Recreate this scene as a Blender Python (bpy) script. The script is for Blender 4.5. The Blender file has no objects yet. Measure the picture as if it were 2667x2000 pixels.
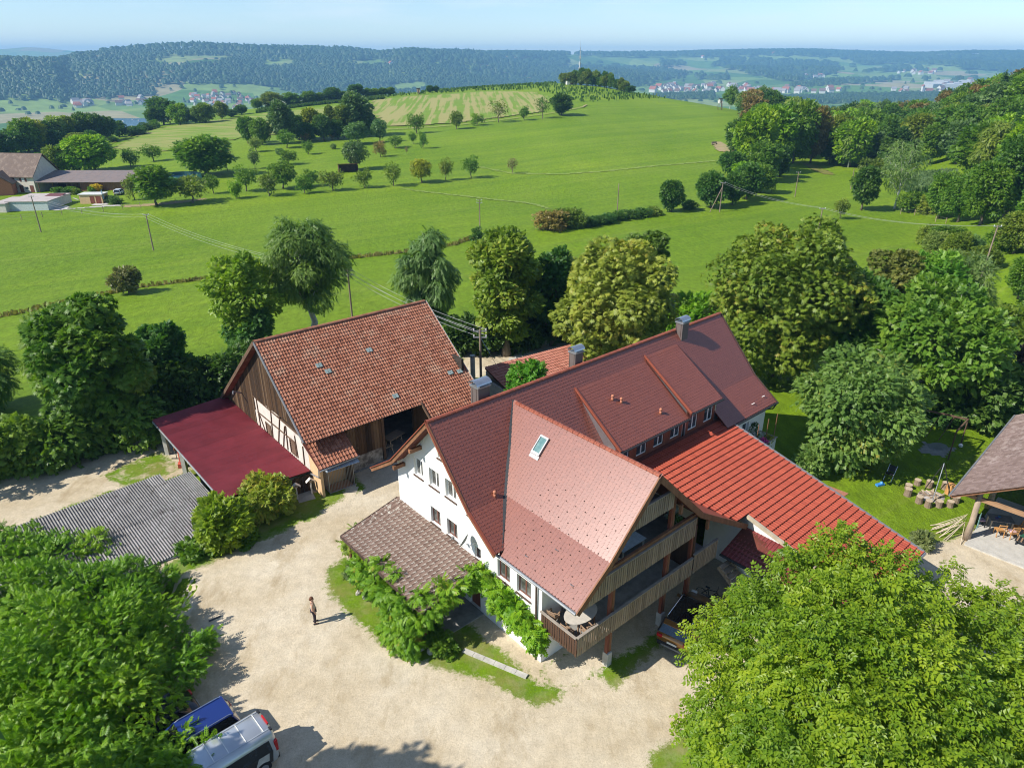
import bpy, bmesh, math, random
import numpy as np
from mathutils import Matrix, Vector

# ------------------------------------------------------------------ camera, sky, sun, exposure
SC = bpy.context.scene
FPX, PITCH, CAM_H = 1849.0, math.radians(24.7), 27.0
cam_data = bpy.data.cameras.new('camera')
cam_data.sensor_fit = 'HORIZONTAL'
cam_data.sensor_width = 36.0
cam_data.lens = 36.0 * FPX / 2667.0
cam_data.clip_start = 0.5
cam_data.clip_end = 60000.0
camera = bpy.data.objects.new('camera', cam_data)
SC.collection.objects.link(camera)
camera.location = (0.0, 0.0, CAM_H)
camera.rotation_euler = (math.radians(90.0) - PITCH, 0.0, 0.0)
SC.camera = camera

SUN_EL = math.radians(42.0)
SUN_XY = (-0.934, -0.357)
sun_vec = Vector((SUN_XY[0] * math.cos(SUN_EL), SUN_XY[1] * math.cos(SUN_EL), math.sin(SUN_EL)))
world = bpy.data.worlds.new('World')
SC.world = world
world.use_nodes = True
wt = world.node_tree
sky = wt.nodes.new('ShaderNodeTexSky')
sky.sky_type = 'NISHITA'
sky.sun_disc = False
sky.sun_elevation = SUN_EL
sky.sun_rotation = math.atan2(SUN_XY[0], SUN_XY[1])
sky.altitude = 500.0
sky.air_density = 0.9
sky.dust_density = 0.0
sky.ozone_density = 4.0
wt.nodes['Background'].inputs['Strength'].default_value = 0.10
# thin high cloud veils drawn out along the horizon
tcw = wt.nodes.new('ShaderNodeTexCoord'); mpw = wt.nodes.new('ShaderNodeMapping'); mpw.inputs['Scale'].default_value = (2.2, 2.2, 16.0); mpw.inputs['Rotation'].default_value = (0.0, 0.06, 0.5)
nzw = wt.nodes.new('ShaderNodeTexNoise'); nzw.inputs['Scale'].default_value = 2.1; nzw.inputs['Detail'].default_value = 8.0; nzw.inputs['Roughness'].default_value = 0.62
crw = wt.nodes.new('ShaderNodeValToRGB'); crw.color_ramp.elements[0].position = 0.46; crw.color_ramp.elements[0].color = (0, 0, 0, 1); crw.color_ramp.elements[1].position = 0.78; crw.color_ramp.elements[1].color = (0.5, 0.5, 0.5, 1)
mxw = wt.nodes.new('ShaderNodeMix'); mxw.data_type = 'RGBA'; mxw.inputs[7].default_value = (6.6, 7.0, 7.3, 1.0)
wt.links.new(tcw.outputs['Generated'], mpw.inputs['Vector']); wt.links.new(mpw.outputs[0], nzw.inputs['Vector']); wt.links.new(nzw.outputs['Fac'], crw.inputs[0])
wt.links.new(crw.outputs[0], mxw.inputs[0]); wt.links.new(sky.outputs[0], mxw.inputs[6]); wt.links.new(mxw.outputs[2], wt.nodes['Background'].inputs['Color'])
sun_data = bpy.data.lights.new('sun', 'SUN')
sun_data.energy = 4.3
sun_data.angle = math.radians(0.53)
sun_data.color = (1.0, 0.945, 0.85)
sun = bpy.data.objects.new('sun', sun_data)
SC.collection.objects.link(sun)
sun.rotation_euler = sun_vec.to_track_quat('Z', 'Y').to_euler()
sun.location = (-60, -25, 60)
SC.view_settings.view_transform = 'Standard'
SC.view_settings.look = 'None'
SC.view_settings.exposure = 0.70
SC.view_settings.gamma = 1.0
SC.view_settings.use_curve_mapping = False
SC.cycles.max_bounces = 8
SC.cycles.diffuse_bounces = 3
SC.cycles.glossy_bounces = 3
SC.cycles.transmission_bounces = 4
SC.cycles.transparent_max_bounces = 8
SC.cycles.volume_bounces = 0
SC.cycles.use_denoising = True
SC.cycles.pixel_filter_type = 'BLACKMAN_HARRIS'
SC.cycles.filter_width = 1.05

# ------------------------------------------------------------------ small helpers
SP, CP = math.sin(PITCH), math.cos(PITCH)
COL = SC.collection

def tag(o, label=None, cat=None, group=None, kind=None):
    if label: o['label'] = label
    if cat: o['category'] = cat
    if group: o['group'] = group
    if kind: o['kind'] = kind
    return o

def empty(name, loc, rz=0.0, label=None, cat=None, group=None, parent=None):
    o = bpy.data.objects.new(name, None)
    COL.objects.link(o)
    o.empty_display_size = 0.3
    o.location = loc
    o.rotation_euler = (0, 0, rz)
    o.parent = parent
    return tag(o, label, cat, group)

def mesh_obj(name, me, parent=None, loc=None, rot=None, mat=None):
    o = bpy.data.objects.new(name, me)
    COL.objects.link(o)
    if parent: o.parent = parent
    if loc is not None: o.location = loc
    if rot is not None: o.rotation_euler = rot
    if mat and not me.materials: me.materials.append(mat)
    return o

def np_mesh(name, V, Fq=None, Ft=None, mat=None, tint=None, smooth=False):
    """mesh from numpy arrays: V (n,3), quads Fq (m,4), tris Ft (k,3)"""
    me = bpy.data.meshes.new(name)
    V = np.ascontiguousarray(V, dtype=np.float32)
    me.vertices.add(len(V)); me.vertices.foreach_set('co', V.ravel())
    loops, starts, n = [], [], 0
    if Fq is not None and len(Fq):
        Fq = np.asarray(Fq, dtype=np.int32); loops.append(Fq.ravel())
        starts.append(np.arange(len(Fq), dtype=np.int32) * 4); n = len(Fq) * 4
    if Ft is not None and len(Ft):
        Ft = np.asarray(Ft, dtype=np.int32); loops.append(Ft.ravel())
        starts.append(n + np.arange(len(Ft), dtype=np.int32) * 3)
    L = np.concatenate(loops); S = np.concatenate(starts)
    me.loops.add(len(L)); me.loops.foreach_set('vertex_index', L)
    me.polygons.add(len(S)); me.polygons.foreach_set('loop_start', S)
    me.update(calc_edges=True)
    me.polygons.foreach_set('use_smooth', np.full(len(S), bool(smooth)))
    if tint is not None:
        a = me.attributes.new('tint', 'FLOAT', 'FACE'); a.data.foreach_set('value', np.ascontiguousarray(tint, dtype=np.float32))
    if mat: me.materials.append(mat)
    return me

class MB:
    """collects simple solids, links them as one mesh object"""
    def __init__(s): s.v, s.f = [], []
    def add(s, vs, fs):
        n = len(s.v); s.v += [tuple(p) for p in vs]; s.f += [tuple(i + n for i in f) for f in fs]; return s
    def box(s, x0, x1, y0, y1, z0, z1):
        return s.add([(x0,y0,z0),(x1,y0,z0),(x1,y1,z0),(x0,y1,z0),(x0,y0,z1),(x1,y0,z1),(x1,y1,z1),(x0,y1,z1)],
                     [(3,2,1,0),(4,5,6,7),(0,1,5,4),(1,2,6,5),(2,3,7,6),(3,0,4,7)])
    def beam(s, p, q, w, h, up=(0,0,1)):
        p, q = Vector(p), Vector(q); d = (q - p).normalized(); u = Vector(up)
        x = d.cross(u)
        if x.length < 1e-4: x = Vector((1,0,0))
        x.normalize(); y = x.cross(d).normalized()
        vs = [e + x * (sx * w / 2) + y * (sy * h / 2) for e in (p, q) for sx, sy in ((-1,-1),(1,-1),(1,1),(-1,1))]
        return s.add(vs, [(3,2,1,0),(4,5,6,7),(0,1,5,4),(1,2,6,5),(2,3,7,6),(3,0,4,7)])
    def tube(s, pts, rad, n=8, cap=True):
        pts = [Vector(p) for p in pts]
        if not isinstance(rad, (list, tuple)): rad = [rad] * len(pts)
        base = len(s.v); x = None
        for i, p in enumerate(pts):
            d = (pts[min(i+1, len(pts)-1)] - pts[max(i-1, 0)]).normalized()
            if x is None:
                x = d.cross(Vector((0.3,0.2,0.93)))
                if x.length < 1e-3: x = d.cross(Vector((1,0,0)))
            x = (x - d * x.dot(d)).normalized(); y = d.cross(x)
            for k in range(n):
                a = 2 * math.pi * k / n
                s.v.append(tuple(p + (x * math.cos(a) + y * math.sin(a)) * rad[i]))
        for i in range(len(pts) - 1):
            for k in range(n):
                a, b = base + i*n + k, base + i*n + (k+1) % n
                s.f.append((a, b, b + n, a + n))
        if cap:
            s.f.append(tuple(base + k for k in reversed(range(n))))
            s.f.append(tuple(base + (len(pts)-1)*n + k for k in range(n)))
        return s
    def prism(s, poly, d):
        """poly: 3D loop, extruded by vector d"""
        n = len(poly); d = Vector(d); A = [Vector(p) for p in poly]; B = [p + d for p in A]
        return s.add(A + B, [tuple(reversed(range(n))), tuple(range(n, 2*n))] + [(i, (i+1) % n, n + (i+1) % n, n + i) for i in range(n)])
    def face(s, pts): return s.add(pts, [tuple(range(len(pts)))])
    def ball(s, c, r, n=8, m=5, sq=(1,1,1)):
        vs = [(c[0], c[1], c[2] - r*sq[2])]; fs = []
        for i in range(1, m):
            t = math.pi * i / m - math.pi/2
            for k in range(n):
                a = 2*math.pi*k/n
                vs.append((c[0] + r*sq[0]*math.cos(t)*math.cos(a), c[1] + r*sq[1]*math.cos(t)*math.sin(a), c[2] + r*sq[2]*math.sin(t)))
        vs.append((c[0], c[1], c[2] + r*sq[2])); top = len(vs) - 1
        for k in range(n):
            fs.append((0, 1 + (k+1) % n, 1 + k)); fs.append((top, 1 + (m-2)*n + k, 1 + (m-2)*n + (k+1) % n))
            for i in range(m - 2):
                a, b = 1 + i*n + k, 1 + i*n + (k+1) % n
                fs.append((a, b, b + n, a + n))
        return s.add(vs, fs)
    def mesh(s, name, mat=None, smooth=False, bevel=0.0):
        me = bpy.data.meshes.new(name); me.from_pydata(s.v, [], s.f)
        bm = bmesh.new(); bm.from_mesh(me)
        bmesh.ops.recalc_face_normals(bm, faces=bm.faces)
        if bevel > 0: bmesh.ops.bevel(bm, geom=bm.edges[:], offset=bevel, segments=1, affect='EDGES', clamp_overlap=True)
        bm.to_mesh(me); bm.free()
        if smooth: me.polygons.foreach_set('use_smooth', [True] * len(me.polygons))
        if mat: me.materials.append(mat)
        return me
    def obj(s, name, mat, parent=None, loc=None, rot=None, smooth=False, bevel=0.0):
        return mesh_obj(name, s.mesh(name, mat, smooth, bevel), parent, loc, rot)

def instance(src, parent=None, loc=None, rot=None, scale=None, name=None):
    c = src.copy(); COL.objects.link(c)
    if name: c.name = name
    c.parent = parent
    if loc is not None: c.location = loc
    if rot is not None: c.rotation_euler = rot
    if scale is not None: c.scale = scale
    return c

def copy_tree(src, loc=None, rz=None, scale=None, label=None, group=None, parent=None):
    c = src.copy(); COL.objects.link(c); c.parent = parent
    if loc is not None: c.location = loc
    if rz is not None: c.rotation_euler = (0, 0, rz)
    if scale is not None: c.scale = scale
    if label: c['label'] = label
    if group: c['group'] = group
    for ch in src.children:
        d = ch.copy(); COL.objects.link(d); d.parent = c
        for g in ch.children:
            e = g.copy(); COL.objects.link(e); e.parent = d
    return c

def unit(v): return v / np.maximum(1e-9, np.linalg.norm(v, axis=-1, keepdims=True))

# ------------------------------------------------------------------ materials
def nt(m): return m.node_tree.nodes, m.node_tree.links
def newmat(name):
    m = bpy.data.materials.new(name); m.use_nodes = True
    return m, m.node_tree.nodes, m.node_tree.links, m.node_tree.nodes['Principled BSDF']

def N(nodes, typ, **kw):
    n = nodes.new(typ)
    for k, v in kw.items():
        if k in n.inputs: n.inputs[k].default_value = v
        else: setattr(n, k, v)
    return n

def noise(nodes, links, scale, detail=4.0, rough=0.6, coord='Object', stretch=None):
    tc = nodes.new('ShaderNodeTexCoord'); src = tc.outputs[coord]
    if coord == 'World':
        pass
    if stretch:
        mp = nodes.new('ShaderNodeMapping'); mp.inputs['Scale'].default_value = stretch
        links.new(src, mp.inputs['Vector']); src = mp.outputs[0]
    n = N(nodes, 'ShaderNodeTexNoise', Scale=scale, Detail=detail, Roughness=rough)
    links.new(src, n.inputs['Vector'])
    return n.outputs['Fac']

def ramp(nodes, links, fac, stops):
    r = nodes.new('ShaderNodeValToRGB'); e = r.color_ramp.elements
    while len(e) < len(stops): e.new(0.5)
    for i, (p, c) in enumerate(stops):
        e[i].position = p; e[i].color = (c[0], c[1], c[2], 1.0) if not isinstance(c, (int, float)) else (c, c, c, 1.0)
    links.new(fac, r.inputs[0]); return r.outputs[0]

def mixc(nodes, links, fac, a, b, blend='MIX'):
    m = nodes.new('ShaderNodeMix'); m.data_type = 'RGBA'; m.blend_type = blend
    for sock, v in ((m.inputs[0], fac), (m.inputs[6], a), (m.inputs[7], b)):
        if hasattr(v, 'links'): links.new(v, sock)
        elif isinstance(v, (int, float)): sock.default_value = v
        else: sock.default_value = (v[0], v[1], v[2], 1.0)
    return m.outputs[2]

def mathn(nodes, links, op, a, b=0.0, clamp=False):
    m = nodes.new('ShaderNodeMath'); m.operation = op; m.use_clamp = clamp
    for sock, v in ((m.inputs[0], a), (m.inputs[1], b)):
        if hasattr(v, 'links'): links.new(v, sock)
        else: sock.default_value = v
    return m.outputs[0]

def bump(nodes, links, bsdf, height, strength=0.3, dist=0.05):
    b = N(nodes, 'ShaderNodeBump', Strength=strength, Distance=dist)
    links.new(height, b.inputs['Height']); links.new(b.outputs[0], bsdf.inputs['Normal'])

def simple(name, c, rough=0.6, spec=0.4, metal=0.0, var=0.18, scale=3.0, bmp=0.0, bscale=20.0, stretch=None, dirt=None, each=0.0):
    """base colour with noise variation, optional stains and fine relief"""
    m, n, l, b = newmat(name)
    b.inputs['Roughness'].default_value = rough
    b.inputs['Specular IOR Level'].default_value = spec
    b.inputs['Metallic'].default_value = metal
    f = noise(n, l, scale, 5.0, 0.65, stretch=stretch)
    lo = [max(0, x * (1 - var)) for x in c]; hi = [min(1, x * (1 + var)) for x in c]
    col = ramp(n, l, f, [(0.3, lo), (0.7, hi)])
    if dirt:
        f2 = noise(n, l, dirt[1], 6.0, 0.7)
        msk = ramp(n, l, f2, [(dirt[2], 0.0), (min(1.0, dirt[2] + 0.14), dirt[3])])
        col = mixc(n, l, msk, col, dirt[0])
    if each:
        oi = n.new('ShaderNodeObjectInfo'); col = mixc(n, l, 1.0, col, ramp(n, l, oi.outputs['Random'], [(0.0, 1 - each), (1.0, 1 + each)]), 'MULTIPLY')
    l.new(col, b.inputs['Base Color'])
    if bmp > 0: bump(n, l, b, noise(n, l, bscale, 4.0, 0.7, stretch=stretch), bmp, 0.03)
    return m

def tile_mat(name, cols, rough, spec, moss=None, bmp=0.15, wear=None):
    """fired clay tile: per-tile colour from the 'tint' attribute, plus mottling and moss spots"""
    m, n, l, b = newmat(name)
    at = n.new('ShaderNodeAttribute'); at.attribute_name = 'tint'
    oi = n.new('ShaderNodeObjectInfo')
    k = len(cols)
    col = ramp(n, l, at.outputs['Fac'], [(i / max(1, k - 1), c) for i, c in enumerate(cols)])
    f = noise(n, l, 14.0, 5.0, 0.7)
    col = mixc(n, l, 1.0, col, ramp(n, l, f, [(0.25, 0.72), (0.75, 1.22)]), 'MULTIPLY')
    if wear:
        f3 = noise(n, l, wear[1], 6.0, 0.75)
        col = mixc(n, l, ramp(n, l, f3, [(wear[2], 0.0), (wear[2] + 0.1, wear[3])]), col, wear[0])
    if moss:
        f2 = noise(n, l, moss[1], 5.0, 0.75)
        col = mixc(n, l, ramp(n, l, f2, [(moss[2], 0.0), (moss[2] + 0.06, 0.9)]), col, moss[0])
    l.new(col, b.inputs['Base Color'])
    b.inputs['Roughness'].default_value = rough
    b.inputs['Specular IOR Level'].default_value = spec
    if bmp: bump(n, l, b, noise(n, l, 40.0, 3.0, 0.6), bmp, 0.01)
    return m

def leaf_mat(name, autumn=None, gloss=0.3, transl=0.36):
    m, n, l, b = newmat(name)
    at = n.new('ShaderNodeAttribute'); at.attribute_name = 'tint'
    oi = n.new('ShaderNodeObjectInfo')
    hs = n.new('ShaderNodeHueSaturation')
    l.new(oi.outputs['Color'], hs.inputs['Color'])
    mr = N(n, 'ShaderNodeMapRange'); l.new(at.outputs['Fac'], mr.inputs[0])
    mr.inputs[3].default_value = 0.525; mr.inputs[4].default_value = 0.472
    l.new(mr.outputs[0], hs.inputs['Hue'])
    mv = N(n, 'ShaderNodeMapRange'); l.new(at.outputs['Fac'], mv.inputs[0])
    mv.inputs[3].default_value = 0.80; mv.inputs[4].default_value = 1.75
    l.new(mv.outputs[0], hs.inputs['Value'])
    col = hs.outputs[0]
    if autumn:
        col = mixc(n, l, ramp(n, l, at.outputs['Fac'], [(autumn[1], 0.0), (autumn[1] + 0.12, 0.85)]), col, autumn[0])
    l.new(col, b.inputs['Base Color'])
    b.inputs['Roughness'].default_value = 0.45
    b.inputs['Specular IOR Level'].default_value = gloss
    tr = n.new('ShaderNodeBsdfTranslucent')
    c2 = mixc(n, l, 1.0, col, (1.35, 1.5, 0.5), 'MULTIPLY'); l.new(c2, tr.inputs['Color'])
    mx = n.new('ShaderNodeMixShader'); mx.inputs[0].default_value = transl
    l.new(b.outputs[0], mx.inputs[1]); l.new(tr.outputs[0], mx.inputs[2])
    l.new(mx.outputs[0], n['Material Output'].inputs['Surface'])
    return m

# ------------------------------------------------------------------ the lie of the land
def ray(px, py):
    u = (px - 1333.5) / FPX; v = (py - 1000.0) / FPX
    return np.array([u, CP - v * SP, -(SP + v * CP)])
def proj(x, y, z):
    z = z - CAM_H; d = y * CP - z * SP; up = y * SP + z * CP
    return 1333.5 + FPX * x / d, 1000.0 - FPX * up / d

def _az(px, py):
    r = ray(px, py); return math.atan2(r[0], r[1]), -r[2] / math.hypot(r[0], r[1])
# crest of the home hill: bearing, distance and height of its top line
_crest = [(-700,470,330),(0,412,360),(271,362,420),(393,334,460),(669,288,520),(1000,250,560),(1262,229,580),(1451,218,580),(1560,226,560),
          (1750,262,500),(1938,300,430),(2040,335,430),(2150,352,440),(2300,350,450),(2420,335,440),(2540,308,400),(2667,280,350),(2900,240,330),(3600,200,300)]
C_AZ = np.array([_az(p, q)[0] for p, q, d in _crest]); C_D = np.array([d for p, q, d in _crest], float)
C_Z = np.array([CAM_H - _az(p, q)[1] * d for p, q, d in _crest])
# wooded ridge across the valley
_ridge = [(-600,150,3700),(0,158,3600),(136,161,3700),(180,156,4300),(203,147,4300),(362,133,4500),(497,124,4600),(678,131,4700),(904,134,4900),(990,144,5200),
          (1216,143,5600),(1352,142,6300),(1533,143,7200),(1759,142,7800),(1827,139,8200),(1961,136,8400),(2092,135,8600),(2390,145,8600),(2526,140,8600),(2667,140,8600),(3400,140,8600)]
R_AZ = np.array([_az(p, q)[0] for p, q, d in _ridge]); R_D = np.array([d for p, q, d in _ridge], float)
R_Z = np.array([CAM_H - _az(p, q)[1] * d for p, q, d in _ridge])
F_D = np.interp(R_AZ, [_az(x, 260)[0] for x in (-600, 0, 500, 900, 1300, 1700, 2667)], [2600, 2700, 3000, 3300, 3500, 3500, 3600])
FLOOR = -122.0

def smooth(a, b, x):
    t = np.clip((x - a) / (b - a), 0, 1); return t * t * (3 - 2 * t)

_rs = np.random.RandomState(5)
_nw = [(_rs.uniform(0, 2 * np.pi), _rs.uniform(0, 2 * np.pi), _rs.uniform(0.6, 1.6)) for _ in range(14)]
def wob(x, y, L):
    s = 0
    for i, (a, p, f) in enumerate(_nw): s = s + np.sin((x * np.cos(a) + y * np.sin(a)) * f * 2 * np.pi / L + p)
    return s / 5.0

def terrain(x, y):
    """height of the ground at x, y (arrays)"""
    x = np.asarray(x, float); y = np.asarray(y, float)
    D = np.hypot(x, y); az = np.arctan2(x, np.maximum(y, 1e-6))
    az = np.where(y <= 0, np.sign(x) * 1.57, az)
    dc = np.interp(az, C_AZ, C_D); zc = np.interp(az, C_AZ, C_Z)
    # home ground: yard level, a shallow dip, then the hill
    z = -2.2 * smooth(66, 88, D) - 2.5 * smooth(86, 128, D) - 1.6 * smooth(125, 190, D)
    t = np.clip((D - 170) / (dc - 170), 0, 1)
    hill = t * t * (3 - 2 * t) * 0.35 + 0.65 * t ** 1.35
    z = z + (zc + 6.3) * hill
    z = z + wob(x, y, 90.0) * 0.28 * smooth(90, 170, D)
    # rise on the far right
    z = z + 6.5 * smooth(0.50, 0.68, az) * smooth(72, 125, D) * (1 - t)
    # hollow beside the barn lean-to and the grey shed
    s = 0.695 * x - 0.719 * y
    z = z - 1.5 * smooth(-39.5, -42.5, s) * smooth(-12.5, -15.5, x) * (1 - smooth(60, 80, D))
    # bank under the ash tree at the left of the yard
    z = z - 3.6 * smooth(-17.6, -21.5, x) * smooth(33.0, 29.5, y) * smooth(2, 8, D)
    # drop to the river valley behind the crest
    over = np.clip(D - dc, 0, None)
    zv = zc - 0.00028 * over ** 2 - 0.02 * over
    z = np.where(D > dc, zv, z)
    # valley and far hills
    rd = np.interp(az, R_AZ, R_D); rz = np.interp(az, R_AZ, R_Z); fd = np.interp(az, R_AZ, F_D)
    u = np.clip((D - fd) / (rd - fd), 0, 1)
    flat = smooth(0.30, 0.42, az * 0 + np.clip((az + 0.72) / 1.44, 0, 1) * 0.75)
    prof = (1 - flat) * smooth(0, 1, u) ** 0.8 + flat * (0.42 * u + 0.58 * smooth(0.45, 1.0, u))
    far = FLOOR + (rz - FLOOR) * prof + (wob(x, y, 1500.0) * 22.0 + wob(y, x, 750.0) * 13.0) * smooth(0.02, 0.3, u) * (1 - smooth(0.75, 1.0, u))
    far = far - np.clip(D - rd, 0, None) * 0.03
    far = np.maximum(far, FLOOR)
    z = np.where(D > dc, np.where(D > 1300, np.maximum(far, np.where(D < 2300, -999, FLOOR)), np.maximum(z, far)), z)
    return z

def at(px, py, dmax=12000.0):
    """where the line of sight through this point of the photograph meets the ground"""
    r = ray(px, py); h = math.hypot(r[0], r[1])
    D = np.concatenate([np.arange(8, 600, 0.5), np.geomspace(600, dmax, 1500)])
    X, Y, Z = r[0] / h * D, r[1] / h * D, CAM_H + r[2] / h * D
    below = np.nonzero(Z <= terrain(X, Y))[0]
    i = below[0] if len(below) else len(D) - 1
    if i > 0 and len(below):
        a, b = D[i - 1], D[i]
        for _ in range(18):
            m = (a + b) / 2; zz = float(terrain(np.array([r[0] / h * m]), np.array([r[1] / h * m]))[0])
            if CAM_H + r[2] / h * m <= zz: b = m
            else: a = m
        d = b
    else: d = D[i]
    x, y = r[0] / h * d, r[1] / h * d
    return np.array([x, y, float(terrain(np.array([x]), np.array([y]))[0])])

def px_size(p):
    """metres covered by one photograph pixel at point p"""
    return (p[1] * CP - (p[2] - CAM_H) * SP) / FPX

def gz(x, y): return float(terrain(np.array([x]), np.array([y]))[0])

# ---- ground colours
def grass_nodes(n, l, fine=1.0):
    """meadow colour from world-space noises: fresh, mown and dry patches"""
    geo = n.new('ShaderNodeNewGeometry')
    def ns(sc, det, stretch=None, rough=0.6):
        src = geo.outputs['Position']
        if stretch:
            mp = n.new('ShaderNodeMapping'); mp.inputs['Scale'].default_value = stretch[:3]; mp.inputs['Rotation'].default_value = (0, 0, stretch[3]); mp.vector_type = 'TEXTURE' if len(stretch) > 4 else 'POINT'
            l.new(src, mp.inputs['Vector']); src = mp.outputs[0]
        t = N(n, 'ShaderNodeTexNoise', Scale=sc, Detail=det, Roughness=rough); l.new(src, t.inputs['Vector']); return t.outputs['Fac']
    big = ns(0.012, 4.0); mid = ns(0.09, 5.0, (1.0, 0.35, 1.0, 0.6)); small = ns(1.3, 6.0, (1.0, 0.6, 1.0, 0.9), 0.7); tiny = ns(7.0, 4.0, None, 0.75)
    c = ramp(n, l, big, [(0.30, (0.112, 0.205, 0.003)), (0.55, (0.146, 0.246, 0.005)), (0.75, (0.198, 0.284, 0.010))])
    c = mixc(n, l, ramp(n, l, mid, [(0.35, 0.0), (0.75, 0.55)]), c, (0.185, 0.270, 0.020))
    mow = ns(0.22, 3.0, (90.0, 1.0, 1.0, 0.62, 1)); mow2 = ns(0.45, 2.0, (120.0, 1.0, 1.0, 0.62, 1))
    c = mixc(n, l, 1.0, c, ramp(n, l, mow, [(0.34, (0.86, 0.90, 0.9)), (0.66, (1.14, 1.08, 1.05))]), 'MULTIPLY')
    c = mixc(n, l, ramp(n, l, mow2, [(0.63, 0.0), (0.72, 0.35)]), c, (0.215, 0.270, 0.045))
    c = mixc(n, l, 1.0, c, ramp(n, l, small, [(0.28, 0.66), (0.72, 1.28)]), 'MULTIPLY')
    c = mixc(n, l, 1.0, c, ramp(n, l, tiny, [(0.28, 0.70), (0.72, 1.25)]), 'MULTIPLY')
    return c, small, tiny, ns

def grass_mat(name, extra=None):
    m, n, l, b = newmat(name)
    c, small, tiny, ns = grass_nodes(n, l)
    if extra: c = extra(n, l, c, ns)
    l.new(c, b.inputs['Base Color'])
    b.inputs['Roughness'].default_value = 0.75; b.inputs['Specular IOR Level'].default_value = 0.18
    h = mathn(n, l, 'ADD', mathn(n, l, 'MULTIPLY', small, 1.0), mathn(n, l, 'MULTIPLY', tiny, 0.5))
    bump(n, l, b, h, 0.8, 0.30)
    return m
M_MEADOW = grass_mat('meadow_grass')

def polar_sheet(name, az0, az1, na, dists, mat):
    A = np.linspace(az0, az1, na); D = np.asarray(dists, float)
    AA, DD = np.meshgrid(A, D, indexing='ij')
    if callable(getattr(mat, 'x', None)): pass
    X, Y = np.sin(AA) * DD, np.cos(AA) * DD
    return X, Y
def grid_faces(n, m):
    i = np.arange(n * m).reshape(n, m)
    return np.stack([i[:-1, :-1], i[1:, :-1], i[1:, 1:], i[:-1, 1:]], -1).reshape(-1, 4)

# near ground to a little past the hill's crest
na, nd = 320, 230
A = np.linspace(-1.25, 1.25, na)
dc = np.interp(A, C_AZ, C_D) + 130.0
tt = np.concatenate([np.linspace(0.0, 0.18, 70, endpoint=False), np.linspace(0.18, 1.0, nd - 70)])
DD = 2.0 + (dc[:, None] - 2.0) * (tt[None, :] ** 1.15)
X, Y = np.sin(A)[:, None] * DD, np.cos(A)[:, None] * DD
Z = terrain(X, Y)
V = np.stack([X, Y, Z], -1).reshape(-1, 3)
meadow = mesh_obj('meadow', np_mesh('meadow', V, grid_faces(na, nd)[:, ::-1], mat=M_MEADOW, smooth=True))
meadow['kind'] = 'structure'
# ground behind and below the camera
MBk = MB(); MBk.add([(-900, -900, -0.6), (900, -900, -0.6), (900, 1.5, -0.6), (-900, 1.5, -0.6)], [(0, 1, 2, 3)])
fld = MBk.obj('field', M_MEADOW); fld['kind'] = 'structure'

# valley floor and far hills: fields of many colours
def valley_cols(n, l):
    geo = n.new('ShaderNodeNewGeometry')
    mp = n.new('ShaderNodeMapping'); mp.inputs['Scale'].default_value = (0.0034, 0.0019, 0.0); mp.inputs['Rotation'].default_value = (0, 0, 0.25)
    l.new(geo.outputs['Position'], mp.inputs['Vector'])
    v = n.new('ShaderNodeTexVoronoi'); v.feature = 'F1'; v.inputs['Scale'].default_value = 1.0; l.new(mp.outputs[0], v.inputs['Vector'])
    sep = n.new('ShaderNodeSeparateColor'); l.new(v.outputs['Color'], sep.inputs[0])
    r = n.new('ShaderNodeValToRGB'); r.color_ramp.interpolation = 'CONSTANT'; e = r.color_ramp.elements
    cs = [(0.10, 0.20, 0.03), (0.16, 0.26, 0.05), (0.07, 0.15, 0.025), (0.30, 0.27, 0.14), (0.20, 0.29, 0.07), (0.13, 0.22, 0.05), (0.21, 0.27, 0.09), (0.18, 0.27, 0.06)]
    while len(e) < len(cs): e.new(0.5)
    for i, c in enumerate(cs): e[i].position = i / len(cs); e[i].color = (*c, 1)
    l.new(sep.outputs[0], r.inputs[0])
    t = N(n, 'ShaderNodeTexNoise', Scale=0.02, Detail=5.0); l.new(geo.outputs['Position'], t.inputs['Vector'])
    return mixc(n, l, 1.0, r.outputs[0], ramp(n, l, t.outputs['Fac'], [(0.3, 0.8), (0.7, 1.15)]), 'MULTIPLY')
m_val, n_, l_, b_ = newmat('valley_fields')
l_.new(valley_cols(n_, l_), b_.inputs['Base Color']); b_.inputs['Roughness'].default_value = 0.9; b_.inputs['Specular IOR Level'].default_value = 0.1
na2 = 380
A = np.linspace(-1.0, 1.0, na2)
d0 = np.interp(A, C_AZ, C_D) + 70.0
nd2 = 180
tt = np.linspace(0, 1, nd2)
DD = d0[:, None] * (10500.0 / d0[:, None]) ** tt[None, :]
X, Y = np.sin(A)[:, None] * DD, np.cos(A)[:, None] * DD
Z = terrain(X, Y) - 0.4 * smooth(200, 0, DD - d0[:, None])
valley = mesh_obj('valley_terrain', np_mesh('valley_terrain', np.stack([X, Y, Z], -1).reshape(-1, 3), grid_faces(na2, nd2)[:, ::-1], mat=m_val, smooth=True))
valley['kind'] = 'structure'

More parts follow.
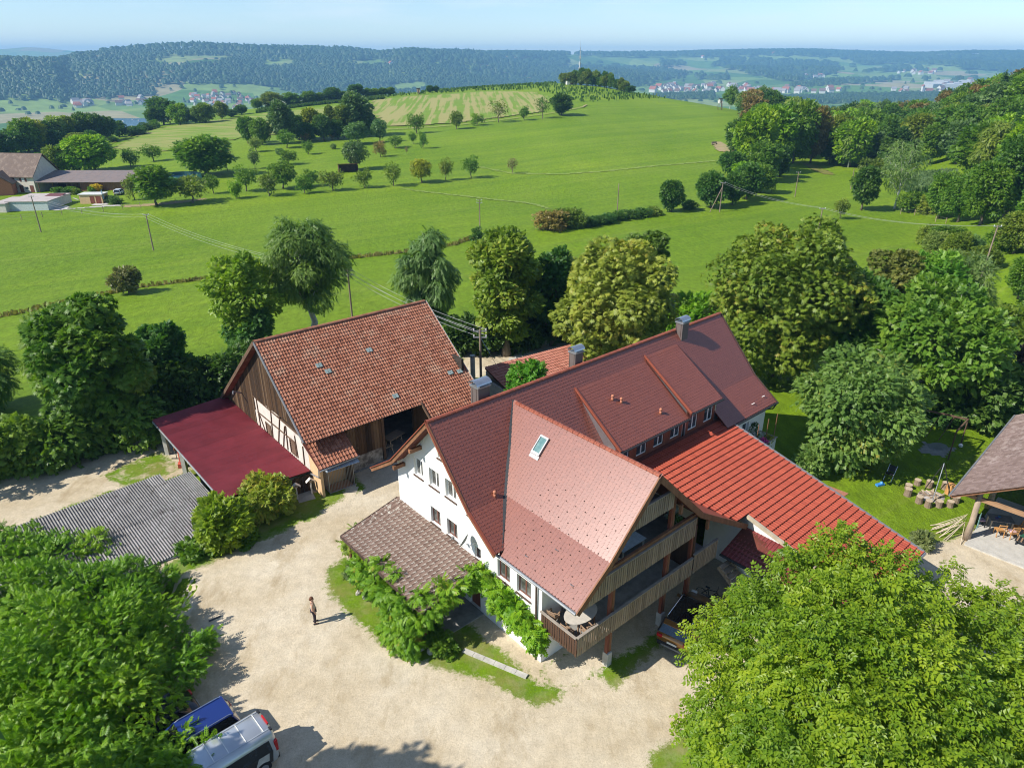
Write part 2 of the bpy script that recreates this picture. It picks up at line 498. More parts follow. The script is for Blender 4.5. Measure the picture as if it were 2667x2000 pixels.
def drape(name, poly, mat, step, lift, kind='structure', edge_attr=0.0, jitter=0.0, grow=0.0):
    """a thin sheet laid on the ground inside poly (world x, y); attribute 'edge' = metres inside its outline"""
    P = np.asarray(poly, float)
    lo, hi = P.min(0) - grow, P.max(0) + grow
    xs = np.arange(lo[0], hi[0] + step, step); ys = np.arange(lo[1], hi[1] + step, step)
    X, Y = np.meshgrid(xs, ys, indexing='ij')
    sd = poly_sd(P, X, Y)
    Z = terrain(X, Y) + lift
    V = np.stack([X, Y, Z], -1).reshape(-1, 3)
    F = grid_faces(len(xs), len(ys))
    s = sd.ravel()
    keep = (s[F] > -grow).all(1)
    F = F[keep]
    used = np.unique(F); mp = -np.ones(len(V), int); mp[used] = np.arange(len(used))
    me = np_mesh(name, V[used], mp[F], mat=mat, smooth=True)
    a = me.attributes.new('edge', 'FLOAT', 'POINT'); a.data.foreach_set('value', s[used].astype(np.float32))
    o = mesh_obj(name, me); o['kind'] = kind
    return o

def poly_sd(P, X, Y):
    """signed distance to polygon outline, positive inside"""
    d = np.full(X.shape, 1e9); inside = np.zeros(X.shape, bool)
    n = len(P)
    for i in range(n):
        a, b = P[i], P[(i + 1) % n]
        e = b - a; L = max(1e-9, (e * e).sum())
        t = np.clip(((X - a[0]) * e[0] + (Y - a[1]) * e[1]) / L, 0, 1)
        d = np.minimum(d, np.hypot(X - a[0] - t * e[0], Y - a[1] - t * e[1]))
        c = ((a[1] > Y) != (b[1] > Y))
        with np.errstate(divide='ignore', invalid='ignore'):
            xi = a[0] + (Y - a[1]) * (b[0] - a[0]) / (b[1] - a[1] if b[1] != a[1] else 1e-9)
        inside ^= (c & (X < xi))
    return np.where(inside, d, -d)
def pts(*pp): return np.array([at(*p)[:2] for p in pp])

# ------------------------------------------------------------------ building kit
HX, HY, HROT = 1.405, 25.973, math.radians(-49.0)
M_WHITE = simple('white_render', (0.80, 0.79, 0.76), 0.85, 0.15, var=0.04, scale=1.2, bmp=0.15, bscale=60.0, dirt=((0.60, 0.50, 0.36), 0.7, 0.60, 0.35))
M_BIBER = tile_mat('plain_clay_tile', [(0.175, 0.050, 0.031), (0.215, 0.063, 0.039), (0.25, 0.077, 0.046)], 0.37, 1.0)
M_ROOFSLAB = simple('roof_underlay', (0.13, 0.040, 0.028), 0.8, 0.2, var=0.2)
M_RIDGE = tile_mat('ridge_clay', [(0.26, 0.07, 0.04), (0.34, 0.10, 0.055)], 0.5, 0.4)
M_REDTILE = tile_mat('bright_red_tile', [(0.31, 0.055, 0.029), (0.36, 0.068, 0.035), (0.41, 0.082, 0.042)], 0.5, 0.4)
M_MAROON = tile_mat('maroon_tile', [(0.20, 0.045, 0.045), (0.24, 0.05, 0.05)], 0.45, 0.4)
M_BARNTILE = tile_mat('old_pan_tile', [(0.20, 0.075, 0.042), (0.30, 0.115, 0.065), (0.38, 0.165, 0.10), (0.25, 0.095, 0.06)], 0.75, 0.25, moss=((0.045, 0.04, 0.018), 1.7, 0.70), wear=((0.40, 0.25, 0.17), 0.9, 0.52, 0.6))
M_BROWNTILE = tile_mat('weathered_brown_tile', [(0.135, 0.085, 0.065), (0.175, 0.115, 0.09), (0.21, 0.145, 0.115)], 0.7, 0.3, moss=((0.50, 0.47, 0.41), 4.0, 0.535), wear=((0.30, 0.22, 0.18), 1.2, 0.55, 0.6))
M_WOOD = simple('brown_timber', (0.22, 0.105, 0.055), 0.7, 0.25, var=0.3, scale=4.0, stretch=(1, 1, 0.15), bmp=0.2)
M_WOODRED = simple('red_brown_timber', (0.20, 0.060, 0.035), 0.6, 0.3, var=0.25, scale=4.0, stretch=(1, 1, 0.15))
M_FASCIA = simple('dark_fascia', (0.07, 0.045, 0.035), 0.6, 0.3, var=0.2)
M_SILVER = simple('grey_weathered_plank', (0.33, 0.255, 0.185), 0.8, 0.2, var=0.30, each=0.22, scale=5.0, stretch=(1, 1, 0.12), bmp=0.3, dirt=((0.16, 0.11, 0.075), 2.5, 0.55, 0.6))
M_DARKPLANK = simple('dark_brown_plank', (0.085, 0.045, 0.028), 0.7, 0.25, var=0.3, scale=5.0, stretch=(1, 1, 0.12))
M_RAIL = simple('grey_handrail', (0.30, 0.26, 0.22), 0.75, 0.2, var=0.2)
M_ZINC = simple('zinc_sheet', (0.50, 0.52, 0.55), 0.32, 0.5, metal=0.85, var=0.12, scale=4.0)
M_DARKMETAL = simple('dark_metal', (0.045, 0.047, 0.05), 0.5, 0.5, metal=0.4, var=0.2)
M_GREYMETAL = simple('grey_metal', (0.30, 0.31, 0.32), 0.45, 0.5, metal=0.5, var=0.15)
M_CONC = simple('concrete', (0.46, 0.44, 0.40), 0.9, 0.15, var=0.18, scale=3.0, bmp=0.3, bscale=30.0)
M_CONCDARK = simple('grey_concrete', (0.27, 0.265, 0.25), 0.9, 0.15, var=0.25, scale=2.0, bmp=0.3, bscale=30.0)
M_FRAMEW = simple('white_window_frame', (0.76, 0.76, 0.74), 0.4, 0.4, var=0.03)
M_FRAMEB = simple('brown_window_frame', (0.16, 0.060, 0.040), 0.5, 0.35, var=0.15)
M_SILL = simple('dark_sill', (0.10, 0.065, 0.05), 0.55, 0.3, var=0.15)
def glass(name, c, curtain=None):
    m, n, l, b = newmat(name)
    b.inputs['Roughness'].default_value = 0.06; b.inputs['Specular IOR Level'].default_value = 0.8
    f = noise(n, l, 2.5, 2.0); l.new(ramp(n, l, f, [(0.4, c), (0.65, curtain or tuple(x * 1.7 for x in c))]), b.inputs['Base Color'])
    return m
M_GLASS = glass('window_glass', (0.055, 0.055, 0.05), (0.14, 0.14, 0.13))
M_GLASSB = glass('window_glass_dark', (0.02, 0.03, 0.04), (0.05, 0.08, 0.10))
M_CURTAIN = simple('pale_curtain', (0.42, 0.43, 0.42), 0.8, 0.2, var=0.2, scale=8.0, stretch=(1, 1, 0.1))

def wall_run(mb, axis, fixed, thick, x0, x1, zlo, top, openings=()):
    """wall along x (axis 0) or y (axis 1) at the fixed other coordinate; top = [(x, z), ...]; openings (xa, xb, za, zb)"""
    xs = {x0, x1}
    for t in top: xs.add(min(max(t[0], x0), x1))
    for o in openings: xs.update((o[0], o[1]))
    xs = sorted(x for x in xs if x0 - 1e-6 <= x <= x1 + 1e-6)
    tx, tz = [t[0] for t in top], [t[1] for t in top]
    f = lambda x: float(np.interp(x, tx, tz))
    for a, b in zip(xs[:-1], xs[1:]):
        if b - a < 1e-4: continue
        m = (a + b) / 2
        spans = [(zlo, None)]
        for o in sorted((o for o in openings if o[0] < m < o[1]), key=lambda o: o[2]):
            lo = spans.pop()[0]
            spans.append((lo, o[2])); spans.append((o[3], None))
        for lo, hi in spans:
            za, zb = (f(a), f(b)) if hi is None else (hi, hi)
            if min(za, zb) <= lo + 0.01 and hi is None and max(za, zb) <= lo + 0.02: continue
            za, zb = max(za, lo + 0.001), max(zb, lo + 0.001)
            q = [(a, lo), (b, lo), (b, zb), (a, za)]
            if axis == 0: mb.prism([(p, fixed, z) for p, z in q], (0, thick, 0))
            else: mb.prism([(fixed, p, z) for p, z in q], (thick, 0, 0))

def window(parent, axis, fixed, inward, x0, x1, z0, z1, frame=None, nsash=2, sill=True, recess=0.16, pane=None, name='window'):
    """window in an opening; inward = +1/-1 along the wall normal axis into the house"""
    fm = frame or M_FRAMEW
    P = (lambda x, d, z: (x, fixed + inward * d, z)) if axis == 0 else (lambda x, d, z: (fixed + inward * d, x, z))
    mb = MB()
    def bar(xa, xb, za, zb, d0, d1):
        A, B = P(xa, d0, za), P(xb, d1, zb)
        mb.box(min(A[0], B[0]), max(A[0], B[0]), min(A[1], B[1]), max(A[1], B[1]), za, zb)
    t = 0.065; d0, d1 = recess, recess + 0.06
    bar(x0, x0 + t, z0, z1, d0, d1); bar(x1 - t, x1, z0, z1, d0, d1); bar(x0 + t, x1 - t, z0, z0 + t, d0, d1); bar(x0 + t, x1 - t, z1 - t, z1, d0, d1)
    for i in range(1, nsash):
        xm = x0 + (x1 - x0) * i / nsash; bar(xm - t * 0.65, xm + t * 0.65, z0 + t, z1 - t, d0 - 0.004, d1)
    w = mb.obj(name, fm, parent)
    for i in range(nsash):
        xa = x0 + (x1 - x0) * i / nsash + t * 0.65; xb = x0 + (x1 - x0) * (i + 1) / nsash - t * 0.65
        g = MB(); A, B = P(xa, recess + 0.025, z0), P(xb, recess + 0.04, z1)
        g.box(min(A[0], B[0]), max(A[0], B[0]), min(A[1], B[1]), max(A[1], B[1]), z0 + t * 0.5, z1 - t * 0.5)
        g.obj('pane', pane or M_GLASS, w)
    if sill:
        s = MB(); A, B = P(x0 - 0.04, -0.07, 0), P(x1 + 0.04, recess, 0)
        s.box(min(A[0], B[0]), max(A[0], B[0]), min(A[1], B[1]), max(A[1], B[1]), z0 - 0.07, z0 - 0.004)
        s.obj('sill', M_SILL, w)
    return w

# ---- roof tiles -------------------------------------------------
def tile_biber(w, L, th=0.016):
    o = [(-w/2, L), (-w/2, 0.06), (-0.36*w, 0.02), (0, 0), (0.36*w, 0.02), (w/2, 0.06), (w/2, L)]
    up = lambda y: 0.021 * (1 - y / L) + 0.006
    n = len(o); V = [(x, y, up(y)) for x, y in o] + [(x, y, up(y) - th) for x, y in o[:]]
    F = [tuple(range(n))[::1]] + [(i, n + i, n + i + 1, i + 1) for i in range(n - 1)]
    return V, F
def tile_pan(w, L, roll=0.045, th=0.02, step=0.035):
    pr = [(-0.5, 0.0), (-0.2, 0.0), (0.08, 0.25), (0.27, 1.0), (0.40, 0.9), (0.5, 0.0)]
    up = lambda y: step * (1 - y / L) + 0.006
    n = len(pr)
    V = [(x * w, 0, z * roll + up(0)) for x, z in pr] + [(x * w, L, z * roll + up(L)) for x, z in pr] + [(x * w, 0, z * roll + up(0) - th) for x, z in pr]
    F = [(i, i + 1, n + i + 1, n + i) for i in range(n - 1)] + [(2*n + i, 2*n + i + 1, i + 1, i) for i in range(n - 1)]
    return V, F

def lay_tiles(parent, slopes, tmpl, w, e, mat, seed, name='tile', stagger=True, budget=300, wob=0.004, tv=0.22):
    """tiles on slopes (p0, u, v, lu, lv, keep); the ones nearest the viewer become objects, the others one joined part"""
    r = np.random.RandomState(seed); V, F = tmpl; TV = np.array(V)
    Ms, Os = [], []
    for p0, u, v, lu, lv, keep in slopes:
        p0, u, v = np.array(p0, float), unit(np.array(u, float)), unit(np.array(v, float)); nn = np.cross(u, v)
        nv = int(lv / e + 0.35)
        for j in range(nv):
            off = (w / 2 if (stagger and j % 2) else 0.0)
            k = int(lu / w)
            uu = (np.arange(k + 1)) * w + off + w * 0.5 - (w * 0.5 if stagger and j % 2 else 0)
            uu = uu[uu < lu]
            C = p0 + uu[:, None] * u + (j * e) * v
            if keep is not None:
                q = C + v * e * 0.8; C = C[keep(q[:, 0], q[:, 1], q[:, 2])]
            Os.append(C); Ms.append(np.repeat(np.stack([u, v, nn], 0)[None], len(C), 0))
    O = np.concatenate(Os); R = np.concatenate(Ms); n = len(O)
    # slight laying irregularity
    a = r.normal(0, wob * 3, n); c, s = np.cos(a), np.sin(a)
    R2 = R.copy(); R2[:, 0] = R[:, 0] * c[:, None] + R[:, 1] * s[:, None]; R2[:, 1] = -R[:, 0] * s[:, None] + R[:, 1] * c[:, None]
    O = O + R[:, 2] * r.uniform(0, wob, n)[:, None]
    tint = np.clip(r.normal(0.5, tv, n), 0, 1)
    mw = parent.matrix_basis
    MW = np.array(mw)
    WP = O @ MW[:3, :3].T + MW[:3, 3]
    dist = np.linalg.norm(WP - np.array([0, 0, CAM_H]), axis=1)
    px, py = proj(WP[:, 0], WP[:, 1], WP[:, 2])
    dist = np.where((px < 0) | (px > 2667) | (py > 2000), dist + 1000, dist)
    order = np.argsort(dist)
    near, rest = order[:budget], order[budget:]
    if len(rest):
        VV = np.einsum('vc,ncd->nvd', TV, R2[rest]) + O[rest][:, None, :]
        nvv = len(TV)
        quads = [f for f in F if len(f) == 4]; ngon = [f for f in F if len(f) != 4]
        base = (np.arange(len(rest)) * nvv)
        tris = [(f[0], f[i], f[i + 1]) for f in ngon for i in range(1, len(f) - 1)]
        Fq = (np.array(quads)[None] + base[:, None, None]).reshape(-1, 4) if quads else None
        Ft = (np.array(tris)[None] + base[:, None, None]).reshape(-1, 3) if tris else None
        tt = np.concatenate([np.repeat(tint[rest], len(quads)), np.repeat(tint[rest], len(tris))])
        me = np_mesh(name + 's', VV.reshape(-1, 3), Fq, Ft, mat=mat, tint=tt)
        o = mesh_obj('roof_' + name + 's', me, parent); o['kind'] = 'stuff'
    variants = []
    for k in range(5):
        me = bpy.data.meshes.new(name); me.from_pydata(V, [], F)
        at_ = me.attributes.new('tint', 'FLOAT', 'FACE'); at_.data.foreach_set('value', [0.15 + 0.175 * k] * len(F))
        me.materials.append(mat); variants.append(me)
    for i in near:
        k = int(np.clip(round((tint[i] - 0.15) / 0.175), 0, 4))
        o = bpy.data.objects.new(name, variants[k]); COL.objects.link(o); o.parent = parent
        m = Matrix.Identity(4)
        for c_ in range(3):
            for r_ in range(3): m[r_][c_] = R2[i][c_][r_]
            m[c_][3] = O[i][c_]
        o.matrix_basis = m
    return n

def slab(parent, quad, th, mat, name='roof'):
    mb = MB(); q = [Vector(p) for p in quad]
    nn = (q[1] - q[0]).cross(q[2] - q[0]).normalized()
    if nn.z < 0: nn = -nn
    mb.prism([p - nn * 0.004 for p in q], -nn * th)
    return mb.obj(name, mat, parent)

def ridge_row(parent, p, q, mat, r=0.12, L=0.36, name='ridge_tile'):
    p, q = Vector(p), Vector(q); d = (q - p); n = max(1, int(d.length / L)); d.normalize()
    mb = MB(); k = 6
    vs, fs = [], []
    for t, rr in ((0, r * 1.12), (L * 1.06, r * 0.94)):
        for i in range(k + 1):
            a = math.pi * i / k; vs.append((t, rr * math.cos(a), rr * math.sin(a) * 0.85))
    for i in range(k): fs.append((i, i + 1, k + 2 + i, k + 1 + i))
    vs += [(0, rr * math.cos(math.pi * i / k) * 0.85, rr * math.sin(math.pi * i / k) * 0.7) for rr in (r * 1.12,) for i in range(k + 1)]
    for i in range(k): fs.append((2 * (k + 1) + i, 2 * (k + 1) + i + 1, i + 1, i))
    ms = []
    for c in range(3):
        me = bpy.data.meshes.new(name); me.from_pydata(vs, [], fs)
        a_ = me.attributes.new('tint', 'FLOAT', 'FACE'); a_.data.foreach_set('value', [0.2 + 0.3 * c] * len(fs)); me.materials.append(mat); ms.append(me)
    y = Vector((0, 0, 1)).cross(d).normalized(); z = d.cross(y)
    rr = random.Random(int(p.x * 91) + 3)
    for i in range(n):
        o = bpy.data.objects.new(name, ms[rr.randrange(3)]); COL.objects.link(o); o.parent = parent
        m = Matrix.Identity(4); pos = p + d * (i * L)
        for r_ in range(3):
            m[r_][0], m[r_][1], m[r_][2], m[r_][3] = d[r_], y[r_], z[r_], pos[r_]
        o.matrix_basis = m

# ------------------------------------------------------------------ the farmhouse
house = empty('farmhouse', (HX, HY, 0.0), HROT, 'white gabled farmhouse with dark red tiled roofs, chimneys and wooden balconies', 'house')
bpy.context.view_layer.update()
# roof lines (local x along the front, y away, z up)
mR = [(-7.75, 10.5), (-4.45, 6.85), (-2.5, 5.45)]
mL = [(-13.9, 5.05), (-11.5, 6.65), (-7.75, 10.5)]
wF = [(-0.45, 5.25), (1.55, 6.85), (4.6, 10.08)]
wB = [(4.6, 10.08), (8.4, 6.35), (13.1, 3.42)]
def prof(tab):
    X, Zz = [t[0] for t in tab], [t[1] for t in tab]
    return lambda q: np.interp(q, X, Zz, left=-99, right=-99)
f_main = prof(mL[:-1] + mR); f_wing = prof(wF[:-1] + wB)
B0, B1, AE = -0.8, 24.5, 2.65
f_red = lambda a: np.where((a > -3.75) & (a < 9.9), 5.62 - 0.2385 * (a + 3.6), -99)

# walls
gable_top = [(-12.2, 6.0), (-11.5, 6.5), (-7.75, 10.3), (-4.45, 6.65), (-2.6, 5.2), (0.0, 5.2)]
OPEN = [(-10.40, -9.55, 5.95, 7.08), (-8.95, -8.05, 5.95, 7.05), (-7.48, -6.52, 5.97, 7.08), (-8.05, -7.15, 8.05, 8.95), (-5.60, -4.85, 5.78, 6.42),
        (-8.99, -8.08, 3.52, 4.58), (-7.47, -6.55, 3.52, 4.58), (-5.08, -4.58, 3.42, 4.14),
        (-3.25, -2.30, 3.30, 4.42), (-1.78, -0.76, 3.30, 4.40), (-3.13, -2.27, 0.85, 1.75), (-1.40, -0.72, 0.40, 1.30), (-5.6, -4.7, 0.06, 2.05)]
mb = MB(); wall_run(mb, 0, 0.0, 0.34, -12.2, 0.0, 0.0, gable_top, OPEN); mb.obj('wall', M_WHITE, house)
mb = MB(); wall_run(mb, 1, -12.2, 0.34, 0.34, 24.0, 0.0, [(0, 6.0), (24, 6.0)]); mb.obj('wall', M_WHITE, house)
BALC_OPEN = [(3.0, 3.9, 2.35, 4.4), (5.0, 6.0, 3.2, 4.4), (3.4, 5.6, 4.95, 6.9), (6.4, 7.3, 4.95, 6.9), (4.2, 5.0, 7.62, 9.3)]
mb = MB(); wall_run(mb, 1, -0.34, 0.34, 0.344, 12.0, 0.0, [(0, 5.5), (1.55, 6.6), (4.6, 9.8), (8.4, 6.1), (12, 3.8)], BALC_OPEN); mb.obj('wall', M_WHITE, house)
mb = MB(); wall_run(mb, 1, -3.4, 0.34, 12.0, 23.9, 0.0, [(0, 5.15), (19.2, 5.15), (19.3, 5.6), (24, 5.6)], [(21.4, 22.2, 2.35, 4.5)]); mb.obj('wall', M_WHITE, house)
mb = MB(); wall_run(mb, 0, 23.9, 0.3, -12.2, -3.06, 0.0, [(-12.2, 6.0), (-11.5, 6.5), (-7.75, 10.3), (-4.45, 6.65), (-3.06, 5.6)]); mb.obj('wall', M_WHITE, house)
for i, (xa, xb, za, zb) in enumerate(OPEN):
    if i == 12:
        d = MB(); d.box(xa, xb, 0.14, 0.2, za, zb); d.obj('door', M_WOODRED, house); continue
    brown = i in (5, 6, 7, 8, 9, 10, 11)
    window(house, 0, 0.0, 1, xa, xb, za, zb, M_FRAMEB if brown else M_FRAMEW, 1 if i == 7 else 2, recess=0.15)
for ya, yb, za, zb in BALC_OPEN:
    window(house, 1, 0.0, -1, ya, yb, za, zb, M_FRAMEB, 2, sill=False, pane=M_GLASSB)
window(house, 1, -3.06, -1, 21.4, 22.2, 2.35, 4.5, M_FRAMEW, 1, sill=False, pane=M_GLASSB)
# roof slabs
def qx(a0, z0, a1, z1, b0, b1): return [(a0, b0, z0), (a0, b1, z0), (a1, b1, z1), (a1, b0, z1)]
for t in (mL, mR):
    for (a0, z0), (a1, z1) in zip(t[:-1], t[1:]):
        for b0, b1 in (((B0, 9.05), (18.7, B1)) if a1 > -4 else ((B0, B1),)): slab(house, qx(a0, z0, a1, z1, b0, b1), 0.17, M_ROOFSLAB)
wing0 = -6.9
for t in (wF, wB):
    for (b0, z0), (b1, z1) in zip(t[:-1], t[1:]):
        # clipped where the wing runs into the main roof
        za, zb = z0, z1
        def a_hit(z):
            return float(np.interp(-z, [-10.5, -6.85, -5.45], [-7.75, -4.45, -2.5])) - 0.06
        slab(house, [(AE, b0, z0), (AE, b1, z1), (a_hit(z1), b1, z1), (a_hit(z0), b0, z0)], 0.17, M_ROOFSLAB)
# tiles: main right slope, wing slopes, strip of the left slope seen over the gable
DOR = (9.0, 18.75)
def keep_main(x, y, z):
    k = (z > f_wing(y) - 0.03) | (y > 13.1)
    return k & ~((y > DOR[0] + 0.1) & (y < DOR[1] - 0.1) & (x > -6.75)) & ~((y > 9.3) & (y < 19.2) & (x > -3.7) & (z < f_red(x) + 0.02))
def keep_wing(x, y, z): return (z > f_main(x) - 0.03) & (z > f_red(x) - 0.02 - 50 * (y < 9))
sl = []
for (x0, z0), (x1, z1) in zip(mR[:-1], mR[1:]):
    L = math.hypot(x1 - x0, z1 - z0)
    sl.append(((x1, B0, z1), (0, 1, 0), (x0 - x1, 0, z0 - z1), B1 - B0, L, keep_main))
for (y0, z0), (y1, z1) in zip(wF[:-1], wF[1:]):
    L = math.hypot(y1 - y0, z1 - z0)
    sl.append(((-7.9, y0, z0), (1, 0, 0), (0, y1 - y0, z1 - z0), AE + 7.9, L, keep_wing))
for (y0, z0), (y1, z1) in zip(wB[:-1], wB[1:]):
    L = math.hypot(y1 - y0, z1 - z0)
    sl.append(((AE, y1, z1), (-1, 0, 0), (0, y0 - y1, z0 - z1), AE + 7.0, L, keep_wing))
# dormers (shed roofs): (b0, b1, top a, top z, eave a, eave z)
DORM = [(9.0, 15.35, -6.95, 9.62, -3.25, 7.0), (15.45, 18.75, -7.15, 9.84, -3.2, 7.28)]
for b0, b1, a0, z0, a1, z1 in DORM:
    slab(house, qx(a0, z0, a1, z1, b0, b1), 0.15, M_ROOFSLAB)
    L = math.hypot(a1 - a0, z1 - z0)
    sl.append(((a1, b0 + 0.03, z1), (0, 1, 0), (a0 - a1, 0, z0 - z1), b1 - b0 - 0.05, L, None))
n_t = lay_tiles(house, sl, tile_biber(0.196, 0.30), 0.2, 0.185, M_BIBER, 3, tv=0.10)
# dormer fronts, cheeks and windows
for b0, b1, a0, z0, a1, z1 in DORM:
    fa = a1 - 0.42
    zt = z1 + (fa - a1) * (z0 - z1) / (a0 - a1) - 0.16
    wins = []
    nwin = 4 if b1 - b0 > 5 else 2
    for i in range(nwin):
        c = b0 + (b1 - b0) * (i + 0.5) / nwin; wins.append((c - 0.46, c + 0.46, 5.78, zt - 0.12))
    mb = MB(); wall_run(mb, 1, fa - 0.2, 0.2, b0 + 0.12, b1 - 0.12, 5.35, [(b0, zt), (b1, zt)], wins); mb.obj('dormer_front', M_WOODRED, house)
    for wv in wins: window(house, 1, fa, -1, wv[0], wv[1], wv[2], wv[3], M_FRAMEW, 2, sill=False, recess=0.05, pane=M_GLASSB)
    for bb in (b0 + 0.02, b1 - 0.14):
        mb = MB(); mb.prism([(fa, bb, 5.5), (fa, bb, zt), (a0 + 0.3, bb, z0 - 0.3), (-5.0, bb, 7.2)], (0, 0.12, 0)); mb.obj('dormer_cheek', M_ZINC, house)
    mb = MB(); mb.tube([(a1 + 0.05, b0, z1 - 0.05), (a1 + 0.05, b1, z1 - 0.05)], 0.07, 6); mb.obj('gutter', M_DARKMETAL, house)
# orange verge edge of the second dormer and first
for (b0, b1, a0, z0, a1, z1) in DORM:
    mb = MB(); mb.beam((a0, b0 + 0.0, z0 + 0.05), (a1, b0 + 0.0, z1 + 0.05), 0.10, 0.12); mb.obj('verge_edge', M_RIDGE, house)
# ridges
ridge_row(house, (-7.75, B0, 10.5), (-7.75, B1, 10.5), M_RIDGE)
ridge_row(house, (AE, 4.6, 10.08), (-7.35, 4.6, 10.08), M_RIDGE)
# valley flashing
mb = MB()
vp = [(-7.42, 4.6, 10.13), (-5.9, 3.2, 8.6), (-4.45, 1.55, 6.9), (-2.55, -0.42, 5.42)]
for p, q in zip(vp[:-1], vp[1:]): mb.beam(p, q, 0.24, 0.05)
mb.obj('valley_flashing', M_DARKMETAL, house)
# verge boards, eave boards, gutters, downpipes
def edge(pl, w, h, m, name):
    mb = MB()
    for p, q in zip(pl[:-1], pl[1:]): mb.beam(p, q, w, h)
    return mb.obj(name, m, house)
edge([(a, B0 + 0.02, z - 0.12) for a, z in mL[:-1] + mR], 0.06, 0.26, M_WOOD, 'verge_board')
edge([(a, B0 + 0.0, z + 0.02) for a, z in mL[:-1] + mR], 0.16, 0.05, M_RIDGE, 'verge_tiles')
edge([(a, B1, z - 0.08) for a, z in mR], 0.06, 0.24, M_FASCIA, 'verge_board')
edge([(AE + 0.02, y, z - 0.12) for y, z in wF[:-1] + wB], 0.07, 0.30, M_WOOD, 'verge_board')
edge([(-13.9, B0, 4.98), (-13.9, B1, 4.98)], 0.12, 0.12, M_FASCIA, 'gutter')
mb = MB(); mb.tube([(-2.75, -0.52, 5.22), (AE, -0.52, 5.20)], 0.075, 8); mb.obj('gutter', M_GREYMETAL, house)
mb = MB(); mb.tube([(-2.42, 19.5, 5.40), (-2.42, B1, 5.40)], 0.075, 8); mb.obj('gutter', M_DARKMETAL, house)
mb = MB(); mb.tube([(-2.42, B1 - 0.2, 5.35), (-2.55, B1 - 0.25, 5.0), (-2.95, B1 - 0.3, 4.8)], 0.05, 6); mb.obj('downpipe', M_DARKMETAL, house)
mb = MB(); mb.tube([(-0.30, -0.5, 5.15), (-0.30, -0.10, 4.85), (-0.30, -0.06, 0.05)], 0.05, 8); mb.obj('downpipe', M_FASCIA, house)
# purlin ends and soffit rafters under the left overhang
for (x, z) in ((-11.4, 6.35), (-9.6, 8.2)):
    mb = MB(); mb.beam((x, B0 + 0.05, z - 0.2), (x, 0.02, z - 0.2), 0.18, 0.22); mb.obj('purlin', M_WOOD, house)
for i in range(5):
    x0 = -11.9 - 0.0; mb = MB(); mb.beam((-11.7, -0.62 + i * 0.02, 6.28), (-13.7, -0.62 + i * 0.02, 4.95), 0.08, 0.12)
    if i == 0: mb.obj('rafter', M_WOOD, house)
for i in range(8):
    b = 0.3 + i * 0.9
    mb = MB(); mb.beam((-12.0, b, 6.1), (-13.75, b, 4.95), 0.08, 0.12); mb.obj('rafter', M_WOOD, house)
# chimneys
for (cx, cy, w, l, z0, z1) in ((-8.55, 3.3, 0.66, 0.78, 8.7, 11.0), (-8.35, 10.45, 0.52, 0.64, 8.9, 11.1), (-7.45, 19.6, 0.56, 0.66, 9.3, 11.05)):
    mb = MB(); mb.box(cx - w/2, cx + w/2, cy - l/2, cy + l/2, z0, z1)
    ch = mb.obj('chimney', simple('chimney_cladding', (0.13, 0.105, 0.095), 0.7, 0.3, var=0.12, scale=2.0), house)
    s = MB()
    for k in (-0.16, 0.2):
        s.box(cx - w/2 - 0.012, cx - w/2 - 0.002, cy + k - 0.012, cy + k + 0.012, z0, z1)
        s.box(cx - k - 0.012, cx - k + 0.012, cy - l/2 - 0.012, cy - l/2 - 0.002, z0, z1)
    s.obj('seam', M_FASCIA, ch)
    c = MB(); c.box(cx - w/2 - 0.06, cx + w/2 + 0.06, cy - l/2 - 0.06, cy + l/2 + 0.06, z1 + 0.003, z1 + 0.07); c.obj('crown_plate', M_GREYMETAL, ch)
    # curved sheet-metal hood
    h = MB(); k = 10; vs = []; fs = []
    for yy in (cy - l/2 - 0.12, cy + l/2 + 0.12):
        for rr in (0.0, 0.02):
            for i in range(k + 1):
                a = math.pi * (0.06 + 0.88 * i / k); vs.append((cx - math.cos(a) * (w * 0.56 + rr), yy, z1 + 0.12 + math.sin(a) * (0.26 + rr)))
    for i in range(k):
        a = i; fs += [(a, a + 1, 2*(k+1) + a + 1, 2*(k+1) + a), ((k+1) + a, (k+1) + a + 1, 3*(k+1) + a + 1, 3*(k+1) + a), (a, a + 1, k + 1 + a + 1, k + 1 + a), (2*(k+1)+a, 2*(k+1)+a+1, 3*(k+1)+a+1, 3*(k+1)+a)]
    h.add(vs, fs); h.obj('hood', M_ZINC, ch, smooth=False)
    f = MB()
    for sx in (-1, 1):
        for sy in (-1, 1): f.box(cx + sx * (w/2 - 0.06) - 0.02, cx + sx * (w/2 - 0.06) + 0.02, cy + sy * (l/2 - 0.06) - 0.02, cy + sy * (l/2 - 0.06) + 0.02, z1 + 0.07, z1 + 0.22)
    f.obj('hood_foot', M_GREYMETAL, ch)
